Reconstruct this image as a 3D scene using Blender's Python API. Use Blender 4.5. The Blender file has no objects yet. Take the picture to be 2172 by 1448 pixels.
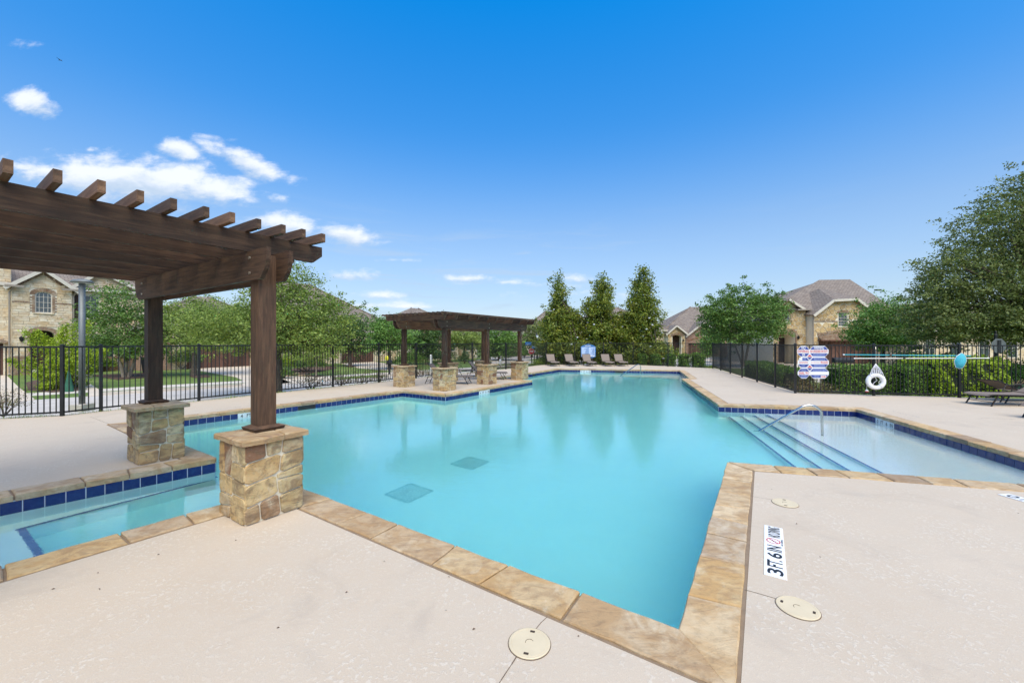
import bpy, math, random
import numpy as np
from mathutils import Vector, Matrix
from mathutils.geometry import tessellate_polygon

random.seed(7)
S = bpy.context.scene
COL = S.collection
R = math.radians

# ------------------------------------------------------------------ camera
HC, FPX, CX, HY = 1.65, 845.0, 1086.0, 724.0
cam_d = bpy.data.cameras.new('camera'); cam = bpy.data.objects.new('camera', cam_d); COL.objects.link(cam)
cam.location = (0, 0, HC); cam.rotation_euler = (R(90), 0, 0)
cam_d.sensor_width = 36; cam_d.lens = FPX / 2172 * 36; cam_d.clip_start = 0.05; cam_d.clip_end = 3000
S.camera = cam
# ------------------------------------------------------------------ sun, exposure
SUN_EL, SUN_AZ = R(58), R(166)          # azimuth clockwise from +Y: the sun stands behind the camera
sun_d = bpy.data.lights.new('sun', 'SUN'); sun = bpy.data.objects.new('sun', sun_d); COL.objects.link(sun)
sun_d.energy = 3.1; sun_d.angle = R(62); sun_d.color = (1.0, 0.84, 0.62)
sd = Vector((math.sin(SUN_AZ) * math.cos(SUN_EL), math.cos(SUN_AZ) * math.cos(SUN_EL), math.sin(SUN_EL)))
sun.rotation_euler = sd.to_track_quat('Z', 'Y').to_euler(); sun.location = (0, 0, 30)
S.view_settings.view_transform = 'Standard'; S.view_settings.look = 'None'
S.view_settings.gamma = 1; S.view_settings.exposure = 0.72; S.view_settings.use_curve_mapping = False
S.render.engine = 'CYCLES'
S.cycles.use_denoising = True
S.cycles.max_bounces = 16; S.cycles.transparent_max_bounces = 24; S.cycles.diffuse_bounces = 6
S.cycles.glossy_bounces = 4; S.cycles.caustics_refractive = True; S.cycles.caustics_reflective = False; S.cycles.sample_clamp_indirect = 40; S.cycles.volume_bounces = 0; S.cycles.transmission_bounces = 12
S.cycles.use_adaptive_sampling = True; S.cycles.adaptive_threshold = 0.015

# ------------------------------------------------------------------ node helpers
class NT:
    def __init__(s, tree):
        s.t = tree; s.n = tree.nodes; s.l = tree.links
    def new(s, typ, **kw):
        nd = s.n.new(typ)
        for k, v in kw.items():
            setattr(nd, k, v)
        return nd
    def put(s, sock, v):
        if v is None: return
        if isinstance(v, bpy.types.NodeSocket): s.l.new(v, sock)
        elif isinstance(v, (tuple, list)) and len(v) == 3 and sock.type == 'RGBA': sock.default_value = (*v, 1)
        else: sock.default_value = v
    def math(s, op, a, b=None, c=None, clamp=False):
        nd = s.new('ShaderNodeMath', operation=op); nd.use_clamp = clamp
        s.put(nd.inputs[0], a); s.put(nd.inputs[1], b)
        if c is not None: s.put(nd.inputs[2], c)
        return nd.outputs[0]
    def mix(s, f, a, b, mode='MIX'):
        nd = s.new('ShaderNodeMix', data_type='RGBA', blend_type=mode)
        s.put(nd.inputs[0], f); s.put(nd.inputs[6], a); s.put(nd.inputs[7], b)
        return nd.outputs[2]
    def noise(s, vec, scale, detail=3, rough=.55, out=0, dist=0):
        nd = s.new('ShaderNodeTexNoise'); s.put(nd.inputs['Vector'], vec)
        nd.inputs['Scale'].default_value = scale; nd.inputs['Detail'].default_value = detail
        nd.inputs['Roughness'].default_value = rough; nd.inputs['Distortion'].default_value = dist
        return nd.outputs[out]
    def vor(s, vec, scale, feature='F1', out='Distance', rnd=1.0):
        nd = s.new('ShaderNodeTexVoronoi', feature=feature); s.put(nd.inputs['Vector'], vec)
        nd.inputs['Scale'].default_value = scale; nd.inputs['Randomness'].default_value = rnd
        return nd.outputs[out]
    def ramp(s, f, stops, interp='LINEAR'):
        nd = s.new('ShaderNodeValToRGB'); cr = nd.color_ramp; cr.interpolation = interp
        while len(cr.elements) < len(stops): cr.elements.new(0.5)
        for e, (p, c) in zip(cr.elements, stops):
            e.position = p; e.color = (*c, 1) if len(c) == 3 else c
        s.put(nd.inputs[0], f); return nd.outputs[0]
    def smooth(s, v, a, b, lo=0, hi=1):
        nd = s.new('ShaderNodeMapRange', interpolation_type='SMOOTHSTEP')
        s.put(nd.inputs[0], v); nd.inputs[1].default_value = a; nd.inputs[2].default_value = b
        nd.inputs[3].default_value = lo; nd.inputs[4].default_value = hi
        return nd.outputs[0]
    def mapping(s, vec, scale=(1, 1, 1), rot=(0, 0, 0), loc=(0, 0, 0)):
        nd = s.new('ShaderNodeMapping'); s.put(nd.inputs[0], vec)
        nd.inputs['Scale'].default_value = scale; nd.inputs['Rotation'].default_value = rot; nd.inputs['Location'].default_value = loc
        return nd.outputs[0]
    def bump(s, h, strength=.3, dist=.01, normal=None):
        nd = s.new('ShaderNodeBump'); nd.inputs['Strength'].default_value = strength; nd.inputs['Distance'].default_value = dist
        s.put(nd.inputs['Height'], h)
        if normal is not None: s.put(nd.inputs['Normal'], normal)
        return nd.outputs[0]
    def pos(s): return s.new('ShaderNodeNewGeometry').outputs['Position']
    def obj(s): return s.new('ShaderNodeTexCoord').outputs['Object']
    def rnd(s):
        a = s.new('ShaderNodeObjectInfo').outputs['Random']; b = s.new('ShaderNodeNewGeometry').outputs['Random Per Island']
        return s.math('FRACT', s.math('ADD', a, b))
    def sc(s, v, k):
        nd = s.new('ShaderNodeVectorMath', operation='SCALE'); s.put(nd.inputs[0], v); s.put(nd.inputs[3], k); return nd.outputs[0]
    def vadd(s, a, b):
        nd = s.new('ShaderNodeVectorMath', operation='ADD'); s.put(nd.inputs[0], a); s.put(nd.inputs[1], b); return nd.outputs[0]

def newmat(name):
    m = bpy.data.materials.new(name); m.use_nodes = True
    m.node_tree.nodes.clear(); n = NT(m.node_tree)
    out = n.new('ShaderNodeOutputMaterial'); b = n.new('ShaderNodeBsdfPrincipled')
    n.l.new(b.outputs[0], out.inputs[0])
    return m, n, b, out

def plain(name, col, rough=.6, metal=0, var=.12, scale=6, bump=.0, spec=.4, coat=0):
    m, n, b, o = newmat(name)
    f = n.noise(n.pos(), scale, 4, .6)
    lo = tuple(c * (1 - var) for c in col); hi = tuple(min(1, c * (1 + var)) for c in col)
    n.put(b.inputs['Base Color'], n.ramp(f, [(.3, lo), (.7, hi)]))
    b.inputs['Roughness'].default_value = rough; b.inputs['Metallic'].default_value = metal
    b.inputs['Specular IOR Level'].default_value = spec; b.inputs['Coat Weight'].default_value = coat
    if bump: n.put(b.inputs['Normal'], n.bump(n.noise(n.pos(), scale * 8, 3), bump, .005))
    return m

M = {}
# deck: sprayed knock-down concrete, blotchy beige
def mk_deck():
    m, n, b, o = newmat('sprayed_deck'); p = n.pos()
    big = n.noise(p, .55, 4, .6); mid = n.noise(p, 5, 5, .65)
    kd = n.smooth(n.noise(n.mapping(p, (36, 36, 36)), 1.0, 4, .6, dist=.6), .53, .60)
    patch = n.smooth(n.noise(p, 1.9, 3, .6), .44, .62)
    kd = n.math('MULTIPLY', kd, n.math('MULTIPLY_ADD', patch, .75, .25))
    base = n.ramp(big, [(.3, (.53, .42, .305)), (.7, (.59, .48, .36))])
    base = n.mix(n.smooth(mid, .35, .7), base, (.55, .45, .34))
    base = n.mix(n.math('MULTIPLY', kd, .5), base, (.70, .625, .52))
    stain = n.math('MULTIPLY', n.smooth(n.noise(p, 1.3, 6, .7, dist=.8), .52, .72), .5)
    base = n.mix(stain, base, (.43, .35, .27))
    grit = n.smooth(n.noise(p, 170, 2, .5), .3, .72)
    base = n.mix(n.math('MULTIPLY', n.math('SUBTRACT', 1, grit), .3), base, (.36, .30, .25))
    n.put(b.inputs['Base Color'], base); b.inputs['Roughness'].default_value = .8
    h = n.math('ADD', n.math('MULTIPLY', kd, .8), n.math('MULTIPLY', n.noise(p, 120, 2), .5))
    n.put(b.inputs['Normal'], n.bump(h, .4, .005)); return m
M['deck'] = mk_deck()
def mk_stone(name, tones, streak=(3, 3, 14), stain=(.16, .10, .06), amt=.35, bump=.5, sc=1.0, dark=.15):
    m, n, b, o = newmat(name); r = n.rnd()
    p = n.vadd(n.pos(), n.sc(n.mapping(n.pos(), (0, 0, 0), loc=(1, 1.7, .6)), n.math('MULTIPLY', r, 37)))
    k = len(tones); c = n.ramp(r, [((i + .5) / k, t) for i, t in enumerate(tones)])
    f = n.noise(p, 3.2 * sc, 6, .65, dist=.8); g = n.noise(n.mapping(p, streak), 1.4 * sc, 6, .62, dist=1.6)
    c = n.mix(n.smooth(f, .38, .62), n.mix(.8, c, (.80, .66, .48), 'MULTIPLY'), c)
    c = n.mix(n.math('MULTIPLY', n.smooth(g, .47, .62), amt), c, stain)
    c = n.mix(n.math('MULTIPLY', n.smooth(n.noise(p, 17 * sc, 6, .75), .47, .66), dark), c, (.14, .10, .06))
    c = n.mix(n.math('MULTIPLY', n.smooth(n.noise(p, 2.1 * sc, 6, .7, dist=1.2), .54, .68), .5), c, (.62, .53, .38))
    n.put(b.inputs['Base Color'], c); b.inputs['Roughness'].default_value = .82
    h = n.math('ADD', n.noise(p, 9 * sc, 7, .65), n.math('MULTIPLY', g, 1.2))
    n.put(b.inputs['Normal'], n.bump(h, bump, .02)); return m
M['coping'] = mk_stone('coping_sandstone', [(.52, .37, .20), (.60, .45, .27), (.44, .31, .18), (.56, .43, .28), (.31, .22, .145), (.62, .47, .29), (.48, .38, .27), (.55, .39, .20)], streak=(2.2, 5, 9), amt=.42, stain=(.26, .15, .075), bump=.45, dark=.25)
M['pier'] = mk_stone('pier_fieldstone', [(.60, .44, .22), (.50, .41, .24), (.62, .48, .26), (.44, .33, .17), (.66, .55, .35), (.54, .36, .16), (.56, .45, .28), (.26, .14, .08)], streak=(2, 2, 5), amt=.6, bump=.8, dark=.5)
M['cap'] = mk_stone('pier_capstone', [(.50, .38, .23), (.44, .32, .19), (.52, .39, .24)], amt=.5, stain=(.20, .11, .07), bump=.6)
M['limestone'] = mk_stone('cream_limestone', [(.76, .64, .46), (.82, .73, .57), (.72, .59, .41), (.80, .69, .52), (.68, .58, .44)], amt=.2, stain=(.42, .32, .2), bump=.5, sc=.6)
M['flag'] = mk_stone('gold_flagstone', [(.56, .40, .19), (.68, .52, .29), (.48, .33, .15), (.62, .46, .24), (.72, .57, .34), (.38, .26, .13), (.58, .43, .22)], amt=.25, bump=.4, sc=.5)
M['rock'] = mk_stone('landscape_rock', [(.33, .24, .16), (.25, .17, .12), (.38, .29, .18)], amt=.4)
M['mortar'] = plain('pale_mortar', (.72, .65, .51), .9, var=.14, scale=14, bump=.5)
M['grout_tan'] = plain('tan_mortar', (.24, .17, .11), .9, var=.12, scale=12, bump=.4)
M['brick'] = mk_stone('red_brick', [(.32, .15, .09), (.38, .20, .13), (.27, .12, .08), (.42, .25, .17)], amt=.1, bump=.3)
M['brick_brown'] = mk_stone('brown_brick', [(.30, .21, .15), (.36, .25, .17), (.25, .16, .11), (.40, .30, .22)], amt=.1, bump=.3)

def mk_brickwall(name, c1, c2, mort, scale=1.0):
    m, n, b, o = newmat(name)
    tc = n.obj()
    bt = n.new('ShaderNodeTexBrick'); n.put(bt.inputs['Vector'], n.mapping(tc, (1, 1, 1), (R(90), 0, 0)))
    bt.inputs['Color1'].default_value = (*c1, 1); bt.inputs['Color2'].default_value = (*c2, 1); bt.inputs['Mortar'].default_value = (*mort, 1)
    bt.inputs['Scale'].default_value = scale; bt.inputs['Mortar Size'].default_value = .012
    bt.inputs['Brick Width'].default_value = .22; bt.inputs['Row Height'].default_value = .075; bt.inputs['Bias'].default_value = -.2
    c = n.mix(n.smooth(n.noise(n.pos(), 1.5, 4), .3, .7), bt.outputs[0], n.mix(.5, bt.outputs[0], (.8, .8, .8), 'MULTIPLY'))
    n.put(b.inputs['Base Color'], c); b.inputs['Roughness'].default_value = .85
    n.put(b.inputs['Normal'], n.bump(n.math('SUBTRACT', 1, bt.outputs[1]), .5, .01)); return m
M['brickwall'] = mk_brickwall('far_red_brickwork', (.30, .13, .08), (.44, .24, .16), (.42, .35, .28))

def mk_tile():
    m, n, b, o = newmat('cobalt_tile'); p = n.pos(); r = n.rnd()
    c = n.ramp(r, [(0, (.008, .016, .10)), (.5, (.012, .024, .13)), (1, (.005, .016, .11))])
    c = n.mix(n.math('MULTIPLY', n.smooth(n.noise(p, 22, 4), .45, .7), .35), c, (.03, .06, .20))
    n.put(b.inputs['Base Color'], c); b.inputs['Roughness'].default_value = .18; b.inputs['Specular IOR Level'].default_value = .5
    n.put(b.inputs['Normal'], n.bump(n.noise(p, 18, 2), .15, .004)); return m
M['tile'] = mk_tile()
M['tile_white'] = plain('white_tile', (.72, .74, .76), .2, var=.04)
M['grout'] = plain('pool_grout', (.62, .68, .74), .8, var=.08)
M['ink'] = plain('black_ink', (.02, .02, .022), .5, var=.1)
def mk_plaster():
    m, n, b, o = newmat('white_pool_plaster'); p = n.pos()
    f = n.noise(p, 1.1, 5, .6); g = n.noise(p, 7, 4, .6)
    c = n.ramp(f, [(.3, (.88, .90, .87)), (.7, (.93, .93, .90))])
    c = n.mix(n.math('MULTIPLY', n.smooth(g, .45, .75), .25), c, (.84, .87, .86))
    n.put(b.inputs['Base Color'], c); b.inputs['Roughness'].default_value = .7; return m
M['plaster'] = mk_plaster()
M['step_tile'] = plain('step_edge_tile', (.05, .10, .27), .3, var=.25, scale=25)

def mk_water():
    m = bpy.data.materials.new('pool_water'); m.use_nodes = True; m.node_tree.nodes.clear(); n = NT(m.node_tree)
    out = n.new('ShaderNodeOutputMaterial'); p = n.pos()
    w1 = n.noise(n.mapping(p, (1.0, 1.7, 1), (0, 0, R(-20))), 1.5, 3, .5, dist=.5)
    w2 = n.noise(n.mapping(p, (1, 2.2, 1), (0, 0, R(15))), 7.0, 4, .6, dist=.8)
    calm = n.smooth(n.noise(p, .28, 2), .35, .65, .35, 1.0)
    h = n.math('MULTIPLY', n.math('ADD', n.math('MULTIPLY', w1, .55), n.math('MULTIPLY', w2, .5)), calm)
    nb = n.bump(h, 1.0, .0048)
    gl = n.new('ShaderNodeBsdfGlass'); gl.inputs['IOR'].default_value = 1.42; gl.inputs['Roughness'].default_value = 0.0; n.put(gl.inputs['Normal'], nb)
    n.l.new(gl.outputs[0], out.inputs[0])
    va = n.new('ShaderNodeVolumeAbsorption'); va.inputs['Color'].default_value = (0.0, .955, .965, 1); va.inputs['Density'].default_value = .47
    n.l.new(va.outputs[0], out.inputs[1]); return m
M['water'] = mk_water()

def mk_wood(name, c1, c2, c3):
    m, n, b, o = newmat(name); r = n.rnd(); tc = n.vadd(n.obj(), n.sc(n.mapping(n.obj(), (0, 0, 0), loc=(3.1, 5.3, 1.7)), n.math('MULTIPLY', r, 9)))
    g = n.noise(n.mapping(tc, (1.2, 14, 14)), 2.2, 7, .7, dist=.5)
    k = n.smooth(n.vor(n.mapping(tc, (1.3, 5, 5)), 1.0), .0, .10)
    c = n.ramp(g, [(.36, c1), (.5, c2), (.66, c3)])
    c = n.mix(n.smooth(n.noise(tc, 1.1, 3), .35, .7), c, n.mix(.5, c, (.62, .55, .5), 'MULTIPLY'))
    c = n.mix(n.math('SUBTRACT', 1, k), c, (.02, .011, .007))
    c = n.mix(n.math('MULTIPLY', r, .3), c, c3)
    c = n.mix(1, c, n.ramp(n.math('FRACT', n.math('MULTIPLY', r, 7.31)), [(0, (.5, .5, .5)), (1, (1.25, 1.2, 1.15))]), 'MULTIPLY')
    n.put(b.inputs['Base Color'], c); b.inputs['Roughness'].default_value = .78
    n.put(b.inputs['Normal'], n.bump(n.math('ADD', g, n.math('MULTIPLY', n.noise(tc, 90, 2), .3)), .4, .006)); return m
M['wood_beam'] = mk_wood('sunlit_cedar_beam', (.05, .024, .012), (.12, .060, .030), (.20, .11, .058))  # stained cedar made lighter; sunlight on the near beams put into its colour
M['wood_light'] = mk_wood('lighter_cedar', (.05, .026, .014), (.13, .068, .036), (.24, .14, .08))  # lighter tone of the stained cedar, for the near rafters
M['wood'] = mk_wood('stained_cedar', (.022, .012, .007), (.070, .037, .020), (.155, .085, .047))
M['garage'] = mk_wood('garage_wood', (.085, .045, .032), (.13, .065, .045), (.17, .09, .065))
M['bronze'] = plain('bronze_frame', (.045, .036, .03), .45, .3)
M['sling'] = plain('taupe_sling', (.21, .165, .135), .8, var=.15, scale=300, bump=.5)
M['fence'] = plain('black_fence_paint', (.016, .017, .018), .45, .2, var=.3, scale=3)
M['steel'] = plain('stainless_steel', (.55, .53, .50), .22, 1.0, var=.06)
M['bolt'] = plain('galvanized_bolt', (.5, .45, .38), .4, .8)
M['lid'] = plain('cream_plastic_lid', (.62, .51, .34), .5, var=.05, scale=9)
M['slot'] = plain('dark_slot', (.05, .035, .025), .9)
M['white'] = plain('white_plastic', (.80, .80, .80), .4, var=.03)
M['cream'] = plain('cream_trim_paint', (.62, .56, .47), .6, var=.06)
M['gutter'] = plain('taupe_gutter', (.30, .25, .20), .5, var=.08)
M['rope'] = plain('white_rope', (.74, .73, .78), .8, var=.06)
M['red'] = plain('red_paint', (.55, .03, .025), .4, var=.08)
M['red_ink'] = plain('red_ink', (.62, .12, .13), .5, var=.1)
M['navy'] = plain('navy_print', (.03, .06, .30), .4, var=.08)
M['pale_print'] = plain('pale_blue_print', (.33, .42, .68), .5, var=.2, scale=40)
M['signblue'] = plain('sign_blue', (.05, .16, .38), .4, var=.1)
M['signpale'] = plain('sign_pale', (.42, .55, .78), .5, var=.1, scale=30)
M['streetblue'] = plain('street_sign_blue', (.03, .20, .55), .4, var=.1)
M['teal'] = plain('teal_pole', (.02, .34, .42), .35, var=.1)
M['alu'] = plain('aluminium_pole', (.66, .66, .62), .4, .3, var=.05)
M['grey'] = plain('grey_powdercoat', (.17, .18, .18), .5, .3, var=.08)
M['concrete'] = plain('street_concrete', (.50, .45, .40), .85, var=.12, scale=1.2, bump=.3)
M['kerb'] = plain('kerb_concrete', (.56, .50, .43), .85, var=.12, scale=2, bump=.3)
M['drive'] = plain('driveway_concrete', (.58, .49, .39), .85, var=.10, scale=1.0, bump=.3)
M['mulch'] = plain('brown_mulch', (.10, .06, .04), .95, var=.5, scale=18, bump=.8)
M['joint'] = plain('deck_joint_filler', (.15, .11, .08), .9, var=.3, scale=30)
M['bark'] = plain('grey_brown_bark', (.11, .085, .065), .9, var=.35, scale=9, bump=.8)
M['bark_light'] = plain('pale_smooth_bark', (.30, .24, .18), .8, var=.2, scale=6, bump=.3)
M['yellow'] = plain('yellow_plastic', (.6, .55, .03), .5)
M['black'] = plain('black_plastic', (.02, .02, .022), .5)
M['dark_in'] = plain('dark_interior', (.04, .03, .026), .8)
M['green_cloth'] = plain('green_umbrella_cloth', (.03, .12, .07), .8)
M['debris'] = plain('dry_leaf_litter', (.10, .06, .035), .9)

def mk_shingle(name, c1, c2):
    m, n, b, o = newmat(name); tc = n.obj()
    bt = n.new('ShaderNodeTexBrick'); n.put(bt.inputs['Vector'], tc)
    bt.inputs['Color1'].default_value = (*c1, 1); bt.inputs['Color2'].default_value = (*c2, 1); bt.inputs['Mortar'].default_value = (*[x * .55 for x in c1], 1)
    bt.inputs['Scale'].default_value = 1; bt.inputs['Mortar Size'].default_value = .018; bt.inputs['Brick Width'].default_value = .33; bt.inputs['Row Height'].default_value = .17
    c = n.mix(n.smooth(n.noise(tc, 2.5, 5, .7), .3, .7), bt.outputs[0], n.mix(1, bt.outputs[0], (.75, .75, .78), 'MULTIPLY'))
    c = n.mix(n.math('MULTIPLY', n.smooth(n.noise(tc, 11, 3, .7), .5, .8), .5), c, (.09, .075, .07))
    n.put(b.inputs['Base Color'], c); b.inputs['Roughness'].default_value = .9
    n.put(b.inputs['Normal'], n.bump(n.math('SUBTRACT', 1, bt.outputs[1]), .6, .02)); return m
M['shingle'] = mk_shingle('brown_grey_shingles', (.225, .175, .14), (.32, .26, .21))
def mk_glass():
    m, n, b, o = newmat('window_glass'); 
    n.put(b.inputs['Base Color'], n.ramp(n.noise(n.pos(), .8, 2), [(.4, (.02, .03, .035)), (.6, (.05, .065, .075))]))
    b.inputs['Roughness'].default_value = .06; b.inputs['Specular IOR Level'].default_value = 1.0; return m
M['glass'] = mk_glass()
def mk_lampglass():
    m, n, b, o = newmat('lantern_glass'); b.inputs['Base Color'].default_value = (.75, .78, .8, 1); b.inputs['Roughness'].default_value = .3; return m
M['lampglass'] = mk_lampglass()

def mk_leaf(name, dark, mid, light, trans=.3, scale=1.2, yellow=None, rough=.5):
    m = bpy.data.materials.new(name); m.use_nodes = True; m.node_tree.nodes.clear(); n = NT(m.node_tree)
    out = n.new('ShaderNodeOutputMaterial'); r = n.new('ShaderNodeNewGeometry').outputs['Random Per Island']
    f = n.noise(n.pos(), scale, 4, .6)
    v = n.math('ADD', n.math('MULTIPLY', r, .55), n.math('MULTIPLY', f, .55))
    c = n.ramp(v, [(.25, dark), (.52, mid), (.85, light)])
    if yellow: c = n.mix(n.smooth(n.noise(n.pos(), scale * .8 + .3, 3), .50, .68), c, yellow)
    b = n.new('ShaderNodeBsdfPrincipled'); n.put(b.inputs['Base Color'], c); b.inputs['Roughness'].default_value = rough; b.inputs['Specular IOR Level'].default_value = .35
    t = n.new('ShaderNodeBsdfTranslucent'); n.put(t.inputs[0], n.mix(.5, c, (.9, 1.0, .3), 'MULTIPLY'))
    mx = n.new('ShaderNodeMixShader'); mx.inputs[0].default_value = trans
    n.l.new(b.outputs[0], mx.inputs[1]); n.l.new(t.outputs[0], mx.inputs[2]); n.l.new(mx.outputs[0], out.inputs[0]); return m
M['leaf_oak'] = mk_leaf('oak_leaves', (.085, .13, .028), (.19, .27, .052), (.34, .42, .09))
M['leaf_liveoak'] = mk_leaf('live_oak_leaves', (.075, .10, .03), (.145, .185, .05), (.26, .30, .085))
M['leaf_myrtle'] = mk_leaf('crape_myrtle_leaves', (0.054, 0.108, 0.027), (0.108, 0.203, 0.041), (0.230, 0.365, 0.081))
M['leaf_dark'] = mk_leaf('dark_green_leaves', (0.041, 0.081, 0.024), (0.081, 0.149, 0.038), (0.149, 0.243, 0.061))
M['leaf_bright'] = mk_leaf('bright_green_leaves', (0.068, 0.135, 0.027), (0.135, 0.257, 0.054), (0.230, 0.392, 0.081))
M['leaf_pale'] = mk_leaf('pale_green_leaves', (0.135, 0.189, 0.041), (0.257, 0.338, 0.081), (0.392, 0.486, 0.135))
M['leaf_mag'] = mk_leaf('magnolia_leaves', (.05, .085, .015), (.14, .195, .03), (.34, .38, .055), scale=1.6, rough=.35, yellow=(.30, .30, .04))
M['leaf_yellow'] = mk_leaf('golden_green_leaves', (0.138, 0.218, 0.017), (0.287, 0.391, 0.023), (0.483, 0.598, 0.046))
M['leaf_hedge'] = mk_leaf('boxwood_leaves', (.045, .10, .018), (.10, .19, .03), (.26, .42, .055), scale=3)
M['leaf_red'] = mk_leaf('reddish_shrub_leaves', (0.121, 0.068, 0.047), (0.216, 0.135, 0.081), (0.216, 0.270, 0.081))
M['grass'] = mk_leaf('grass_blades', (0.095, 0.162, 0.027), (0.176, 0.297, 0.041), (0.297, 0.432, 0.081))
def mk_lawn():
    m, n, b, o = newmat('lawn_grass'); p = n.pos()
    c = n.ramp(n.noise(p, .5, 5, .65), [(.3, (.10, .16, .03)), (.5, (.14, .21, .04)), (.7, (.20, .24, .07))])
    c = n.mix(n.smooth(n.noise(p, 20, 3, .7), .3, .7), n.mix(1, c, (.7, .75, .6), 'MULTIPLY'), c)
    n.put(b.inputs['Base Color'], c); b.inputs['Roughness'].default_value = .9
    n.put(b.inputs['Normal'], n.bump(n.noise(p, 45, 3), .8, .03)); return m
M['lawn'] = mk_lawn()

# ------------------------------------------------------------------ sky
def mk_world():
    w = bpy.data.worlds.new('World'); S.world = w; w.use_nodes = True; w.node_tree.nodes.clear(); n = NT(w.node_tree)
    out = n.new('ShaderNodeOutputWorld'); bg = n.new('ShaderNodeBackground'); n.l.new(bg.outputs[0], out.inputs[0])
    sky = n.new('ShaderNodeTexSky', sky_type='NISHITA'); sky.sun_disc = False
    sky.sun_elevation = SUN_EL; sky.sun_rotation = SUN_AZ; sky.air_density = 1.0; sky.dust_density = .6; sky.ozone_density = 2.0; sky.altitude = 200
    hs = n.new('ShaderNodeHueSaturation'); hs.inputs['Saturation'].default_value = SKY_SAT; hs.inputs['Value'].default_value = SKY_VAL
    n.l.new(sky.outputs[0], hs.inputs['Color'])
    tc = n.new('ShaderNodeTexCoord').outputs['Generated']
    sx = n.new('ShaderNodeSeparateXYZ'); n.l.new(tc, sx.inputs[0]); x, y, z = sx.outputs
    ay = n.math('MAXIMUM', y, .02)
    k = n.math('DIVIDE', x, ay); e = n.math('DIVIDE', z, ay)
    front = n.smooth(y, .02, .1)
    zz = n.math('ADD', n.math('ABSOLUTE', z), .06)
    # cloud detail sampled on a high flat layer, so clouds shrink towards the horizon
    comb = n.new('ShaderNodeCombineXYZ'); n.put(comb.inputs[0], n.math('DIVIDE', x, zz)); n.put(comb.inputs[1], n.math('DIVIDE', y, zz)); 
    det = n.noise(comb.outputs[0], 2.6, 8, .62, dist=.4)
    kc = n.new('ShaderNodeCombineXYZ'); n.put(kc.inputs[0], k); n.put(kc.inputs[1], n.math('MULTIPLY', e, 2.0))
    fine = n.noise(kc.outputs[0], 8, 10, .62, dist=.15)
    fld = None; shade = None
    for (px, py, rx, ry, a, tilt) in CLOUDS:
        ca, sa = math.cos(tilt), math.sin(tilt)
        dx = n.math('SUBTRACT', k, (px - CX) / FPX); dy = n.math('SUBTRACT', e, (HY - py) / FPX)
        ux = n.math('ADD', n.math('MULTIPLY', dx, ca), n.math('MULTIPLY', dy, sa)); uy = n.math('SUBTRACT', n.math('MULTIPLY', dy, ca), n.math('MULTIPLY', dx, sa))
        qx = n.math('MULTIPLY', ux, FPX / rx); qy = n.math('MULTIPLY', uy, FPX / ry)
        d = n.math('SQRT', n.math('ADD', n.math('MULTIPLY', qx, qx), n.math('MULTIPLY', qy, qy)))
        v = n.math('MULTIPLY', n.math('SUBTRACT', 1.25, d), n.math('MULTIPLY', 1.5, a))
        # cloud shade: pale blue-grey towards the underside
        sh = n.math('MULTIPLY', n.smooth(n.math('ADD', qy, n.math('MULTIPLY', n.math('SUBTRACT', fine, .5), 2.6)), .25, -.8), n.smooth(v, -.4, .2))
        fld = v if fld is None else n.math('MAXIMUM', fld, v)
        shade = sh if shade is None else n.math('MAXIMUM', shade, sh)
    f = n.math('ADD', fld, n.math('MULTIPLY', n.math('SUBTRACT', fine, .56), 5.6))
    cl = n.math('MULTIPLY', n.smooth(f, -.15, 1.5), front)
    # thin stratus haze banks low in the sky, all the way round
    band = n.math('MULTIPLY', n.smooth(z, .02, .10), n.smooth(z, .34, .14))
    strat = n.noise(n.mapping(tc, (3, 3, 26)), 1.3, 6, .6, dist=.6)
    thin = n.math('MULTIPLY', n.smooth(strat, .50, .72), n.math('MULTIPLY', band, .55))
    thin = n.math('MULTIPLY', thin, n.smooth(k, .55, .0, .3, 1))
    hs_out = n.mix(1, hs.outputs[0], n.ramp(n.math('MAXIMUM', z, 0), SKY_TINT), 'MULTIPLY')
    # pale veil towards the horizon
    veil = n.smooth(z, .48, -.02, 0, .62)
    base = n.mix(veil, hs_out, VEIL)
    base = n.mix(thin, base, CLOUD_LO)
    ccol = n.mix(n.math('MULTIPLY', shade, .85), CLOUD_HI, CLOUD_LO)
    base = n.mix(n.math('MULTIPLY', cl, .93), base, ccol)
    n.put(bg.inputs[0], base); bg.inputs[1].default_value = .10
    w.cycles.sampling_method = 'MANUAL'; w.cycles.sample_map_resolution = 512
SKY_SAT, SKY_VAL, SKY_TINT = 1.22, 1.08, [(0, (1.0, .92, 1.0)), (.25, (1.0, 1.08, 1.15)), (.65, (.06, 1.32, 1.75)), (1, (.1, 1.3, 1.7))]
VEIL = (3.0, 3.75, 4.55); CLOUD_LO = (3.2, 4.1, 5.3); CLOUD_HI = (6.1, 6.35, 6.8)
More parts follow.
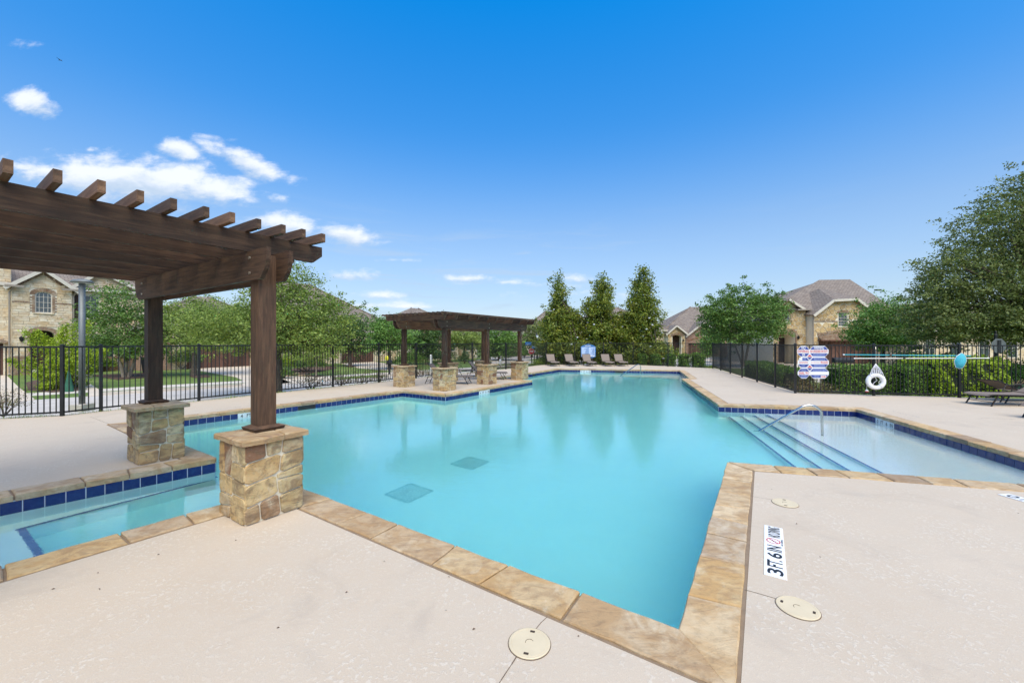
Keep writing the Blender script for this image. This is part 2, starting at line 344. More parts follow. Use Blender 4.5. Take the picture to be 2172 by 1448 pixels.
CLOUDS = [(75, 218, 62, 30, 1.3, R(-10)), (378, 315, 50, 22, 1.2, R(-15)), (520, 340, 105, 26, 1.3, R(-24)), (497, 296, 24, 11, .8, 0),
          (310, 385, 215, 52, 1.5, R(-6)), (420, 400, 110, 40, 1.3, R(-14)), (200, 370, 110, 30, 1.3, R(-6)), (590, 420, 50, 12, .6, R(-12)), (735, 500, 82, 24, 1.4, R(-6)), (610, 475, 80, 26, 1.1, R(-10)), (550, 470, 60, 22, .9, R(-8)), (100, 365, 120, 30, .9, R(-8)),
          (745, 583, 70, 15, .8, R(-3)), (835, 552, 40, 6, .5, 0), (1000, 590, 55, 9, .7, 0), (1090, 600, 130, 12, .6, R(-2)), (1220, 590, 60, 10, .5, 0), (800, 625, 60, 10, .6, 0), (860, 650, 110, 9, .7, 0),
          (1200, 625, 120, 14, .5, 0), (40, 95, 40, 8, .35, 0), (190, 318, 20, 7, .5, 0)]
mk_world()

# ------------------------------------------------------------------ geometry helpers
def G(x, y, z=0.0):
    """ground (or level z) point seen at photo pixel x,y"""
    d = FPX * (HC - z) / (y - HY); return Vector(((x - CX) / FPX * d, d, z))
def GR(x, y, z):
    """point at depth z under the water surface seen at photo pixel x,y, with the bend of light at the surface"""
    w = G(x, y, -.18); d = Vector((w.x, w.y, 0)); hz = d.length; th = math.atan2(hz, HC + .18); tw = math.asin(math.sin(th) / 1.42)
    return w + d / hz * math.tan(tw) * (-.18 - z) + Vector((0, 0, z + .18))
class MB:
    def __init__(s): s.v = []; s.f = []; s.m = []
    def add(s, vs, fs, mi=0):
        o = len(s.v); s.v += [tuple(v) for v in vs]; s.f += [tuple(i + o for i in f) for f in fs]; s.m += [mi] * len(fs)
        return s
    def prism(s, base, top, mi=0):
        n = len(base); fs = [tuple(reversed(range(n))), tuple(range(n, 2 * n))] + [(i, (i + 1) % n, n + (i + 1) % n, n + i) for i in range(n)]
        return s.add(list(base) + list(top), fs, mi)
    def box(s, c, size, ax=None, mi=0):
        c = Vector(c); sx, sy, sz = [q / 2 for q in size]
        e = ax or (Vector((1, 0, 0)), Vector((0, 1, 0)), Vector((0, 0, 1)))
        P = lambda a, b, d: c + e[0] * a * sx + e[1] * b * sy + e[2] * d * sz
        return s.prism([P(-1, -1, -1), P(1, -1, -1), P(1, 1, -1), P(-1, 1, -1)], [P(-1, -1, 1), P(1, -1, 1), P(1, 1, 1), P(-1, 1, 1)], mi)
    def bar(s, a, b, w, h, mi=0, up=Vector((0, 0, 1))):
        a = Vector(a); b = Vector(b); d = b - a; L = d.length
        if L < 1e-6: return s
        d.normalize()
        if abs(d.dot(up)) > .99: up = Vector((0, 1, 0))
        side = d.cross(up).normalized(); u2 = side.cross(d).normalized()
        return s.box((a + b) / 2, (L, w, h), (d, side, u2), mi)
    def tube(s, pts, r, seg=8, mi=0, caps=True):
        pts = [Vector(p) for p in pts]; n = len(pts); rs = r if isinstance(r, (list, tuple)) else [r] * n
        vs = []; prev = None
        for i, p in enumerate(pts):
            d = (pts[min(i + 1, n - 1)] - pts[max(i - 1, 0)]).normalized()
            if prev is None:
                a = Vector((0, 0, 1)) if abs(d.z) < .9 else Vector((1, 0, 0)); prev = d.cross(a).normalized()
            else:
                prev = (prev - d * prev.dot(d))
                prev = prev.normalized() if prev.length > 1e-6 else d.orthogonal().normalized()
            q = d.cross(prev)
            vs += [p + (prev * math.cos(t) + q * math.sin(t)) * rs[i] for t in [2 * math.pi * j / seg for j in range(seg)]]
        fs = [(i * seg + j, i * seg + (j + 1) % seg, (i + 1) * seg + (j + 1) % seg, (i + 1) * seg + j) for i in range(n - 1) for j in range(seg)]
        if caps: fs += [tuple(reversed(range(seg))), tuple(range((n - 1) * seg, n * seg))]
        return s.add(vs, fs, mi)
    def lathe(s, c, prof, seg=16, mi=0):
        c = Vector(c); n = len(prof)
        vs = [c + Vector((math.cos(2 * math.pi * j / seg) * r, math.sin(2 * math.pi * j / seg) * r, z)) for (r, z) in prof for j in range(seg)]
        fs = [(i * seg + j, i * seg + (j + 1) % seg, (i + 1) * seg + (j + 1) % seg, (i + 1) * seg + j) for i in range(n - 1) for j in range(seg)]
        fs += [tuple(reversed(range(seg))), tuple(range((n - 1) * seg, n * seg))]
        return s.add(vs, fs, mi)
    def build(s, name, mat, parent=None, smooth=False, origin=None):
        me = bpy.data.meshes.new(name)
        o = bpy.data.objects.new(name, me); COL.objects.link(o)
        off = Vector((0, 0, 0))
        if parent is not None:
            o.parent = parent; off = wloc(parent)
        if origin is not None:
            o.location = Vector(origin) - off; off = Vector(origin)
        me.from_pydata([(v[0] - off[0], v[1] - off[1], v[2] - off[2]) for v in s.v], [], s.f)
        for mm in (mat if isinstance(mat, (list, tuple)) else [mat]): me.materials.append(mm)
        if any(s.m): me.polygons.foreach_set('material_index', s.m)
        if smooth: me.polygons.foreach_set('use_smooth', [True] * len(me.polygons))
        me.update()
        return o
def wloc(o):
    v = Vector((0, 0, 0))
    while o is not None: v = v + o.location; o = o.parent
    return v
def tag(o, label=None, cat=None, group=None, kind=None):
    if label: o['label'] = label
    if cat: o['category'] = cat
    if group: o['group'] = group
    if kind: o['kind'] = kind
    return o
def thing(name, label, cat, loc, group=None):
    o = bpy.data.objects.new(name, None); COL.objects.link(o); o.location = loc; o.empty_display_size = .2
    return tag(o, label, cat, group)
def copy_tree(o, parent=None):
    c = o.copy(); COL.objects.link(c); c.parent = parent
    for ch in list(o.children): copy_tree(ch, c)
    return c
def sheet(name, poly, z, mat, holes=(), kind='structure', parent=None, thick=0):
    """flat polygon (list of xy) with holes"""
    loops = [[Vector((p[0], p[1], 0)) for p in poly]] + [[Vector((p[0], p[1], 0)) for p in h] for h in holes]
    flat = [p for l in loops for p in l]
    tris = tessellate_polygon(loops)
    mb = MB(); fs = []
    for t in tris:
        a, b, c = [flat[i] for i in t]
        if (b - a).cross(c - a).z < 0: t = (t[0], t[2], t[1])
        fs.append(tuple(t))
    mb.add([(p.x, p.y, z) for p in flat], fs)
    if thick:
        for l in loops[:1]:
            n = len(l)
            mb.add([(p.x, p.y, z) for p in l] + [(p.x, p.y, z - thick) for p in l], [(i, (i + 1) % n, n + (i + 1) % n, n + i) for i in range(n)])
    o = mb.build(name, mat, parent)
    if kind and parent is None: o['kind'] = kind
    return o
def area2(p): return sum(p[i][0] * p[(i + 1) % len(p)][1] - p[(i + 1) % len(p)][0] * p[i][1] for i in range(len(p)))
def offset_poly(poly, d):
    """poly CCW -> moved outward by d"""
    n = len(poly); out = []
    for i in range(n):
        a, b, c = Vector(poly[i - 1][:2]), Vector(poly[i][:2]), Vector(poly[(i + 1) % n][:2])
        d1 = (b - a).normalized(); d2 = (c - b).normalized()
        n1 = Vector((d1.y, -d1.x)); n2 = Vector((d2.y, -d2.x)); m = n1 + n2
        m = m / max(.25, m.dot(n1)) if m.length > 1e-4 else n1
        out.append(b + m * d)
    return out
def isect(p, d, q, e):
    den = d.x * e.y - d.y * e.x; t = ((q.x - p.x) * e.y - (q.y - p.y) * e.x) / den
    return p + d * t
_txt = {}
def text_geo(s):
    if s not in _txt:
        cu = bpy.data.curves.new('t', 'FONT'); cu.body = s; cu.size = 1; cu.resolution_u = 3; cu.offset = .018
        ob = bpy.data.objects.new('t', cu); me = bpy.data.meshes.new_from_object(ob)
        vs = [Vector((v.co.x, v.co.y)) for v in me.vertices]; fs = [tuple(p.vertices) for p in me.polygons]
        x0 = min(v.x for v in vs); x1 = max(v.x for v in vs); y0 = min(v.y for v in vs); y1 = max(v.y for v in vs)
        _txt[s] = ([((v.x - x0) / (x1 - x0), (v.y - y0) / (y1 - y0)) for v in vs], fs)
        bpy.data.objects.remove(ob); bpy.data.meshes.remove(me); bpy.data.curves.remove(cu)
    return _txt[s]
def put_text(mb, s, o, ex, ey, w, h, mi=0):
    """text filling the rectangle o + ex*w, ey*h"""
    vs, fs = text_geo(s); o = Vector(o)
    mb.add([o + ex * (a * w) + ey * (b * h) for a, b in vs], fs, mi)

V = Vector((math.cos(R(56.5)), math.sin(R(56.5)), 0)); U = Vector((V.y, -V.x, 0))     # pool axes: V runs away to the right, U comes back to the right
ZUP = Vector((0, 0, 1))

# ------------------------------------------------------------------ pool outline (inner top edge of the coping, z=0)
def g2(x, y): v = G(x, y); return Vector((v.x, v.y))
near0, near1 = g2(0, 1203), g2(467, 1072); ab0, ab1 = g2(644, 1039), g2(1442, 1340)
PA = isect(near0, near1 - near0, ab0, ab1 - ab0)
PN = near0 - (near1 - near0).normalized() * 4.2
PB = ab1; PC = g2(1545, 981); d_ = g2(2172, 1028)
PD = d_ + (d_ - PC).normalized() * 4.0
PF = g2(1816, 867.5); e_ = g2(2172, 970); PE = e_ + (e_ - PF).normalized() * 3.0
PG = g2(1524, 858); PH = g2(1446, 803.5); PH2 = g2(1463, 802.3); PI_ = g2(1441, 785.5); PJ = g2(1187, 782)
PT = g2(1129, 807); PS = g2(945, 837.6); PR = g2(853.5, 829)
u2 = Vector((U.x, U.y)); v2 = Vector((V.x, V.y))
jd = (PJ - g2(1113, 793)).normalized()
PK = isect(PJ, jd, PT, -u2)
PQ = g2(457, 972); q2 = g2(391.6, 945)
l3 = g2(393, 885)
PL = isect(PQ, q2 - PQ, l3, PR - l3)
m0 = g2(0, 1056); PM = m0 + (m0 - PQ).normalized() * 3.6
pool = [PN, PA, PB, PC, PD, PE, PF, PG, PH, PH2, PI_, PJ, PK, PT, PS, PR, PL, PQ, PM]
if area2(pool) < 0: raise SystemExit('pool orientation')
POOL_W = -.18     # water level
CW, CT = .31, .055  # coping width, thickness
cop_out = offset_poly(pool, CW)

# deck outline follows the fences
fL = [G(132, 882), G(214, 872), G(422, 850), G(585, 832.5), G(706, 820), G(803.6, 811), G(882.6, 802), G(941, 795.3), G(1001.9, 789), G(1073, 783), G(1158.5, 773.2)]
fc0 = fL[0]; fc1 = fL[-1]
fdir = (fc1 - fc0).normalized()
fw0 = G(0, 888.5); fwd = (fw0 - fc0).normalized(); fend = fc0 + fwd * 6.5
fF = [fc1, G(1343, 773.5), G(1512, 781)]
fR = [G(1512, 781), G(1686.8, 833.7)]
fr_d = (G(2034.8, 843.3) - G(1686.8, 833.7)).normalized()
fS = [G(1686.8, 833.7), G(1853.3, 839.0), G(2034.8, 843.3)]
fS.append(fS[-1] + fr_d * 2.1); fS.append(fS[-1] + fr_d * 2.1); fS.append(fS[-1] + fr_d * 2.1)
deck = [(fend.x - 1, -9), (fS[-1].x + 1, -9), fS[-1], fS[0], fR[0], fF[1], fc1, fc0, fend]
deck = [Vector((p[0], p[1])) for p in deck]
if area2(deck) < 0: deck.reverse()
deck_o = offset_poly(deck, .16)
deckobj = sheet('pool_deck', deck_o, 0, M['deck'], holes=[cop_out], thick=.7)

# ------------------------------------------------------------------ ground outside (lower than the deck) and grassy banks
GZ = -.45
g_in = offset_poly(deck, 1.5)
big = [(-260, -120), (260, -120), (260, 420), (-260, 420)]
sheet('ground', big, GZ, M['lawn'], holes=[g_in])
mb = MB(); n_ = len(deck_o)
for i in range(n_):
    a, b = deck_o[i], deck_o[(i + 1) % n_]; c, d = g_in[(i + 1) % n_], g_in[i]
    mb.add([(a.x, a.y, -.03), (b.x, b.y, -.03), (c.x, c.y, GZ), (d.x, d.y, GZ)], [(0, 3, 2, 1)])
tag(mb.build('grass_bank', M['lawn']), kind='structure')

# ------------------------------------------------------------------ coping
def strip_pts(i):
    n = len(pool); return pool[i], pool[(i + 1) % n], cop_out[i], cop_out[(i + 1) % n]
bed = MB()
for i in range(len(pool)):
    a, b, ao, bo = strip_pts(i)
    d = (b - a).normalized()
    bed.prism([(*a, -.07), (*ao, -.07), (*bo, -.07), (*b, -.07)][::-1], [(*a, -.014), (*ao, -.003), (*bo, -.003), (*b, -.014)][::-1])
coping = tag(bed.build('pool_coping', M['grout_tan']), kind='structure')
rs = random.Random(3)
def inset_poly(p, g):
    c = sum((Vector(q) for q in p), Vector((0, 0))) / len(p)
    return [Vector(q) + (c - Vector(q)).normalized() * g for q in p]
def slab(name, poly, z0, z1, mat, parent, r=.008, rag=0, rng=rs):
    """stone slab with eased top edge; poly list of xy"""
    pts = []
    n = len(poly)
    for i in range(n):
        a = Vector(poly[i]); b = Vector(poly[(i + 1) % n]); L = (b - a).length; k = max(1, int(L / .14)) if rag else 1
        nn = Vector(((b - a).y, -(b - a).x)).normalized()
        for j in range(k):
            q = a.lerp(b, j / k)
            if rag and j: q = q + nn * rng.uniform(-rag, rag)
            pts.append(q)
    c = sum(pts, Vector((0, 0))) / len(pts); m = len(pts)
    ring = lambda ins, z: [(*(q + (c - q).normalized() * ins), z + (rng.uniform(-.0015, .0015))) for q in pts]
    vs = ring(0, z0) + ring(0, z1 - r) + ring(r * 1.3, z1)
    fs = [tuple(reversed(range(m)))] + [(k * m + i, k * m + (i + 1) % m, (k + 1) * m + (i + 1) % m, (k + 1) * m + i) for k in range(2) for i in range(m)] + [tuple(range(2 * m, 3 * m))]
    return MB().add(vs, fs).build(name, mat, parent, origin=(c.x, c.y, z0))
for i in range(len(pool)):
    a, b, ao, bo = strip_pts(i); L = (b - a).length; d = (b - a).normalized(); nrm = Vector((d.y, -d.x))
    if L < .5:
        cuts = [0, 1]
    else:
        t = 0; cuts = [0]; big_s = (i == 1)
        while True:
            t += rs.uniform(.30, .62) if not big_s else rs.uniform(.3, .75)
            if t > L - .22: break
            cuts.append(t / L)
        cuts.append(1)
    for j in range(len(cuts) - 1):
        def P(t, outer, sk):
            base = a.lerp(b, t); o_ = ao.lerp(bo, t)
            if 0 < t < 1:
                o_ = base + nrm * CW + d * sk
            return (o_ - nrm * .02) if outer else (base - nrm * .018)
        if j == 0: sk0 = 0
        sk1 = rs.uniform(-.05, .05) if j < len(cuts) - 2 else 0
        t0, t1 = cuts[j], cuts[j + 1]
        q = [P(t0, 0, 0), P(t0, 1, sk0), P(t1, 1, sk1), P(t1, 0, 0)]
        q = q[::-1] if area2(q) < 0 else q
        q = inset_poly(q, .009)
        h = rs.uniform(-.003, .004)
        slab('coping_stone', q, -.062 + rs.uniform(-.004, .004), .010 + h, M['coping'], coping, rag=.006)
        sk0 = sk1

# ------------------------------------------------------------------ pool walls, floor, tiles
FLOOR = -1.12
walls = MB(); n_ = len(pool)
for i in range(n_):
    a, b = pool[i], pool[(i + 1) % n_]
    walls.add([(a.x, a.y, -.05), (b.x, b.y, -.05), (b.x, b.y, FLOOR - .1), (a.x, a.y, FLOOR - .1)], [(0, 1, 2, 3)])
wallo = tag(walls.build('pool_wall', M['plaster']), kind='structure')
sheet('pool_floor', pool, FLOOR, M['plaster'])
# tiles
def clean_tile(w, h): 
    m = MB(); m.prism([(-w / 2, 0, -h / 2), (w / 2, 0, -h / 2), (w / 2, 0, h / 2), (-w / 2, 0, h / 2)][::-1],
                      [(-w / 2 + .002, -.006, -h / 2 + .002), (w / 2 - .002, -.006, -h / 2 + .002), (w / 2 - .002, -.006, h / 2 - .002), (-w / 2 + .002, -.006, h / 2 - .002)][::-1])
    return m
TW, TH, TZ = .148, .15, -.062
grm = MB(); slots = []
for i in range(n_):
    a, b = pool[i], pool[(i + 1) % n_]; L = (b - a).length; d = (b - a).normalized(); nin = Vector((-d.y, d.x))
    grm.add([(*(a + nin * .003), -.055), (*(b + nin * .003), -.055), (*(b + nin * .003), -.225), (*(a + nin * .003), -.225)], [(0, 1, 2, 3)])
    k = max(1, round(L / .155)); st = L / k
    for j in range(k):
        c = a.lerp(b, (j + .5) / k); slots.append((i, j, k, c, d, nin, st))
tag(grm.build('grout_bed', M['grout'], wallo))
# special zones
def edge_t(i, p):   # index of the slot nearest a ground point
    return min((s for s in slots if s[0] == i), key=lambda s: (s[3] - p).length)
EL, ES, EJ, EF2, EH = pool.index(PR), pool.index(PT), pool.index(PI_), pool.index(PE), pool.index(PH)
markers = {}
def mark(i, p, letters):
    s = edge_t(i, p); j0 = s[1]
    # reading left to right as seen from the water: edges run counter-clockwise, seen from inside left->right is decreasing index
    for q, ch in enumerate(letters): markers[(i, j0 - q)] = ch
mark(EL, g2(508, 872), ['4', 'FT', '0', 'IN'])
mark(ES, g2(1038, 827), ['4', 'FT', '0', 'IN'])
mark(EJ, g2(1236, 784), ['3', 'FT', '6', 'IN'])
mark(EF2, g2(1842, 880), ['0', 'FT', '6', 'IN'])
skim = set()
def skimmer(i, p, w=3):
    s = edge_t(i, p)
    for q in range(w): skim.add((i, s[1] + q - w // 2))
skimmer(EL, g2(661, 856)); skimmer(EJ, g2(1313, 785)); skimmer(EH, g2(1499, 842), 2); skimmer(EH, g2(1464, 814), 2); skimmer(EL + 0, g2(661, 856)); skimmer(pool.index(PJ), g2(1128, 790), 2)
tile_mesh = {}
far = MB()
vis = []
for s in slots:
    key = (s[0], s[1]); c = s[3]
    if key in skim or key in markers: continue
    facing = s[5].dot(-c) > 0   # faces the camera
    vis.append((-(0 if facing and c.y > 0.5 and abs(c.x) < 1.35 * c.y + .3 else 50) - c.length, s))
vis.sort(key=lambda t: -t[0])
for rank, (_, s) in enumerate(vis):
    i, j, k, c, d, nin, st = s
    w = st - .007
    pos3 = Vector((*(c + nin * .003), TZ - TH / 2))
    ang = math.atan2(-d.y, -d.x)
    if rank < 295:
        kk = round(w, 3)
        if kk not in tile_mesh:
            o = clean_tile(w, TH).build('tile', M['tile'], wallo); tile_mesh[kk] = o.data
        else:
            o = bpy.data.objects.new('tile', tile_mesh[kk]); COL.objects.link(o); o.parent = wallo
        o.location = pos3; o.rotation_euler = (0, 0, ang)
    else:
        mt = clean_tile(w, TH); mat4 = Matrix.Translation(pos3) @ Matrix.Rotation(ang, 4, 'Z')
        far.add([mat4 @ Vector(v) for v in mt.v], mt.f)
tag(far.build('tile_band', M['tile'], wallo), kind='stuff')
for s in slots:
    i, j, k, c, d, nin, st = s
    if (i, j) in markers:
        o = clean_tile(st - .004, TH).build('marker_tile', M['tile_white'], wallo); o.location = Vector((*(c + nin * .003), TZ - TH / 2)); o.rotation_euler = (0, 0, math.atan2(-d.y, -d.x))
        tag(o, 'white depth marker tile')
        ch = markers[(i, j)]; ex = Vector((-d.x, -d.y, 0)); w = .05 if len(ch) == 1 else .095
        t = MB(); put_text(t, ch, Vector((*(c + nin * .0115), TZ - .108)) - ex * w / 2, ex, ZUP, w, .082)
        lt = t.build('lettering', M['ink'], o); lt.parent = o; lt.matrix_parent_inverse = Matrix()
        # lettering built in world space: express it in the tile's frame
        mi = (Matrix.Translation(o.location) @ Matrix.Rotation(o.rotation_euler.z, 4, 'Z')).inverted()
        off = wloc(o)
        for v in lt.data.vertices: v.co = mi @ (v.co + off)
    elif (i, j) in skim:
        ex = Vector((d.x, d.y, 0)); nn = Vector((nin.x, nin.y, 0))
        tag(MB().box(Vector((*(c + nin * .005), TZ - .07)), (st, .006, .125), (ex, nn, ZUP)).build('skimmer_mouth', M['black'], wallo))  # solid panel; the dark inside of the opening is put into its colour

# steps and shallow shelf at the right
def solid_from(pts_px, z, bottom=FLOOR):
    return [Vector((*G(x, y, z).xy, z)) for x, y in pts_px]
lines = [((1528.3, 871.8), (1684, 991), -.86), ((1552.5, 870.7), (1742, 996), -.67), ((1575.7, 868.3), (1803, 1000.8), -.49), ((1598.3, 866), (1872.6, 1005.6), -.32)]
steps = MB(); edges = MB()
clip_far = (PG, PF - PG); clip_near = (PC, PD - PC)
for q, (p0, p1, z) in enumerate(lines):
    a = GR(*p0, z).xy; b = GR(*p1, z).xy; d = (b - a)
    A_ = isect(a, d, *clip_far); B_ = isect(a, d, *clip_near)
    A_ = A_ - d.normalized() * .0; 
    if q < 3:
        a2 = GR(*lines[q + 1][0], z).xy; b2 = GR(*lines[q + 1][1], z).xy
    C_, D_ = PF, PD
    # solid block from this edge to the far end of the shelf
    poly = [A_, B_, PD, PE, PF]
    poly = [Vector(p) for p in poly]
    if area2(poly) < 0: poly.reverse()
    steps.prism([(p.x, p.y, FLOOR - .05) for p in poly], [(p.x, p.y, z) for p in poly])
    dn = Vector((d.y, -d.x)).normalized()
    if dn.dot(PF - A_) < 0: dn = -dn
    e0, e1 = A_.lerp(B_, .015), A_.lerp(B_, .995)
    for off in (0,):
        edges.add([(*(e0), z + .004), (*(e1), z + .004), (*(e1 + dn * .045), z + .004), (*(e0 + dn * .045), z + .004)], [(0, 1, 2, 3)])
        if q < 0: edges.add([(*(e0 - dn * .004), z + .004), (*(e1 - dn * .004), z + .004), (*(e1 - dn * .004), z - .03), (*(e0 - dn * .004), z - .03)], [(0, 1, 2, 3)])
tag(steps.build('pool_steps', M['plaster']), kind='structure')
# channel bench at the left
BZ = -.62
bq0 = GR(455, 1014, BZ).xy; bq1 = GR(53, 1117, BZ).xy; bq2 = GR(97, 1177, BZ).xy
bd = (bq1 - bq0).normalized(); inward = (bq2 - bq1).normalized()
far_side = [isect(bq0, -inward, PQ, PM - PQ), PM]
be = isect(bq1, inward, near0, near1 - near0)
poly = [bq0, far_side[0], PM, PN, be, bq1]
if area2(poly) < 0: poly.reverse()
bench = MB(); loops = [Vector((p.x, p.y, 0)) for p in poly]
nn_ = len(poly)
for t in tessellate_polygon([loops]):
    a, b, c = [loops[i] for i in t]
    if (b - a).cross(c - a).z < 0: t = (t[0], t[2], t[1])
    bench.add([(loops[i].x, loops[i].y, BZ) for i in t], [(0, 1, 2)])
bench.add([(p.x, p.y, BZ) for p in poly] + [(p.x, p.y, FLOOR - .05) for p in poly], [(i, nn_ + i, nn_ + (i + 1) % nn_, (i + 1) % nn_) for i in range(nn_)])
tag(bench.build('pool_bench', M['plaster']), kind='structure')
def edge_strip(a, b, side, w, z):
    edges.add([(*a, z), (*b, z), (*(b + side * w), z), (*(a + side * w), z)], [(0, 1, 2, 3)])
outn = Vector((bd.y, -bd.x)); outn = outn if outn.dot(PM - bq0) > 0 and outn.dot(far_side[0] - bq0) > 0 else -outn
edge_strip(bq0, bq1, outn, .05, BZ + .004); edge_strip(bq1, be, bd, .06, BZ + .004); edge_strip(bq0, bq0 - inward * .14, -bd, .05, BZ + .004)
eo = edges.build('step_edge_tiles', M['step_tile']); tag(eo, kind='structure')
# alcove at the far right corner: a shallow shelf with four tile strips
az = -.50
sp = [GR(1395, 789.5, az).xy, PI_, PH2, PH, GR(1430, 797, az).xy]
al = [GR(1318, 797, az).xy, Vector((*G(1325, 789, 0).xy,)), PI_, PH2, PH, GR(1440, 803.5, az).xy]
if area2(al) < 0: al.reverse()
loops = [Vector((p.x, p.y, 0)) for p in al]; sh = MB(); nn_ = len(al)
for t in tessellate_polygon([loops]):
    a, b, c = [loops[i] for i in t]
    if (b - a).cross(c - a).z < 0: t = (t[0], t[2], t[1])
    sh.add([(loops[i].x, loops[i].y, az) for i in t], [(0, 1, 2)])
sh.add([(p.x, p.y, az) for p in al] + [(p.x, p.y, FLOOR - .05) for p in al], [(i, nn_ + i, nn_ + (i + 1) % nn_, (i + 1) % nn_) for i in range(nn_)])
tag(sh.build('pool_shelf', M['plaster']), kind='structure')

# water: one closed body, its sides a hair behind the plaster
wp = offset_poly(pool, .004)
loops = [Vector((p.x, p.y, 0)) for p in wp]; wm = MB(); tr_ = []
for t in tessellate_polygon([loops]):
    a, b, c = [loops[i] for i in t]
    tr_.append(tuple(t) if (b - a).cross(c - a).z > 0 else (t[0], t[2], t[1]))
nn_ = len(wp)
wm.add([(p.x, p.y, POOL_W) for p in wp] + [(p.x, p.y, FLOOR - .2) for p in wp],
       tr_ + [tuple(nn_ + i for i in reversed(t)) for t in tr_] + [(i, nn_ + i, nn_ + (i + 1) % nn_, (i + 1) % nn_) for i in range(nn_)])
tag(wm.build('water', M['water']), kind='structure')

# drain grates on the pool floor
def drain(px, py, label):
    c = GR(px, py, FLOOR + .014); t = thing('drain_grate', label, 'drain grate', c, 'drain grates on the pool floor')
    fr = MB(); s = .46
    MB().box(c - ZUP * .008, (s, s, .006), (U, V, ZUP)).build('plate', M['plaster'], t)  # pale plate added to lighten the shaded gaps between the bars
    for q in (-1, 1):
        fr.box(c + U * q * s / 2, (.03, s, .006), (U, V, ZUP)); fr.box(c + V * q * s / 2, (s, .03, .006), (U, V, ZUP))
    fr.build('rim', M['grate'], t)
    for q in range(15): 
        MB().box(c + V * ((q - 7) * s / 15.5), (s, .016, .004), (U, V, ZUP)).build('bar', M['grate'], t)
M['grate'] = plain('weathered_grate', (.50, .62, .62), .6, var=.15)
drain(868, 1044, 'square floor drain grate under open water, nearer the camera')
drain(997, 981, 'square floor drain grate within the far pergola reflection')

# ------------------------------------------------------------------ polygon pieces (flagstone / ashlar)
def clip_half(poly, p, nrm):
    """keep the side where (q-p).nrm <= 0"""
    out = []
    for i in range(len(poly)):
        a, b = poly[i], poly[(i + 1) % len(poly)]; da = (a[0] - p[0]) * nrm[0] + (a[1] - p[1]) * nrm[1]; db = (b[0] - p[0]) * nrm[0] + (b[1] - p[1]) * nrm[1]
        if da <= 0: out.append(a)
        if (da < 0 < db) or (db < 0 < da):
            t = da / (da - db); out.append((a[0] + (b[0] - a[0]) * t, a[1] + (b[1] - a[1]) * t))
    return out
def shrink(poly, g):
    """inset a convex CCW polygon by clipping with moved edges"""
    out = list(poly)
    for i in range(len(poly)):
        a, b = poly[i], poly[(i + 1) % len(poly)]; dx, dy = b[0] - a[0], b[1] - a[1]; L = math.hypot(dx, dy)
        if L < 1e-6: continue
        nx, ny = dy / L, -dx / L
        out = clip_half(out, (a[0] - nx * g, a[1] - ny * g), (nx, ny))
        if len(out) < 3: return []
    return out
def chaikin(poly, k=.22):
    out = []
    for i in range(len(poly)):
        a, b = poly[i], poly[(i + 1) % len(poly)]
        out += [(a[0] + (b[0] - a[0]) * k, a[1] + (b[1] - a[1]) * k), (a[0] + (b[0] - a[0]) * (1 - k), a[1] + (b[1] - a[1]) * (1 - k))]
    return out
def voronoi_cells(seeds, outer):
    cells = []
    for i, s in enumerate(seeds):
        c = list(outer); near = sorted((math.hypot(s[0] - t[0], s[1] - t[1]), j) for j, t in enumerate(seeds) if j != i)[:14]
        for dd, j in near:
            t = seeds[j]; c = clip_half(c, ((s[0] + t[0]) / 2, (s[1] + t[1]) / 2), (t[0] - s[0], t[1] - s[1]))
            if len(c) < 3: break
        if len(c) >= 3: cells.append((s, c))
    return cells
def flag_cells(outer, size, rng, aspect=1.0):
    xs = [p[0] for p in outer]; ys = [p[1] for p in outer]; seeds = []
    nx = max(1, round((max(xs) - min(xs)) / size)); ny = max(1, round((max(ys) - min(ys)) / (size * aspect)))
    for i in range(nx):
        for j in range(ny):
            seeds.append((min(xs) + (max(xs) - min(xs)) * (i + .5 + rng.uniform(-.36, .36) + (.25 if j % 2 else -.25) * (nx > 1)) / nx, min(ys) + (max(ys) - min(ys)) * (j + .5 + rng.uniform(-.34, .34)) / ny))
    return voronoi_cells(seeds, outer)
def guillotine(poly, amin, rng, out):
    A = abs(area2(poly)) / 2
    if A < amin * rng.uniform(.8, 2.2) or len(poly) < 3: out.append(((sum(p[0] for p in poly) / len(poly), sum(p[1] for p in poly) / len(poly)), poly)); return
    xs = [p[0] for p in poly]; ys = [p[1] for p in poly]; w, h = max(xs) - min(xs), max(ys) - min(ys); t = rng.uniform(.36, .64); a = rng.uniform(-.22, .22)
    if w > h * rng.uniform(.75, 1.2): p = (min(xs) + w * t, min(ys) + h / 2); n = (math.cos(a), math.sin(a))
    else: p = (min(xs) + w / 2, min(ys) + h * t); n = (math.sin(a), math.cos(a))
    for sg in (1, -1):
        q = clip_half(poly, p, (n[0] * sg, n[1] * sg))
        if len(q) >= 3: guillotine(q, amin, rng, out)
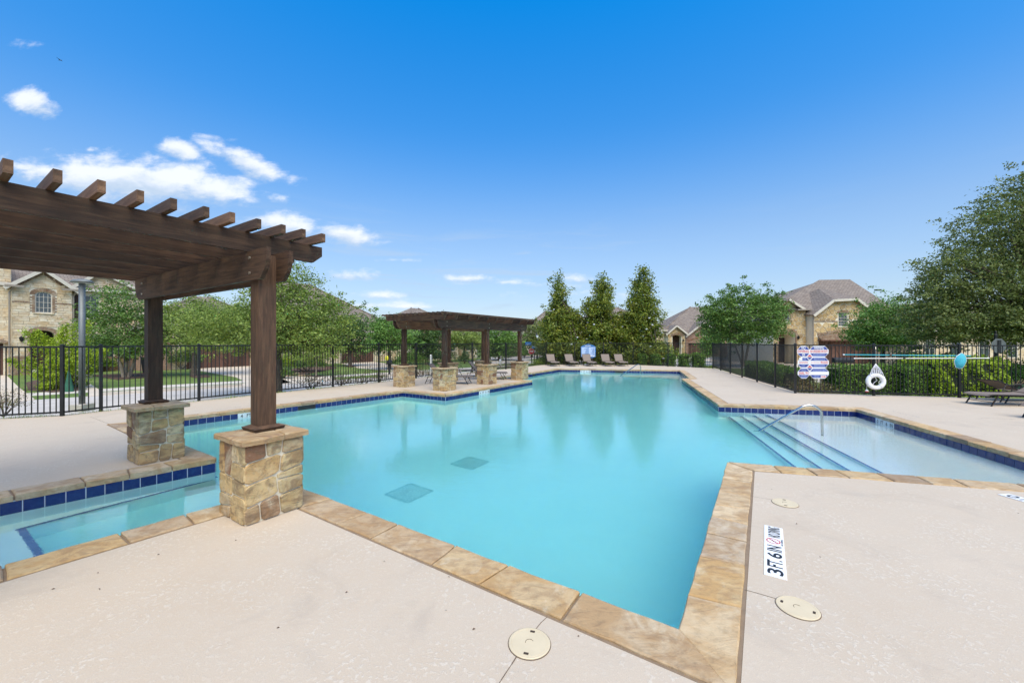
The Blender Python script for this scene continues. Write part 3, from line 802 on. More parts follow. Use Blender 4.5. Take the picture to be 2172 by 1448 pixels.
def ashlar_cells(outer, rng, h=(.12, .26), w=(.3, .75)):
    xs = [p[0] for p in outer]; ys = [p[1] for p in outer]; cells = []; y = min(ys)
    while y < max(ys):
        hh = rng.uniform(*h); x = min(xs) - rng.uniform(0, .3)
        while x < max(xs):
            ww = rng.uniform(*w); c = [(x, y), (x + ww, y), (x + ww, y + hh), (x, y + hh)]
            if hh > .19 and rng.random() < .35:
                m = y + hh * rng.uniform(.4, .6)
                for q in ([(x, y), (x + ww, y), (x + ww, m), (x, m)], [(x, m), (x + ww, m), (x + ww, y + hh), (x, y + hh)]): cells.append(((x + ww / 2, (q[0][1] + q[2][1]) / 2), q))
            else: cells.append(((x + ww / 2, y + hh / 2), c))
            x += ww
        y += hh
    out = []
    n = len(outer)
    for s, c in cells:
        for i in range(n):
            a, b = outer[i], outer[(i + 1) % n]; c = clip_half(c, a, (b[1] - a[1], -(b[0] - a[0])))
            if len(c) < 3: break
        if len(c) >= 3 and abs(area2(c)) > .01: out.append((s, c))
    return out
def cut_openings(cells, rects):
    out = []
    for s, c in cells:
        ok = True
        for (x0, z0, x1, z1) in rects:
            bx0, bx1 = min(p[0] for p in c), max(p[0] for p in c); bz0, bz1 = min(p[1] for p in c), max(p[1] for p in c)
            if bx1 <= x0 or bx0 >= x1 or bz1 <= z0 or bz0 >= z1: continue
            ds = [(x0 - s[0], (x0, 0), (1, 0)), (s[0] - x1, (x1, 0), (-1, 0)), (z0 - s[1], (0, z0), (0, 1)), (s[1] - z1, (0, z1), (0, -1))]
            best = max(ds, key=lambda t: t[0])
            if best[0] < -.12: ok = False; break
            c = clip_half(c, best[1], best[2])
            if len(c) < 3: ok = False; break
        if ok and abs(area2(c)) > .006: out.append((s, c))
    return out
def piece_mesh(mb, poly, F, depth, gap, rng, rnd_=True, bev=.25, mi=0):
    c = shrink(poly, gap)
    if len(c) < 3: return False
    c = [p for i, p in enumerate(c) if math.hypot(p[0] - c[i - 1][0], p[1] - c[i - 1][1]) > .004]
    if len(c) < 3: return False
    if rnd_: c = chaikin(c, .11)
    cx = sum(p[0] for p in c) / len(c); cz = sum(p[1] for p in c) / len(c); b_ = depth * bev * 1.6; m = len(c)
    tilt = (rng.uniform(-.03, .03), rng.uniform(-.03, .03)); dd = depth * rng.uniform(.75, 1.15)
    f1 = lambda p, s, d: F(cx + (p[0] - cx) * s, cz + (p[1] - cz) * s, d)
    sc = max(.6, 1 - b_ / max(.03, math.sqrt(abs(area2(c)) / 2)))
    vs = [f1(p, 1, -.004) for p in c] + [f1(p, 1, dd * .55) for p in c] + [f1(p, sc, dd + (p[0] - cx) * tilt[0] + (p[1] - cz) * tilt[1]) for p in c]
    fs = [(k * m + i, k * m + (i + 1) % m, (k + 1) * m + (i + 1) % m, (k + 1) * m + i) for k in range(2) for i in range(m)] + [tuple(range(2 * m, 3 * m))]
    mb.add(vs, fs, mi); return True

# ------------------------------------------------------------------ pergolas
def board(name, p0, p1, w, h, mat, parent, sag=0, ends=None):
    """a board whose own x axis is its length; ends='ogee' cuts both lower corners back"""
    p0, p1 = Vector(p0), Vector(p1); d = p1 - p0; L = d.length; d.normalize()
    up = ZUP if abs(d.z) < .9 else V
    side = up.cross(d).normalized(); upp = d.cross(side)
    hl = L / 2; prof = [(-hl, h / 2), (hl, h / 2)]
    if ends == 'ogee':
        c = h * .75; cur = [(0, 0), (.02, -.30), (.16, -.62), (.42, -.86), (.6, -1.0)]
        prof = [(-hl, h / 2), (hl, h / 2)] + [(hl - a * c, h / 2 - (.15 + .85 * -b) * h) for a, b in cur] + [(-hl + a * c, h / 2 - (.15 + .85 * -b) * h) for a, b in reversed(cur)]
    elif ends == 'chamfer':
        c = h * .55; prof += [(hl, -h * .05), (hl - c, -h / 2), (-hl + c, -h / 2), (-hl, -h * .05)]
    else: prof += [(hl, -h / 2), (-hl, -h / 2)]
    n = len(prof); vs = [(x, -w / 2, z) for x, z in prof] + [(x, w / 2, z) for x, z in prof]
    fs = [tuple(range(n)), tuple(reversed(range(n, 2 * n)))] + [((i + 1) % n, i, n + i, n + (i + 1) % n) for i in range(n)]
    mb = MB(); mb.v = vs; mb.f = fs; mb.m = [0] * len(fs)
    o = mb.build(name, mat); o.parent = parent
    mt = Matrix((( d.x, side.x, upp.x), (d.y, side.y, upp.y), (d.z, side.z, upp.z))).to_4x4()
    o.matrix_local = Matrix.Translation((p0 + p1) / 2 - wloc(parent)) @ mt
    return o
def pier(c, vx, label, group, size=.52, H=.72, cell=.2, seed=0, cap=.6, wrap=True):
    """stone pier; vx its axis along V"""
    ux = Vector((vx.y, -vx.x, 0)); c = Vector((c.x, c.y, 0)); rng = random.Random(seed)
    t = thing('stone_pier', label, 'stone pier', c, group)
    MB().box(c + ZUP * (H / 2 - .003), (size - .030, size - .030, H), (ux, vx, ZUP)).build('core', M['mortar'], t)
    for (e, nrm) in ((ux, -vx), (-ux, vx), (vx, ux), (-vx, -ux)):
        hw = size / 2 - .001
        def F(a, z, d, e=e, nrm=nrm): return c + e * a + nrm * (size / 2 - .019 + d) + ZUP * z
        outer = [(-hw, .0), (hw, .0), (hw, H), (-hw, H)]
        cl_ = []; guillotine(outer, cell * cell * .95, rng, cl_)
        for s, cell_ in cl_:
            mb = MB()
            if piece_mesh(mb, cell_, F, .021, .0065, rng, bev=.3):
                cc = sum((Vector(v) for v in mb.v), Vector()) / len(mb.v); mb.build('stone', M['pier'], t, origin=cc)
    # cap: three or four slabs
    hc = cap / 2; k = rng.uniform(-.06, .06); k2 = rng.uniform(-.1, .1)
    q = lambda a, b: (c + ux * a + vx * b).xy
    for poly in ([q(-hc, -hc), q(k, -hc), q(k + .04, k2), q(-hc, k2 + .03)], [q(k, -hc), q(hc, -hc), q(hc, k2 - .03), q(k + .04, k2)], [q(-hc, k2 + .03), q(k + .04, k2), q(hc, k2 - .03), q(hc, hc), q(-hc, hc)]):
        if area2(poly) < 0: poly.reverse()
        slab('capstone', inset_poly(poly, .003), H - .002, H + .05 + rng.uniform(-.003, .003), M['cap'], t, r=.01, rag=.012, rng=rng)
    return t
def pergola(label, axis_a, axis_b, o, na, nb, da, db, zb, post_z, beam_h, joist_h, raft_h, over_a, over_b, n_joist, n_raft, post=.14, raft_w=.038, joist_off=None, raft_span=None):
    """beams run along a (pairs either side of each post row), joists along b... posts at o + i*da*axis_a + j*db*axis_b"""
    t = thing('pergola', label, 'pergola', o)
    rng = random.Random(5)
    A, B = axis_a, axis_b
    for i in range(na):
        for j in range(nb):
            p = o + A * (da * i) + B * (db * j)
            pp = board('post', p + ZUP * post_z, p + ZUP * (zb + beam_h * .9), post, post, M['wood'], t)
            tr = MB(); s0, s1 = post / 2 + .06, post / 2 + .012; q = lambda s, z: [p + A * (s * x) + B * (s * y) + ZUP * z for x, y in ((-1, -1), (1, -1), (1, 1), (-1, 1))]
            if A.cross(B).z < 0: qq = lambda s, z: q(s, z)[::-1]
            else: qq = q
            tr.prism(qq(s0 - .015, post_z), qq(s0, post_z + .035)); tr.prism(qq(s0, post_z + .0355), qq(s1, post_z + .055))
            tr.build('base_trim', M['wood'], t)
    for j in range(nb):
        for sgn in (-1, 1):
            off = B * (db * j + sgn * (post / 2 + .021))
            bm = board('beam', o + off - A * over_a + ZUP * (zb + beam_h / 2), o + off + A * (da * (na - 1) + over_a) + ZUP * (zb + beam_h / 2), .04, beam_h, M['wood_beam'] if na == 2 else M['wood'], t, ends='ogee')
            for i in range(na):
                for dz in (.07, beam_h - .07):
                    c = o + A * (da * i) + B * (db * j + sgn * (post / 2 + .041)) + ZUP * (zb + dz)
                    MB().tube([c, c + B * sgn * .012], .013, 8).build('bolt', M['bolt'], t)
    return t, rng

# near pergola: beams along U across the channel, joists along V
VP = Vector((math.cos(R(57)), math.sin(R(57)), 0)); UP_ = Vector((VP.y, -VP.x, 0))
def uv(u, v, z=0): return UP_ * u + VP * v + ZUP * z
pcs = [(-4.28, 2.0), (-7.45, 2.0)]
o1 = uv(-7.45, 2.0 - 4.8)
t1, rng1 = pergola('dark stained timber pergola on stone piers over the narrow channel, cut by the left edge', UP_, VP, o1, 2, 3, 3.17, 2.4, 2.25, .765, .29, .19, .09, .32, .3, 7, 11, post=.165)
for k in range(7):
    u = -4.36 - .585 * k
    board('joist', uv(u, -4.0, 2.54 + .095 + .001), uv(u, 2.66, 2.54 + .095 + .001), .042, .19, M['wood'], t1, ends='chamfer' if k < 9 else None)
for k in range(26):
    v = 2.52 - .214 * k + rng1.uniform(-.006, .006); zt = 2.732 + .045
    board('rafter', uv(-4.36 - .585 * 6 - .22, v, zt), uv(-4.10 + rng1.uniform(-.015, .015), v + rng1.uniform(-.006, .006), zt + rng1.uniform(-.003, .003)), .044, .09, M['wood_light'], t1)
p1c = (G(467.6, 1086) + G(642, 1076)) / 2; p2c = (G(269, 975.6) + G(391.5, 968)) / 2
pier(p1c, V, 'nearest fieldstone pier, largest in view, under the front pergola post', 'fieldstone piers of the pergolas', size=.53, cell=.19, seed=12)
pier(p2c, V, 'fieldstone pier between the left deck and the channel under the front pergola', 'fieldstone piers of the pergolas', size=.50, cell=.2, seed=23)
for k, (u, v) in enumerate(((-4.28, -.4), (-7.45, -.4), (-4.28, -2.8), (-7.45, -2.8))):
    pier(uv(u, v), V, ['fieldstone pier beside the left edge on the near deck', 'fieldstone pier beyond the left edge across the channel', 'fieldstone pier behind the camera on the near deck side', 'fieldstone pier behind the camera across the channel'][k], 'fieldstone piers of the pergolas', size=.52, cell=.27, seed=40 + k)

# far pergola: beams along V, joists along U
P1 = Vector((-2.29, 13.52, 0)); DV = 2.38; DU = 2.0
o2 = P1 - U * DU
t2, rng2 = pergola('dark stained timber pergola on six stone piers standing on the pool platform', V, U, o2, 3, 2, DV, DU, 2.10, .765, .29, .17, .06, .42, .3, 10, 14)
zj = 2.39 + .085
for k in range(11):
    v = -.42 + (2 * DV + .84) * k / 10
    board('joist', o2 - U * .48 + V * v + ZUP * (zj + .001), o2 + U * (DU + .48) + V * v + ZUP * (zj + .001), .04, .17, M['wood'], t2, ends='ogee')
for k in range(15):
    u = -.46 + (DU + .92) * k / 14
    board('rafter', o2 + U * u - V * .62 + ZUP * (2.562 + .03), o2 + U * u + V * (2 * DV + .62) + ZUP * (2.562 + .03), .045, .06, M['wood'], t2)
labs = {(0, 0): 'fieldstone pier at the left rear corner of the far pergola', (0, 1): 'fieldstone pier at the platform corner of the far pergola, nearest the water', (1, 0): 'fieldstone pier mostly hidden behind the platform corner pier',
        (1, 1): 'middle fieldstone pier in the front row of the far pergola', (2, 0): 'farthest rear fieldstone pier of the far pergola beside the fence', (2, 1): 'fieldstone pier at the right end of the far pergola platform'}
for i in range(3):
    for j in range(2):
        pier(o2 + V * (DV * i) + U * (DU * j), V, labs[(i, j)], 'fieldstone piers of the pergolas', size=.56, cell=.2, seed=60 + i * 2 + j, cap=.64)

# ------------------------------------------------------------------ loungers
def tubep(mb, pts, r=.014): mb.tube(pts, r, 6)
def make_lounger(back_ang, label, group='loungers on the pool deck'):
    t = thing('sun_lounger', label, 'lounger', (0, 0, 0), group)
    L, W, H = 1.25, .60, .30; bl = .60; hw = W / 2
    ca, sa = math.cos(back_ang), math.sin(back_ang)
    for s in (-1, 1):
        m = MB(); tubep(m, [(-.02, s * hw, H - .05), (.03, s * hw, H - .01), (.12, s * hw, H), (L * .6, s * hw, H - .012), (L + .45, s * hw, H - .005)]); m.build('side_rail', M['bronze'], t)
        m = MB(); tubep(m, [(L, s * (hw - .02), H + .01), (L + bl * ca, s * (hw - .02), H + bl * sa)]); m.build('backrest_rail', M['bronze'], t)
        m = MB(); m.bar((.24, s * hw, H), (.06, s * hw, 0), .028, .02); m.build('leg', M['bronze'], t)
        m = MB(); m.bar((L - .05, s * hw, H), (L - .22, s * hw, 0), .028, .02); m.build('leg', M['bronze'], t)
        m = MB(); m.bar((L + .38, s * hw, H), (L + .52, s * hw, 0), .028, .02); m.build('leg', M['bronze'], t)
        m = MB(); tubep(m, [(L - .28, s * (hw + .02), H), (L - .16, s * (hw + .03), H + .19), (L + .20, s * (hw + .03), H + .20), (L + .26, s * (hw + .02), H)], .012); m.build('armrest', M['bronze'], t)
    m = MB(); tubep(m, [(.12, -hw, .10), (.12, hw, .10)], .009); m.build('stretcher', M['bronze'], t)
    m = MB(); tubep(m, [(L + .47, -hw, .10), (L + .47, hw, .10)], .009); m.build('stretcher', M['bronze'], t)
    m = MB(); tubep(m, [(L + bl * ca, -hw + .02, H + bl * sa), (L + bl * ca, hw - .02, H + bl * sa)]); m.build('top_rail', M['bronze'], t)
    m = MB(); n = 10
    xs = [(.0, H - .035), (.04, H + .0), (.14, H + .012), (.45, H + .0), (.9, H - .012), (L, H + .008)]
    vs = []; fs = []
    for i, (x, z) in enumerate(xs): vs += [(x, -hw, z), (x, 0, z - .012), (x, hw, z), (x, hw, z - .008), (x, 0, z - .02), (x, -hw, z - .008)]
    for i in range(len(xs) - 1):
        for k in range(6): fs.append((i * 6 + k, i * 6 + (k + 1) % 6, (i + 1) * 6 + (k + 1) % 6, (i + 1) * 6 + k))
    fs += [tuple(range(6)), tuple(reversed(range((len(xs) - 1) * 6, len(xs) * 6)))]
    m.add(vs, fs); m.build('seat_sling', M['sling'], t)
    m = MB(); m.bar((L + .01, 0, H + .015), (L + bl * ca, 0, H + .005 + bl * sa), W - .03, .008, up=Vector((-sa, 0, ca))); m.build('backrest_sling', M['sling'], t)
    return t
def place(o, x, y, rz): o.location = (x, y, 0); o.rotation_euler = (0, 0, rz)
l0 = make_lounger(R(50), 'leftmost taupe sling lounger in the row along the far fence')
far_l = [(1178, 'leftmost taupe sling lounger in the row along the far fence'), (1218, 'taupe sling lounger just left of the blue pool rules sign'), (1255.5, 'taupe sling lounger standing in front of the blue pool rules sign'),
         (1294, 'taupe sling lounger right of the rules sign, second from right in the far row'), (1323, 'rightmost taupe sling lounger in the row along the far fence')]
for q, (px, lb) in enumerate(far_l):
    o = l0 if q == 0 else copy_tree(l0); o['label'] = lb
    c = G(px, 777.0); place(o, c.x, c.y, R(90) + [.12, .1, .06, -.02, -.03][q])
lo = copy_tree(l0); lo['label'] = 'taupe lounger in the shade between the corner pier and middle pier of the far pergola'
def lay(o, foot, head_dir): place(o, foot.x, foot.y, math.atan2(head_dir.y, head_dir.x))
f0 = (G(1001, 814) + G(983, 818.5)) / 2; h0 = (G(898, 818.6) + G(918, 815.7)) / 2
f0 = G(1001, 815); f0.z = 0
lay(lo, Vector((f0.x - .05, f0.y + .25, 0)), Vector((-1.0, .12, 0)))
lo2 = copy_tree(l0); lo2['label'] = 'taupe lounger reaching out right of the middle pier under the far pergola'
f2 = G(1073, 804.5); lay(lo2, Vector((f2.x + .02, f2.y + .1, 0)), Vector((-1, .12, 0)))
lo3 = copy_tree(l0); lo3['label'] = 'taupe lounger farthest back under the far pergola, only its top showing behind the corner pier'
f3 = G(1010, 800); lay(lo3, Vector((f3.x + .2, f3.y + .6, 0)), Vector((-1, .12, 0)))
lr = make_lounger(R(28), 'taupe sling lounger by the golden hedge at the right edge, foot end pointing left')
place(lr, 12.13, 10.42, R(-4))
lr2 = copy_tree(lr); lr2['label'] = 'taupe sling lounger nearest at the right edge with only its foot in view'
place(lr2, 11.05, 8.4, R(-6))
# a second reclined back behind the first one
lr3 = make_lounger(R(28), 'taupe sling lounger reversed behind the first at the right edge, its back leaning left')
place(lr3, 15.05, 11.0, R(176))

# ------------------------------------------------------------------ handrails
def rail(name, pts, label, r=.022):
    # round the corner with a smooth bend
    t = MB(); t.tube(pts, r, 12); o = t.build('rail', M['steel'], None, True)
    th = thing('handrail', label, 'handrail', pts[0], 'steel grab rails in the pool'); o.parent = th; o.location = -Vector(pts[0])
    esc = MB(); esc.lathe(Vector(pts[-1]) + Vector((0, 0, 0)), [(.05, 0), (.05, .006), (.03, .014)], 16); esc.build('escutcheon', M['steel'], th)
    return th
def bez(a, b, c, n=8): return [a.lerp(b, t).lerp(b.lerp(c, t), t) for t in [i / n for i in range(n + 1)]]
fa = G(1745, 921, POOL_W); D_ = fa.y
top = Vector(((1736 - CX) / FPX * D_, D_, HC - (868 - HY) / FPX * D_)); 
lowp = G(1612, 913, POOL_W)
peak = Vector(((1722 - CX) / FPX * (D_ - .02), D_ - .02, HC - (850 - HY) / FPX * D_))
hd = lowp - peak
pts = [lowp + hd * .12] + [lowp] + bez(peak + hd * .22, peak + Vector((.02, 0, .005)), Vector((fa.x - .02, fa.y, peak.z - .22))) + [Vector((fa.x, fa.y, -.44))]
rail('handrail', pts, 'stainless grab rail rising from the shallow steps on the right')
fb = G(1359, 791, POOL_W); lw = G(1316, 797, POOL_W); pk = Vector((fb.x - .05, fb.y, HC - (769 - HY) / FPX * fb.y)); hd = lw - pk
pts = [lw + hd * .1, lw] + bez(pk + hd * .25, pk, Vector((fb.x, fb.y, pk.z - .25))) + [Vector((fb.x, fb.y, -.4))]
rail('handrail', pts, 'stainless grab rail at the far end of the pool', r=.024)

# ------------------------------------------------------------------ deck fittings
def lid(px, py, ang, label):
    c = G(px, py, .0); r = .114; t = thing('skimmer_lid', label, 'skimmer lid', c, 'round skimmer lids in the deck')
    MB().lathe(c, [(r + .004, .001), (r + .004, .003)], 40).build('gap_ring', M['joint'], t)
    MB().lathe(c, [(r, .001), (r, .0055), (r - .004, .008)], 40).build('disc', M['lid'], t)
    for s in (-1, 1):
        a = ang; q = c + Vector((math.cos(a), math.sin(a), 0)) * s * r * .72
        MB().box(q + ZUP * .0085, (.014, .026, .002), (Vector((math.cos(a), math.sin(a), 0)), Vector((-math.sin(a), math.cos(a), 0)), ZUP)).build('finger_slot', M['slot'], t)
    m = MB(); m.tube([c + Vector((math.cos(a) * .022, math.sin(a) * .022, .0085)) for a in [R(20 + i * 14) for i in range(13)]], .0012, 5); m.build('moulded_ring', M['slot'], t)
    m = MB(); m.tube([c + Vector((math.cos(a) * (r * .86), math.sin(a) * (r * .86), .0078)) for a in [2 * math.pi * i / 40 for i in range(41)]], .0012, 5, caps=False); m.build('rim_bead', M['lid'], t)
lid(1123, 1364, R(75), 'round cream skimmer lid at the bottom centre, crossed by a deck joint')
lid(1692, 1289, R(-40), 'round cream skimmer lid beside the near end of the depth marker')
lid(1665, 1067, R(60), 'round cream skimmer lid farthest, right of the coping')
def joint(pts, w=.006):
    m = MB(); P_ = [G(*p, .0) for p in pts]; fine = []
    rr = random.Random(len(pts) + int(pts[0][0]))
    for a, b in zip(P_, P_[1:]):
        k = max(2, int((b - a).length / .05))
        fine += [a.lerp(b, i / k) + Vector((rr.uniform(-.003, .003), rr.uniform(-.003, .003), 0)) for i in range(k)]
    fine.append(P_[-1])
    for a, b in zip(fine, fine[1:]):
        d = (b - a).normalized(); s = Vector((-d.y, d.x, 0)) * (w / 2 * rr.uniform(.5, 1.2)); m.add([a - s + ZUP * .002, b - s + ZUP * .002, b + s + ZUP * .002, a + s + ZUP * .002], [(0, 1, 2, 3)])
    tag(m.build('deck_joint', M['joint']), kind='structure')
joint([(1160, 1308), (1137, 1333)]); joint([(1095, 1392), (1052, 1460)]); joint([(1580, 1250), (1646, 1269)], .004); joint([(1594, 1052), (1640, 1060)], .003); joint([(190, 883), (234, 900)], .006); joint([(2080, 886), (2155, 889)], .008)
# depth marker
mo = G(1623.8, 1218.5); mx_ = (G(1623.8, 1113.9) - mo); my_ = (mo - G(1669.8, 1231)); Lm = mx_.length; ex = mx_.normalized(); ey = Vector((-ex.y, ex.x, 0)); Wm = .135
mo = G(1669.8, 1231) ; mo = mo + Vector((0, 0, .004))
dm = thing('depth_marker', 'white depth marker plate reading 3 FT. 6 IN beside the pool corner', 'depth marker', mo)
MB().box(mo + ex * Lm / 2 + ey * Wm / 2 - ZUP * .001, (Lm, Wm, .005), (ex, ey, ZUP)).build('plate', M['white'], dm)
tx = MB(); z_ = ZUP * .003
for s, a, w in (('3', .03, .085), ('FT.', .14, .12), ('6', .29, .085), ('IN', .40, .10)): put_text(tx, s, mo + ex * a + ey * .018 + z_, ex, ey, w, .098)
put_text(tx, 'NO DIVING', mo + ex * .665 + ey * .02 + z_, ex, ey, .215, .09)
put_text(tx, 'NO DIVING', mo + ex * .53 + ey * .006 + z_, ex, ey, .12, .013)
tx.build('lettering', M['ink'], dm)
cc = mo + ex * .59 + ey * .072 + z_; rg = MB()
for i in range(24):
    a0, a1 = 2 * math.pi * i / 24, 2 * math.pi * (i + 1) / 24; q = lambda a, r: cc + ex * math.cos(a) * r + ey * math.sin(a) * r
    rg.add([q(a0, .042), q(a0, .050), q(a1, .050), q(a1, .042)], [(0, 1, 2, 3)])
rg.bar(cc + (ex + ey) * .031 + ZUP * .001, cc - (ex + ey) * .031 + ZUP * .001, .007, .0006)
rg.build('prohibition_ring', M['red'], dm)
fg = MB(); fg.bar(cc + ex * .02 + ey * .01, cc - ex * .012 - ey * .004, .008, .0006); fg.bar(cc - ex * .02 - ey * .018, cc + ex * .0 - ey * .012, .006, .0006); fg.build('diver_symbol', M['ink'], dm)
m2 = G(2128, 1048); m2.z = .004; ex2 = (G(2172, 1060.5) - G(2128, 1048)).normalized(); ex2 = Vector((ex2.x, ex2.y, 0)).normalized(); ey2 = Vector((-ex2.y, ex2.x, 0))
dm2 = thing('depth_marker', 'white depth marker plate cut by the right edge, showing a black 0', 'depth marker', m2)
MB().box(m2 + ex2 * .4 - ey2 * .0, (.8, .14, .005), (ex2, ey2, ZUP)).build('plate', M['white'], dm2)
tx = MB(); put_text(tx, '0', m2 + ex2 * .035 - ey2 * .05 + z_, ex2, ey2, .085, .1); put_text(tx, 'FT. 6 IN', m2 + ex2 * .15 - ey2 * .05 + z_, ex2, ey2, .38, .1); tx.build('lettering', M['ink'], dm2)
# worn stencils near the edge (only specks of ink are left)
def stencil(p0, p1, label, h=.1):
    a, b = G(*p0), G(*p1); e = (b - a); L = e.length; e.normalize(); f = Vector((-e.y, e.x, 0)); rr = random.Random(int(p0[0])); m = MB()
    for i in range(26):
        q = a + e * (L * i / 26 + rr.uniform(0, .03)) + f * rr.uniform(0, h) + ZUP * .003; w_ = rr.uniform(.02, .06)
        if rr.random() < .7: m.add([q, q + e * w_, q + e * w_ * .8 + f * .016, q + e * .01 + f * .014], [(0, 1, 2, 3)])
    tag(m.build('worn_stencil', M['stencil']), label, 'stencil', 'worn depth stencils on the deck')
M['stencil'] = plain('faded_stencil_ink', (.26, .27, .29), .8, var=.3, scale=40)
stencil((450, 870), (535, 860), 'worn stencil specks on the left deck by the 4 FT tiles')
stencil((1590, 850), (1650, 848), 'worn stencil specks left of the big safety sign fence, by the coping')
stencil((1880, 870), (1942, 885), 'worn stencil specks along the right coping below the hedge')
db = MB(); rr = random.Random(4)
for px, py in [(500, 1145), (336, 1175), (208, 1214), (211, 1248), (113, 1248), (1637, 1037), (1227, 1348), (946, 1293), (952, 1222), (1005, 1333), (2160, 1088), (815, 1189), (1690, 1110), (1740, 1180), (735, 1255), (590, 1330)]:
    q = G(px, py, .004); s = rr.uniform(.006, .012); a = rr.uniform(0, 3); d = Vector((math.cos(a), math.sin(a), 0)); f = Vector((-d.y, d.x, 0))
    db.add([q - d * s, q + f * s * .4 + ZUP * .004, q + d * s, q - f * s * .4], [(0, 1, 2), (0, 2, 3)])
tag(db.build('leaf_litter', M['debris']), kind='stuff')

# ------------------------------------------------------------------ fences
FH = 1.53
pk_mesh = {}
def fence(points, label, group=None, joined=False, spacing=.1, mid=False, ends=(True, True), extra_posts=(), cap_sub=True):
    o = thing('metal_fence', label, 'fence', (points[0].x, points[0].y, 0), group)
    base = Vector((points[0].x, points[0].y, 0)); jm = MB()
    for k in range(len(points) - 1):
        a, b = points[k].copy(), points[k + 1].copy(); a.z = b.z = 0; d = (b - a).normalized(); L = (b - a).length
        for z, h in ((FH, .035), (.085, .035)):
            MB().bar(a + ZUP * z, b + ZUP * z, .03, h).build('rail', M['fence'], o)
        n = round(L / spacing); rot = math.atan2(d.y, d.x)
        for i in range(1, n):
            p = a.lerp(b, i / n)
            if joined: jm.box(p + ZUP * (FH / 2 + .03), (.016, .016, FH - .06), (d, Vector((-d.y, d.x, 0)), ZUP))
            else:
                if 'p' not in pk_mesh:
                    q = MB().box((0, 0, FH / 2 + .03), (.016, .016, FH - .06)).build('picket', M['fence']); pk_mesh['p'] = q.data
                else: q = bpy.data.objects.new('picket', pk_mesh['p']); COL.objects.link(q)
                q.parent = o; q.location = p - base; q.rotation_euler = (0, 0, rot)
    if joined: tag(jm.build('pickets', M['fence'], o), kind='stuff')
    for k, p in enumerate(points):
        if (k == 0 and not ends[0]) or (k == len(points) - 1 and not ends[1]): continue
        p = Vector((p.x, p.y, 0)); d = (points[min(k + 1, len(points) - 1)] - points[max(k - 1, 0)]); d.z = 0; d.normalize(); ax = (d, Vector((-d.y, d.x, 0)), ZUP)
        po = MB().box(p + ZUP * (FH + .03) / 2, (.058, .058, FH + .03), ax).build('post', M['fence'], o)
        q = lambda s, z: [p + ax[0] * (x * s) + ax[1] * (y * s) + ZUP * z for x, y in ((-1, -1), (1, -1), (1, 1), (-1, 1))]
        m = MB(); m.prism(q(.034, FH + .031), q(.034, FH + .045)); m.prism(q(.034, FH + .0455), q(.008, FH + .062)); m.build('post_cap', M['fence'], po)
    return o
fence([fend, fc0 + fwd * 4.4, fc0 + fwd * 2.2, fc0], 'black metal picket fence section meeting the left edge in front of the stone house', 'black picket fences round the pool')
fence(fL, 'long black metal picket fence along the street side on the left', 'black picket fences round the pool', ends=(False, True))
fence([fF[0], fF[0].lerp(fF[1], .33), fF[0].lerp(fF[1], .66), fF[1], G(1417, 777.2), fF[2]], 'black metal picket fence across the far end behind the row of loungers', 'black picket fences round the pool', ends=(False, True))
fence([G(1512, 781), G(1528.6, 785.6), G(1549, 792.3), G(1574, 800.2), G(1605.8, 809.8), G(1644.5, 821), G(1686.8, 833.7)], 'black metal picket fence running towards the camera left of the safety sign', 'black picket fences round the pool', ends=(False, True))
fence(fS, 'black metal picket fence carrying the safety sign, life ring and poles', 'black picket fences round the pool', ends=(False, True))

# ------------------------------------------------------------------ things on the right fence
fe = (fS[1] - fS[0]).normalized(); fe = Vector((fe.x, fe.y, 0)).normalized(); fn = Vector((fe.y, -fe.x, 0))   # fn points to the camera side
def onf(px, py, off=.05):
    """point on the fence plane (offset towards the pool) seen at px,py"""
    o = Vector((fS[0].x, fS[0].y, 0)) + fn * off; k = (px - CX) / FPX
    # o + fe*a = t*(k,1)
    den = fe.x - k * fe.y; a = (k * o.y - o.x) / den; p = o + fe * a; return Vector((p.x, p.y, HC - (py - HY) / FPX * p.y))
sg = thing('safety_sign', 'white and navy pool safety sign of joined octagons reading NO DIVING and WARNING', 'sign', onf(1691, 803))
def octo(x0, y0, x1, y1, c):
    return [(x0 + c, y0), (x1 - c, y0), (x1, y0 + c), (x1, y1 - c), (x1 - c, y1), (x0 + c, y1), (x0, y1 - c), (x0, y0 + c)]
def poly_on(poly, off, mb, thick=0, mi=0):
    vs = [onf(x, y, off) for x, y in poly]
    if thick: mb.prism([v - fn * thick for v in vs], vs, mi)
    else: mb.add(vs, [tuple(range(len(vs)))], mi)
wht = MB(); nav = MB(); pal = MB(); redm = MB()
rows = [(733.5, 757), (757, 780), (780, 802.5)]; OFF = .05
for r_, (y0, y1) in enumerate(rows):
    xL, xR = (1691, 1757.5) if r_ == 0 else (1692, 1758)
    c = 8
    poly_on(octo(xL, y0, 1718, y1, c), OFF, wht, .006); poly_on(octo(1717, y0, xR, y1, c), OFF + .0005 * (r_ + 1), wht, .006)
    def band(xa, xb, ya, yb, ca, top, mb, off):   # trapezium band
        if top: poly_on([(xa + ca, ya), (xb - ca, ya), (xb - 1.5, yb), (xa + 1.5, yb)], off, mb)
        else: poly_on([(xa + 1.5, ya), (xb - 1.5, ya), (xb - ca, yb), (xa + ca, yb)], off, mb)
    for (xa, xb) in ((xL, 1718), (1717, xR)):
        band(xa, xb, y0 + 1.5, y0 + 7.6, 7.5, True, nav, OFF + .004); band(xa, xb, y1 - 7.6, y1 - 1.5, 7.5, False, nav, OFF + .004)
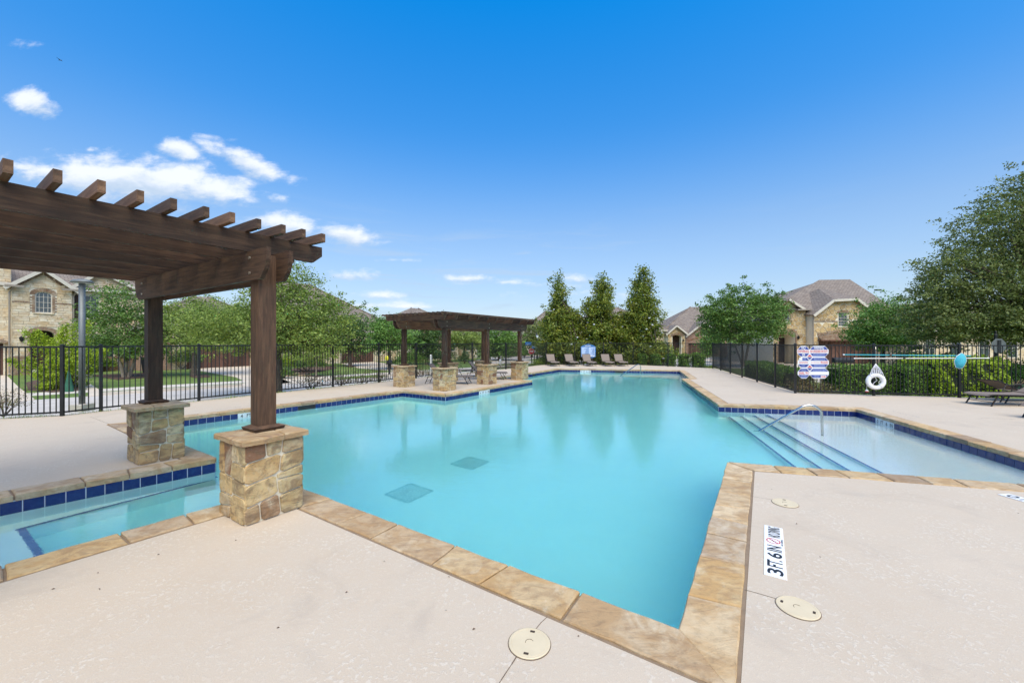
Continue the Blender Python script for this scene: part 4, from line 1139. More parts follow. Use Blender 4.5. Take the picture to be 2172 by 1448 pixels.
for (cx_, cy_) in ((1717.5, 757), (1717.5, 780)):
    poly_on([(cx_, cy_ - 8), (cx_ + 8, cy_), (cx_, cy_ + 8), (cx_ - 8, cy_)], OFF + .006, wht, .004)
    poly_on([(cx_, cy_ - 5.5), (cx_ + 5.5, cy_ - .4), (cx_ - 5.5, cy_ - .4)], OFF + .008, redm); poly_on([(cx_ - 5.5, cy_ + .6), (cx_ + 5.5, cy_ + .6), (cx_, cy_ + 5.6)], OFF + .008, nav)
# small print bars
rr = random.Random(9)
def print_bars(x0, x1, ya, yb, mb, n):
    for i in range(n):
        y = ya + (yb - ya) * (i + .5) / n; x = x0
        while x < x1:
            w = rr.uniform(1.2, 3.4); poly_on([(x, y - .45), (min(x + w, x1), y - .45), (min(x + w, x1), y + .45), (x, y + .45)], OFF + .006, mb); x += w + .7
print_bars(1725, 1750, 750.5, 755, pal, 3); print_bars(1726, 1750, 758.8, 764.2, pal, 3); print_bars(1726, 1750, 773.2, 778, pal, 3); print_bars(1724, 1752, 782, 787.4, pal, 3); print_bars(1726, 1738, 795.6, 801, pal, 3)
print_bars(1700, 1710, 781.8, 787.2, pal, 3); print_bars(1699, 1711, 796, 801, pal, 3); print_bars(1704, 1710, 758.8, 763.6, pal, 3); print_bars(1695, 1714, 766.5, 770.5, redm, 2); print_bars(1720, 1739, 767, 770, redm, 1); print_bars(1700, 1708, 773.4, 777, pal, 2)
poly_on([(1695, 758.5), (1702, 758.5), (1702, 764), (1695, 764)], OFF + .006, wht)
poly_on([(1741, 796), (1752, 796), (1752, 801), (1741, 801)], OFF + .006, wht)
wht.build('panel', M['white'], sg); nav.build('navy_band', M['navy'], sg); tag(pal.build('small_print', M['pale_print'], sg), kind='stuff')
poly_on([(1742, 797.6), (1749, 797.6), (1749, 796.4), (1752, 798.6), (1749, 800.8), (1749, 799.6), (1742, 799.6)], OFF + .0085, redm)
def txt_on(s, x0, y0, x1, y1, off, mb):
    o = onf(x0, y1, off); e = onf(x1, y1, off) - o; u_ = onf(x0, y0, off) - o; put_text(mb, s, o, e.normalized(), u_.normalized(), e.length, u_.length)
wt = MB(); txt_on('NO', 1700, 734.4, 1708.5, 740.4, OFF + .007, wt); txt_on('WARNING', 1726, 734.4, 1748, 740.4, OFF + .007, wt); wt.build('white_lettering', M['white'], sg)
txt_on('DIVING', 1692.5, 742.2, 1716, 747.8, OFF + .007, redm); txt_on('NO LIFEGUARD ON DUTY', 1719, 742.2, 1756, 747.8, OFF + .007, redm)
txt_on('RULES', 1741, 765.6, 1756, 770.8, OFF + .007, redm); txt_on('DIAL 911', 1695, 788.4, 1716, 793.8, OFF + .007, redm)
redm.build('red_lettering', M['red_ink'], sg)
cs = onf(1704.5, 752.3, OFF + .0075); rg = MB()
for i in range(16):
    a0, a1 = 2 * math.pi * i / 16, 2 * math.pi * (i + 1) / 16; q = lambda a, r: cs + fe * math.cos(a) * r + ZUP * math.sin(a) * r
    rg.add([q(a0, .026), q(a0, .040), q(a1, .040), q(a1, .026)], [(0, 1, 2, 3)])
rg.bar(cs + (fe + ZUP) * .022, cs - (fe + ZUP) * .022, .01, .001, up=fn); rg.build('prohibition_ring', M['white'], sg)

def pole_thing(name, x0, y0, x1, y1, off, mat, label, r=.015):
    a, b = onf(x0, y0, off), onf(x1, y1, off); t = thing(name, label, 'pole', a, 'telescopic poles hung on the fence')
    MB().tube([a, b], r, 10).build('shaft', mat, t); MB().tube([a, a.lerp(b, .012)], r * 1.25, 10).build('grip', M['white'], t)
    c = a.lerp(b, .38); MB().tube([c, c.lerp(b, .03)], r * 1.2, 10).build('collar', M['black'], t); return t
pole_thing('net_pole', 1788, 752, 2059, 754.5, .075, M['teal'], 'long teal telescopic pole laid level along the fence, above the white pole')
wp_ = pole_thing('rescue_pole', 1811, 760, 2098, 759.5, .10, M['alu'], 'long white aluminium pole laid level along the fence, below the teal pole')
# skimmer net with hoop
nc = onf(2038, 764, .14)
nt = thing('leaf_net', 'teal mesh leaf net with a hoop hanging from the poles', 'leaf net', nc)
hoop = []; bag = MB()
outl = [(2039, 748.5), (2045, 751), (2049, 758), (2050, 765), (2046, 774), (2041, 781), (2034, 781.5), (2027, 779), (2024.5, 770), (2024, 765), (2029, 755)]
ring0 = [onf(x, y, .13) for x, y in outl]; c0 = sum(ring0, Vector()) / len(ring0)
ringm = [c0.lerp(p, .72) + fn * .05 - ZUP * .01 for p in ring0]; ringt = [c0.lerp(p, .3) + fn * .07 - ZUP * .05 for p in ring0]; n = len(ring0)
bag.add(ring0 + ringm + ringt, [(k * n + i, k * n + (i + 1) % n, (k + 1) * n + (i + 1) % n, (k + 1) * n + i) for k in range(2) for i in range(n)] + [tuple(range(2 * n, 3 * n))])
M['mesh'] = plain('teal_mesh_fabric', (.06, .42, .52), .7, var=.35, scale=60, bump=.6)
bag.build('mesh_bag', M['mesh'], nt, True)
MB().tube(ring0 + [ring0[0]], .008, 6).build('hoop', M['alu'], nt)
# ring buoy
rc = onf(1857.5, 808.5, .13)
lr_ = thing('life_ring', 'white life ring hanging on the fence from a white net', 'life ring', rc)
def torus(c, e1, e2, Rr, r, mb, n=40, s=14):
    nn = e1.cross(e2); vs = []
    for i in range(n):
        a = 2 * math.pi * i / n; d = e1 * math.cos(a) + e2 * math.sin(a)
        for j in range(s):
            b = 2 * math.pi * j / s; vs.append(c + d * (Rr + r * math.cos(b)) + nn * r * math.sin(b))
    mb.add(vs, [(i * s + j, ((i + 1) % n) * s + j, ((i + 1) % n) * s + (j + 1) % s, i * s + (j + 1) % s) for i in range(n) for j in range(s)])
tm = MB(); torus(rc, fe, ZUP, .19, .062, tm); tm.build('ring', M['white'], lr_, True)
for a in (35, 130, 215, 310):
    a = R(a); b = MB(); ccx = rc + (fe * math.cos(a) + ZUP * math.sin(a)) * .19; tang = -fe * math.sin(a) + ZUP * math.cos(a); torus(ccx, (fe * math.cos(a) + ZUP * math.sin(a)), fn, .068, .006, b, 14, 6)
    b.tube([ccx - tang * .01, ccx + tang * .01], .069, 12); b.build('strap', M['rope'], lr_, True)
ropes = MB()
ropes.tube([rc + fe * -.15 - ZUP * .16 + fn * .07, rc + fe * -.04 - ZUP * .02 + fn * .03, rc + fe * .02 + ZUP * .03 + fn * .03, rc + fe * -.02 + ZUP * .10 + fn * .03, rc + fe * -.10 + ZUP * .19 + fn * .07], .006, 6)
ropes.tube([rc + fe * .20 + ZUP * .10 + fn * .06, rc + fe * .08 + ZUP * .02 + fn * .03, rc + fe * .06 - ZUP * .03 + fn * .03, rc + fe * .12 - ZUP * .19 + fn * .07], .006, 6)
ropes.build('grab_rope', M['rope'], lr_)
# rope net above
ntm = MB(); apex = onf(1857.5, 771, .09)
for i in range(7):
    a = (i - 3) / 3; b = rc + fe * a * .17 + ZUP * (.19 + .05 * (1 - a * a)) + fn * .05; ntm.tube([apex, apex.lerp(b, .5) + fe * a * .02, b], .006, 5)
for lv in (.3, .45, .6, .75, .88):
    ptsn = []
    for i in range(13):
        a = (i - 6) / 6; b = rc + fe * a * .17 + ZUP * (.19 + .05 * (1 - a * a)) + fn * .05; ptsn.append(apex.lerp(b, lv + (.04 if i % 2 else -.03)) + fe * a * .02 + fn * .004)
    ntm.tube(ptsn, .006, 5)
rn = tag(ntm.build('rope_net', M['rope'], lr_))
hk = MB(); hk.tube([onf(1857.5, 735, .04), onf(1857.5, 740, .07), apex + ZUP * .03, apex], .006, 6); hk.build('hook', M['steel'], lr_)
fl = onf(1838.5, 829, .08); ft = thing('rope_float', 'red and white rope float hanging low by the life ring', 'float', fl)
m = MB(); m.lathe(fl, [(.012, -.03), (.04, -.02), (.046, 0)], 16); m.build('lower_half', M['red'], ft, True)
m = MB(); m.lathe(fl, [(.046, .001), (.04, .02), (.02, .036), (.012, .055)], 16); m.build('upper_half', M['white'], ft, True)
m = MB(); m.tube([fl + ZUP * .05, onf(1838.5, 818, .10), rc - fe * .15 - ZUP * .16], .005, 6); m.build('cord', M['rope'], ft)

# pool rules sign on the far fence
fcn = G(1257, 777.3); fy = fcn.y - .02
def fpx(px, py, d=0): return Vector(((px - CX) / FPX * (fy - d), fy - d, HC - (py - HY) / FPX * (fy - d)))
yq = (fF[1] - fF[0]).normalized(); tt = (fpx(1247, 750).x - fF[0].x) / (fF[1].x - fF[0].x); fy = fF[0].lerp(fF[1], tt).y - .06
ps = thing('rules_sign', 'blue pool rules board with a peaked top on the far fence', 'sign', fpx(1248, 760))
outl = [(1232, 735), (1236, 732.5), (1248, 729), (1260, 732.5), (1263.5, 735.5), (1263.5, 756.5), (1258, 758.5), (1248, 760.5), (1237, 758.5), (1232.5, 756.5)]
bd_ = MB(); bd_.prism([fpx(x, y, 0) for x, y in outl], [fpx(x, y, .03) for x, y in outl]); bd_.build('board', M['signblue'], ps)
bd_ = MB(); bd_.prism([fpx(x, y, .031) for x, y in [(1233.5, 736), (1262, 736), (1262, 756), (1233.5, 756)]], [fpx(x, y, .034) for x, y in [(1233.5, 736), (1262, 736), (1262, 756), (1233.5, 756)]]); bd_.build('text_panel', M['signpale'], ps)
bl_ = MB(); wl = MB(); rr = random.Random(2)
for i in range(9):
    y = 738 + i * 1.85
    for (xa, xb) in ((1234.5, 1246), (1249, 1261)):
        s0 = rr.uniform(.35, .8); bl_.add([fpx(xa + (xb - xa) * s0, y, .037), fpx(xb, y, .037), fpx(xb, y + .9, .037), fpx(xa + (xb - xa) * s0, y + .9, .037)], [(0, 1, 2, 3)])
bl_.add([fpx(1246.6, 736.5, .037), fpx(1248.2, 736.5, .037), fpx(1248.2, 753, .037), fpx(1246.6, 753, .037)], [(0, 1, 2, 3)])
bl_.build('text_lines', M['signblue'], ps)
put_text(wl, 'POOL RULES', fpx(1241, 734.6, .037), Vector((1, 0, 0)), ZUP, .40, .085)
for i in range(5): wl.add([fpx(1234.5 + i * 5.5, 754, .037), fpx(1238.5 + i * 5.5, 754, .037), fpx(1238.5 + i * 5.5, 756, .037), fpx(1234.5 + i * 5.5, 756, .037)], [(0, 1, 2, 3)])
wl.build('white_lettering', M['white'], ps)

# ------------------------------------------------------------------ streets, drives, walks (all lie on the lower ground)
def gpoly(px, z): return [G(x, y, GZ).xy for x, y in px]
def ground_sheet(name, px, lvl, mat, extra=()):
    p = gpoly(px, GZ) + [Vector(e) for e in extra]
    if area2(p) < 0: p.reverse()
    return sheet(name, p, GZ + lvl, mat, thick=.02 if lvl > .01 else 0)
# left street: far kerb line fitted from the photo, near kerb hidden below the bank
kA, kB = G(77.5, 847.7, GZ).xy, G(701, 806.6, GZ).xy; kd = (kB - kA).normalized(); kn = Vector((-kd.y, kd.x)) 
if kn.dot(Vector((-1, 0))) < 0: kn = -kn
K = lambda s, t: kA + kd * s + kn * t     # s along the street, t away from the pool
sp_ = [K(-40, 0), K(27, 0), K(60, -2.5), K(60, -10), K(27, -6.2), K(10, -6.6), K(-40, -7.2)]
if area2(sp_) < 0: sp_.reverse()
sheet('street', sp_, GZ + .004, M['concrete'])
def kerb(a, b, name='kerb'):
    m = MB(); d = (b - a); L = d.length; d.normalize(); n = Vector((-d.y, d.x))
    m.box(((a + b) / 2).to_3d() + ZUP * (GZ + .05), (L, .16, .13), (d.to_3d(), n.to_3d(), ZUP)); tag(m.build(name, M['kerb']), kind='structure')
W0 = -40
def qs(s0, s1, t0, t1): 
    p = [K(s0, t0), K(s1, t0), K(s1, t1), K(s0, t1)]
    return p if area2(p) > 0 else p[::-1]
sheet('sidewalk', qs(-40, 28, 1.7, 3.0), GZ + .012, M['kerb'], thick=.02)
def spx(x, y): q = G(x, y, GZ).xy - kA; return q.dot(kd), q.dot(kn)
# driveways, from garage doors to the kerb
def drive_px(px): ground_sheet('driveway', px, .02, M['drive'])
drive_px([(395, 781.5), (531, 776), (618, 812), (590, 815), (505, 822), (470, 822), (525, 812), (500, 800)])
drive_px([(724, 771), (795, 767.5), (872, 778), (905, 792), (860, 800), (800, 796), (835, 787), (760, 781)])
drive_px([(-160, 850), (-160, 800), (14, 796), (40, 822), (75, 848), (0, 854)])
ground_sheet('path', [(150, 803), (172, 802), (212, 828), (212, 839), (186, 841), (188, 828)], .02, M['drive'])
drive_px([(606, 798), (690, 800), (722, 806), (600, 815), (590, 812)])
kerb(K(-40, .08), K(-.9, .08)); kerb(K(1.6, .08), K(6.2, .08)); kerb(K(9.0, .08), K(9.4, .08)); kerb(K(13.5, .08), K(19, .08))
# mulch beds
def bed_px(px): ground_sheet('mulch_bed', px, .028, M['mulch'])
bed_px([(55, 812), (105, 800), (160, 806), (175, 828), (110, 833), (60, 828)]); bed_px([(190, 796), (330, 790), (330, 799), (250, 806)]); bed_px([(400, 797), (440, 794), (446, 800), (412, 802)]); bed_px([(600, 786), (660, 776), (700, 776), (715, 781), (640, 796), (604, 796)])
bed_px([(650, 798.5), (672, 796), (690, 798), (672, 800.5)]); bed_px([(728, 777), (745, 775), (760, 777), (745, 779)])
# roads beyond the far fence
sheet('street', [(8.5, 32), (21, 30.5), (70, 33), (70, 44), (-4, 44), (-4, 37.5), (8.5, 37.5)], GZ + .005, M['concrete'])
sheet('street', [(-4.0, 44.0), (1.5, 44.0), (6, 60), (10, 90), (2, 90), (-2, 60)], GZ + .009, M['concrete'])
sheet('sidewalk', [(8, 46), (60, 46), (60, 47.3), (8, 47.3)], GZ + .012, M['kerb'])
drive_px([(1456, 757.6), (1511, 757.6), (1520, 766), (1440, 766)])
drive_px([(1722, 770.5), (1838, 770.5), (1800, 790), (1770, 812), (1690, 812), (1705, 790)])
ground_sheet('path', [(1905, 779), (1990, 762), (2172, 757), (2172, 762), (2000, 767), (1925, 783)], .02, M['kerb'])
ground_sheet('path', [(1664, 768), (1690, 768), (1680, 790), (1655, 790)], .02, M['drive'])
bed_px([(1560, 800), (1690, 812), (1690, 822), (1555, 806)])

# grass fringes along the fences
def fringe(a, b, w, n, h=(.05, .16), z0=-.04, side=1, drop=.3, name='grass'):
    rr = np.random.default_rng(int(abs(a.x * 100)) + n); d = (b - a); L = d.length; d = d.normalized(); nrm = Vector((-d.y, d.x)) * side
    t = rr.random(n) * L; s = rr.random(n) ** 1.3 * w
    bx = a.x + d.x * t + nrm.x * s; by = a.y + d.y * t + nrm.y * s; bz = z0 - drop * s
    hh = rr.uniform(*h, n) * (0.4 + .6 * np.abs(np.sin(t * 2.3 + s * 4)) ) ; ang = rr.random(n) * 6.283; lean = rr.uniform(0, .6, n) * hh
    wd = .006
    v = np.empty((n, 3, 3)); v[:, 0] = np.stack([bx - np.sin(ang) * wd, by + np.cos(ang) * wd, bz], 1); v[:, 1] = np.stack([bx + np.sin(ang) * wd, by - np.cos(ang) * wd, bz], 1)
    v[:, 2] = np.stack([bx + np.cos(ang) * lean, by + np.sin(ang) * lean, bz + hh], 1)
    return v.reshape(-1, 3)
def np_mesh(name, verts, nper, mat, parent=None, kind=None, origin=(0, 0, 0)):
    me = bpy.data.meshes.new(name); n = len(verts); f = n // nper
    me.vertices.add(n); me.vertices.foreach_set('co', (verts - np.array(origin)).astype(np.float32).ravel())
    me.loops.add(n); me.loops.foreach_set('vertex_index', np.arange(n, dtype=np.int32))
    me.polygons.add(f); me.polygons.foreach_set('loop_start', np.arange(0, n, nper, dtype=np.int32)); 
    me.materials.append(mat); me.update(calc_edges=True)
    o = bpy.data.objects.new(name, me); COL.objects.link(o); o.parent = parent
    if kind: o['kind'] = kind
    return o
gv = [fringe(fc0.xy, fc1.xy, 1.2, 26000, side=1), fringe(fc0.xy, fend.xy, 1.2, 9000, side=-1), fringe(fS[0].xy, fS[3].xy, .5, 1600, side=1, h=(.03, .09))]
np_mesh('grass', np.concatenate(gv), 3, M['grass'], kind='stuff')

# ------------------------------------------------------------------ foliage
def leaf_quads(c, nrm, size, rng, asp=.5, droop=0.0):
    """c Nx3 centres, nrm Nx3 normals -> N quads (diamond leaf)"""
    n = len(c); a = rng.normal(size=(n, 3)); a[:, 2] -= droop; a -= nrm * (a * nrm).sum(1, keepdims=True); a /= np.linalg.norm(a, axis=1, keepdims=True) + 1e-9
    b = np.cross(nrm, a); s = (size * rng.uniform(.65, 1.35, n))[:, None]
    v = np.empty((n, 4, 3)); v[:, 0] = c - a * s * .5; v[:, 1] = c + b * s * asp * .5 + nrm * s * .06; v[:, 2] = c + a * s * .5; v[:, 3] = c - b * s * asp * .5 + nrm * s * .06
    return v.reshape(-1, 3)
def unit(rng, n):
    v = rng.normal(size=(n, 3)); return v / np.linalg.norm(v, axis=1, keepdims=True)
def crown_points(blobs, nclump, rng, shell=2.0):
    vol = np.array([b[3] * b[4] * b[5] for b in blobs]); p = vol ** .75; p /= p.sum(); idx = rng.choice(len(blobs), nclump, p=p); B = np.array(blobs)[idx]
    d = unit(rng, nclump); r = rng.random(nclump) ** (1 / (1 + shell))
    c = B[:, :3] + d * B[:, 3:6] * r[:, None]
    # drop clumps buried deep inside other blobs
    keep = np.ones(nclump, bool)
    for k, b in enumerate(blobs):
        q = (c - np.array(b[:3])) / np.array(b[3:6]); keep &= ~((np.linalg.norm(q, axis=1) < .45) & (rng.random(nclump) < .8))
    return c[keep], d[keep]
def tree(name, label, cat, base, blobs, nclump, nleaf, lsize, crad, mat, trunk_h, trunk_r, seed, bark='bark', group=None, limbs=14, stems=1, flat=.6, shell=2.0, up=.55, asp=.5, spray=0, droop=0):
    """blobs: world-space ellipsoids (x,y,z,rx,ry,rz)"""
    rng = np.random.default_rng(seed); pr = random.Random(seed)
    t = thing(name, label, cat, base, group)
    c, d = crown_points(blobs, nclump, rng, shell)
    if spray:   # outward twigs that break the outline
        k = rng.choice(len(c), spray); ext = c[k] + d[k] * crad * rng.uniform(1.0, 2.6, (spray, 1)); c = np.concatenate([c, ext]); d = np.concatenate([d, d[k]])
    n = len(c); cr = crad * rng.uniform(.6, 1.3, n)
    if spray: cr[-spray:] *= .55
    off = rng.normal(size=(n, nleaf, 3)) * cr[:, None, None] * .55; off[:, :, 2] *= flat
    # stretch clumps outwards so they read as sprays
    off += d[:, None, :] * (rng.random((n, nleaf, 1)) - .3) * cr[:, None, None] * .8
    pts = (c[:, None, :] + off).reshape(-1, 3)
    nr = unit(rng, len(pts)) + np.array([0, 0, up]) + np.repeat(d, nleaf, 0) * .35; nr /= np.linalg.norm(nr, axis=1, keepdims=True)
    np_mesh('crown', leaf_quads(pts, nr, lsize, rng, asp, droop), 4, mat, t, origin=base)
    b = Vector(base); ctr = Vector(np.array(blobs)[:, :3].mean(0)); m = MB()
    starts = []
    for s in range(stems):
        a = 2 * math.pi * s / stems + pr.random(); lean = .0 if stems == 1 else .35
        p0 = b + Vector((math.cos(a), math.sin(a), 0)) * (0 if stems == 1 else trunk_r * 1.2) - ZUP * .05; p2 = b + Vector((math.cos(a) * lean * trunk_h, math.sin(a) * lean * trunk_h, trunk_h)); p1 = p0.lerp(p2, .5) + Vector((pr.uniform(-.1, .1), pr.uniform(-.1, .1), 0)) * trunk_h * .3
        m.tube([p0, p0 + ZUP * .12, p1, p2], [trunk_r * 1.5, trunk_r * 1.05, trunk_r * .9, trunk_r * .7], 8); starts.append(p2)
    order = sorted(range(n if not spray else n - spray), key=lambda i: pr.random())[:limbs]
    for q, i in enumerate(order):
        e = Vector(c[i]); s = starts[q % stems]; midp = s.lerp(e, .5) + ZUP * (e - s).length * .08 + Vector((pr.uniform(-1, 1), pr.uniform(-1, 1), pr.uniform(-.5, .5))) * .08 * (e - s).length
        r0 = trunk_r * pr.uniform(.35, .6); m.tube([s - ZUP * .05, s.lerp(midp, .5), midp, midp.lerp(e, .6), e], [r0, r0 * .8, r0 * .6, r0 * .35, .008], 5)
    m.build('trunk', M[bark], t, True)
    return t
def blobs_px(spec, Y, depth=.9):
    """crown lobes measured in the photo: (px, py, rx_px, ry_px[, dY]) at distance Y"""
    out = []
    for b in spec:
        px, py, rx, ry = b[:4]; y = Y + (b[4] if len(b) > 4 else 0); k = y / FPX
        out.append(((px - CX) * k, y, HC - (py - HY) * k, rx * k, max(rx, ry) * k * depth, ry * k))
    return out
def base_at(px, Y, z=GZ): return ((px - CX) / FPX * Y, Y, z)

# left oak right behind the fence
tree('oak_tree', 'spreading green oak right behind the left fence, largest tree of the left side', 'tree', base_at(590, 14.2, -.2),
     blobs_px([(590, 690, 130, 42), (640, 655, 85, 40, .4), (585, 640, 60, 55, 0), (625, 590, 45, 32, .2), (500, 690, 95, 38, .3), (690, 690, 62, 45, .3), (555, 720, 110, 25, -.4), (640, 725, 80, 22, -.3), (430, 690, 60, 36, .6)], 14.5), 1350, 36, .085, .34, M['leaf_oak'], 1.5, .13, 11, limbs=34, spray=130, flat=.45)
# tree by the stone house
tree('crape_myrtle_tree', 'dense myrtle tree with pale blossom in the lawn of the limestone house', 'tree', base_at(268, 23.3),
     blobs_px([(262, 700, 75, 50), (250, 650, 50, 45), (235, 625, 28, 25), (300, 700, 45, 50), (210, 705, 30, 35), (285, 735, 60, 22)], 23.3), 520, 30, .13, .42, M['leaf_myrtle'], 1.1, .10, 12, 'bark_light', stems=3, limbs=18, spray=50)
# two mid trees left of the front post
tree('shade_tree', 'green shade tree on the lawn before the brown garage, behind the second pergola post', 'tree', base_at(411, 24.4),
     blobs_px([(415, 690, 75, 42), (400, 660, 50, 30), (460, 680, 60, 45), (380, 715, 40, 22), (440, 725, 60, 18)], 24.4), 520, 28, .13, .45, M['leaf_oak'], 1.7, .15, 13, limbs=16, spray=50, group='shade trees along the left street')
tree('sapling', 'thin pale-stemmed sapling in a mulch ring by the left street', 'tree', base_at(671, 24.0),
     blobs_px([(668, 752, 42, 18), (690, 742, 40, 20), (650, 745, 36, 16)], 24.0), 170, 24, .11, .3, M['leaf_oak'], 1.05, .055, 14, 'bark_light', limbs=10, spray=20)
tree('shade_tree', 'dark green shade tree in front of the second garage door', 'tree', base_at(743, 33.5),
     blobs_px([(740, 712, 46, 34), (752, 690, 34, 24), (715, 725, 28, 18), (765, 728, 24, 16)], 33.5), 330, 26, .17, .5, M['leaf_dark'], 1.9, .16, 15, limbs=12, spray=30, group='shade trees along the left street')
tree('shade_tree', 'bright green shade tree left of the far pergola, mailbox below it', 'tree', base_at(826, 29.5),
     blobs_px([(826, 712, 44, 30), (820, 695, 30, 20), (850, 722, 24, 18), (800, 728, 22, 14)], 29.5), 330, 26, .16, .48, M['leaf_bright'], 1.7, .15, 16, limbs=12, spray=30, group='shade trees along the left street')
tree('shade_tree', 'green shade tree seen through the far pergola left of its corner post', 'tree', base_at(905, 36),
     blobs_px([(902, 712, 36, 26), (880, 722, 26, 18), (922, 722, 24, 20), (905, 742, 28, 12)], 36), 300, 24, .2, .5, M['leaf_dark'], 1.6, .14, 17, limbs=10, spray=20, group='shade trees along the left street')
tree('shade_tree', 'pale yellow-green tree seen through the middle of the far pergola', 'tree', base_at(985, 42),
     blobs_px([(985, 712, 36, 20), (1000, 724, 30, 18), (968, 722, 24, 14)], 42), 300, 24, .2, .5, M['leaf_pale'], 1.8, .14, 18, limbs=10, spray=20, group='shade trees along the left street')
tree('shade_tree', 'green tree seen through the right bay of the far pergola', 'tree', base_at(1058, 44),
     blobs_px([(1060, 714, 34, 28), (1080, 728, 28, 26), (1040, 735, 26, 22)], 44), 330, 24, .22, .6, M['leaf_bright'], 1.6, .14, 19, limbs=10, spray=20, group='shade trees along the left street')
tree('shade_tree', 'grey-green far tree just left of the magnolias, behind the lantern post', 'tree', base_at(1128, 52),
     blobs_px([(1130, 705, 16, 22), (1140, 722, 16, 22), (1125, 728, 14, 18)], 52), 200, 22, .24, .6, M['leaf_liveoak'], 1.6, .14, 20, limbs=8, spray=14)
tree('shade_tree', 'distant dark tree between the limestone house and the far roof', 'tree', base_at(960, 62), blobs_px([(945, 700, 30, 26), (905, 708, 26, 20), (975, 706, 24, 18)], 62), 220, 22, .32, .9, M['leaf_dark'], 3, .2, 21, limbs=6)
# magnolias
def magnolia(px, ptop, w, seed, label, Y=31.5):
    h = 772 - ptop; bl = []; rr = random.Random(seed)
    for i in range(17):
        f = i / 16; y = ptop + 6 + (h - 16) * f; r = w * (.14 + .80 * f ** .75) * rr.uniform(.6, 1.3)
        if f > .45: r *= 1.15
        bl.append((px + rr.uniform(-.45, .45) * w * f + rr.uniform(-5, 5), y, r, 11 + 6 * f, rr.uniform(-.5, .5)))
    t = tree('magnolia_tree', label, 'tree', base_at(px, Y), blobs_px(bl, Y), 1500, 22, .19, .34, M['leaf_mag'], 5.5, .12, seed, group='magnolia trees behind the far fence', limbs=30, shell=3.5, up=.4, asp=.42, spray=80, flat=.8)
    rng = np.random.default_rng(seed); B = np.array(blobs_px(bl, Y)); k = rng.choice(np.arange(6, 17), 12); d = unit(rng, 12); d[:, 1] = -np.abs(d[:, 1]) - .3; d /= np.linalg.norm(d, axis=1, keepdims=True)
    for i in range(12):
        c = B[k[i], :3] + d[i] * B[k[i], 3:6] * 1.12
        m = MB(); m.lathe(c, [(.02, -.05), (.075, -.01), (.085, .04), (.05, .06)], 7); m.build('blossom', M['rope'], t)
magnolia(1188, 588, 47, 31, 'left magnolia of the three behind the far fence')
magnolia(1276, 588, 50, 32, 'middle magnolia of the three, behind the rules sign')
magnolia(1360, 571, 56, 33, 'right and tallest magnolia of the three')
tree('magnolia_tree', 'low magnolia growth filling the base between the three tall magnolias', 'tree', base_at(1310, 32.2),
     blobs_px([(1230, 745, 60, 26), (1290, 742, 60, 28), (1345, 742, 60, 28), (1395, 748, 34, 22), (1180, 752, 38, 20)], 32.0, .4), 700, 22, .19, .34, M['leaf_mag'], .8, .08, 30, limbs=14, asp=.42, up=.4)
# right side
tree('crape_myrtle_tree', 'vase shaped myrtle tree with pale forked stems between the two right houses', 'tree', base_at(1577, 33),
     blobs_px([(1575, 672, 78, 42), (1575, 632, 42, 26), (1530, 655, 38, 24), (1625, 652, 34, 26), (1510, 690, 24, 20), (1640, 690, 30, 26), (1580, 705, 70, 22), (1500, 665, 18, 12), (1655, 662, 18, 14)], 33), 950, 28, .17, .42, M['leaf_myrtle'], 1.9, .075, 34, 'bark_light', stems=4, limbs=40, spray=150, up=.3)
tree('crape_myrtle_tree', 'low green myrtle in front of the brick garage, right of the clipped hedges', 'tree', base_at(1508, 40),
     blobs_px([(1512, 722, 24, 16), (1506, 738, 16, 16)], 40), 160, 22, .2, .5, M['leaf_bright'], 1.0, .06, 35, 'bark_light', limbs=8)
tree('shade_tree', 'bright green tree overlapping the right corner of the flagstone house', 'tree', base_at(1872, 25),
     blobs_px([(1868, 690, 56, 38), (1850, 715, 46, 18), (1900, 660, 40, 34), (1885, 712, 60, 22), (1835, 700, 22, 18)], 25), 720, 30, .13, .42, M['leaf_bright'], 1.6, .15, 36, limbs=20, spray=80)
tree('live_oak_tree', 'huge dark live oak filling the right edge', 'tree', base_at(2215, 17.2, -.3),
     blobs_px([(2200, 600, 190, 120), (2110, 640, 130, 80), (2060, 590, 90, 60), (2120, 500, 95, 60), (2185, 440, 90, 70), (2040, 680, 110, 48), (1985, 640, 55, 35), (2130, 700, 120, 34), (2230, 700, 120, 30), (2000, 560, 46, 26), (1980, 700, 60, 26), (2230, 400, 70, 50), (2290, 520, 150, 110)], 17.2), 3300, 34, .105, .36, M['leaf_liveoak'], 2.2, .3, 37, limbs=70, spray=420, flat=.4, shell=1.6)
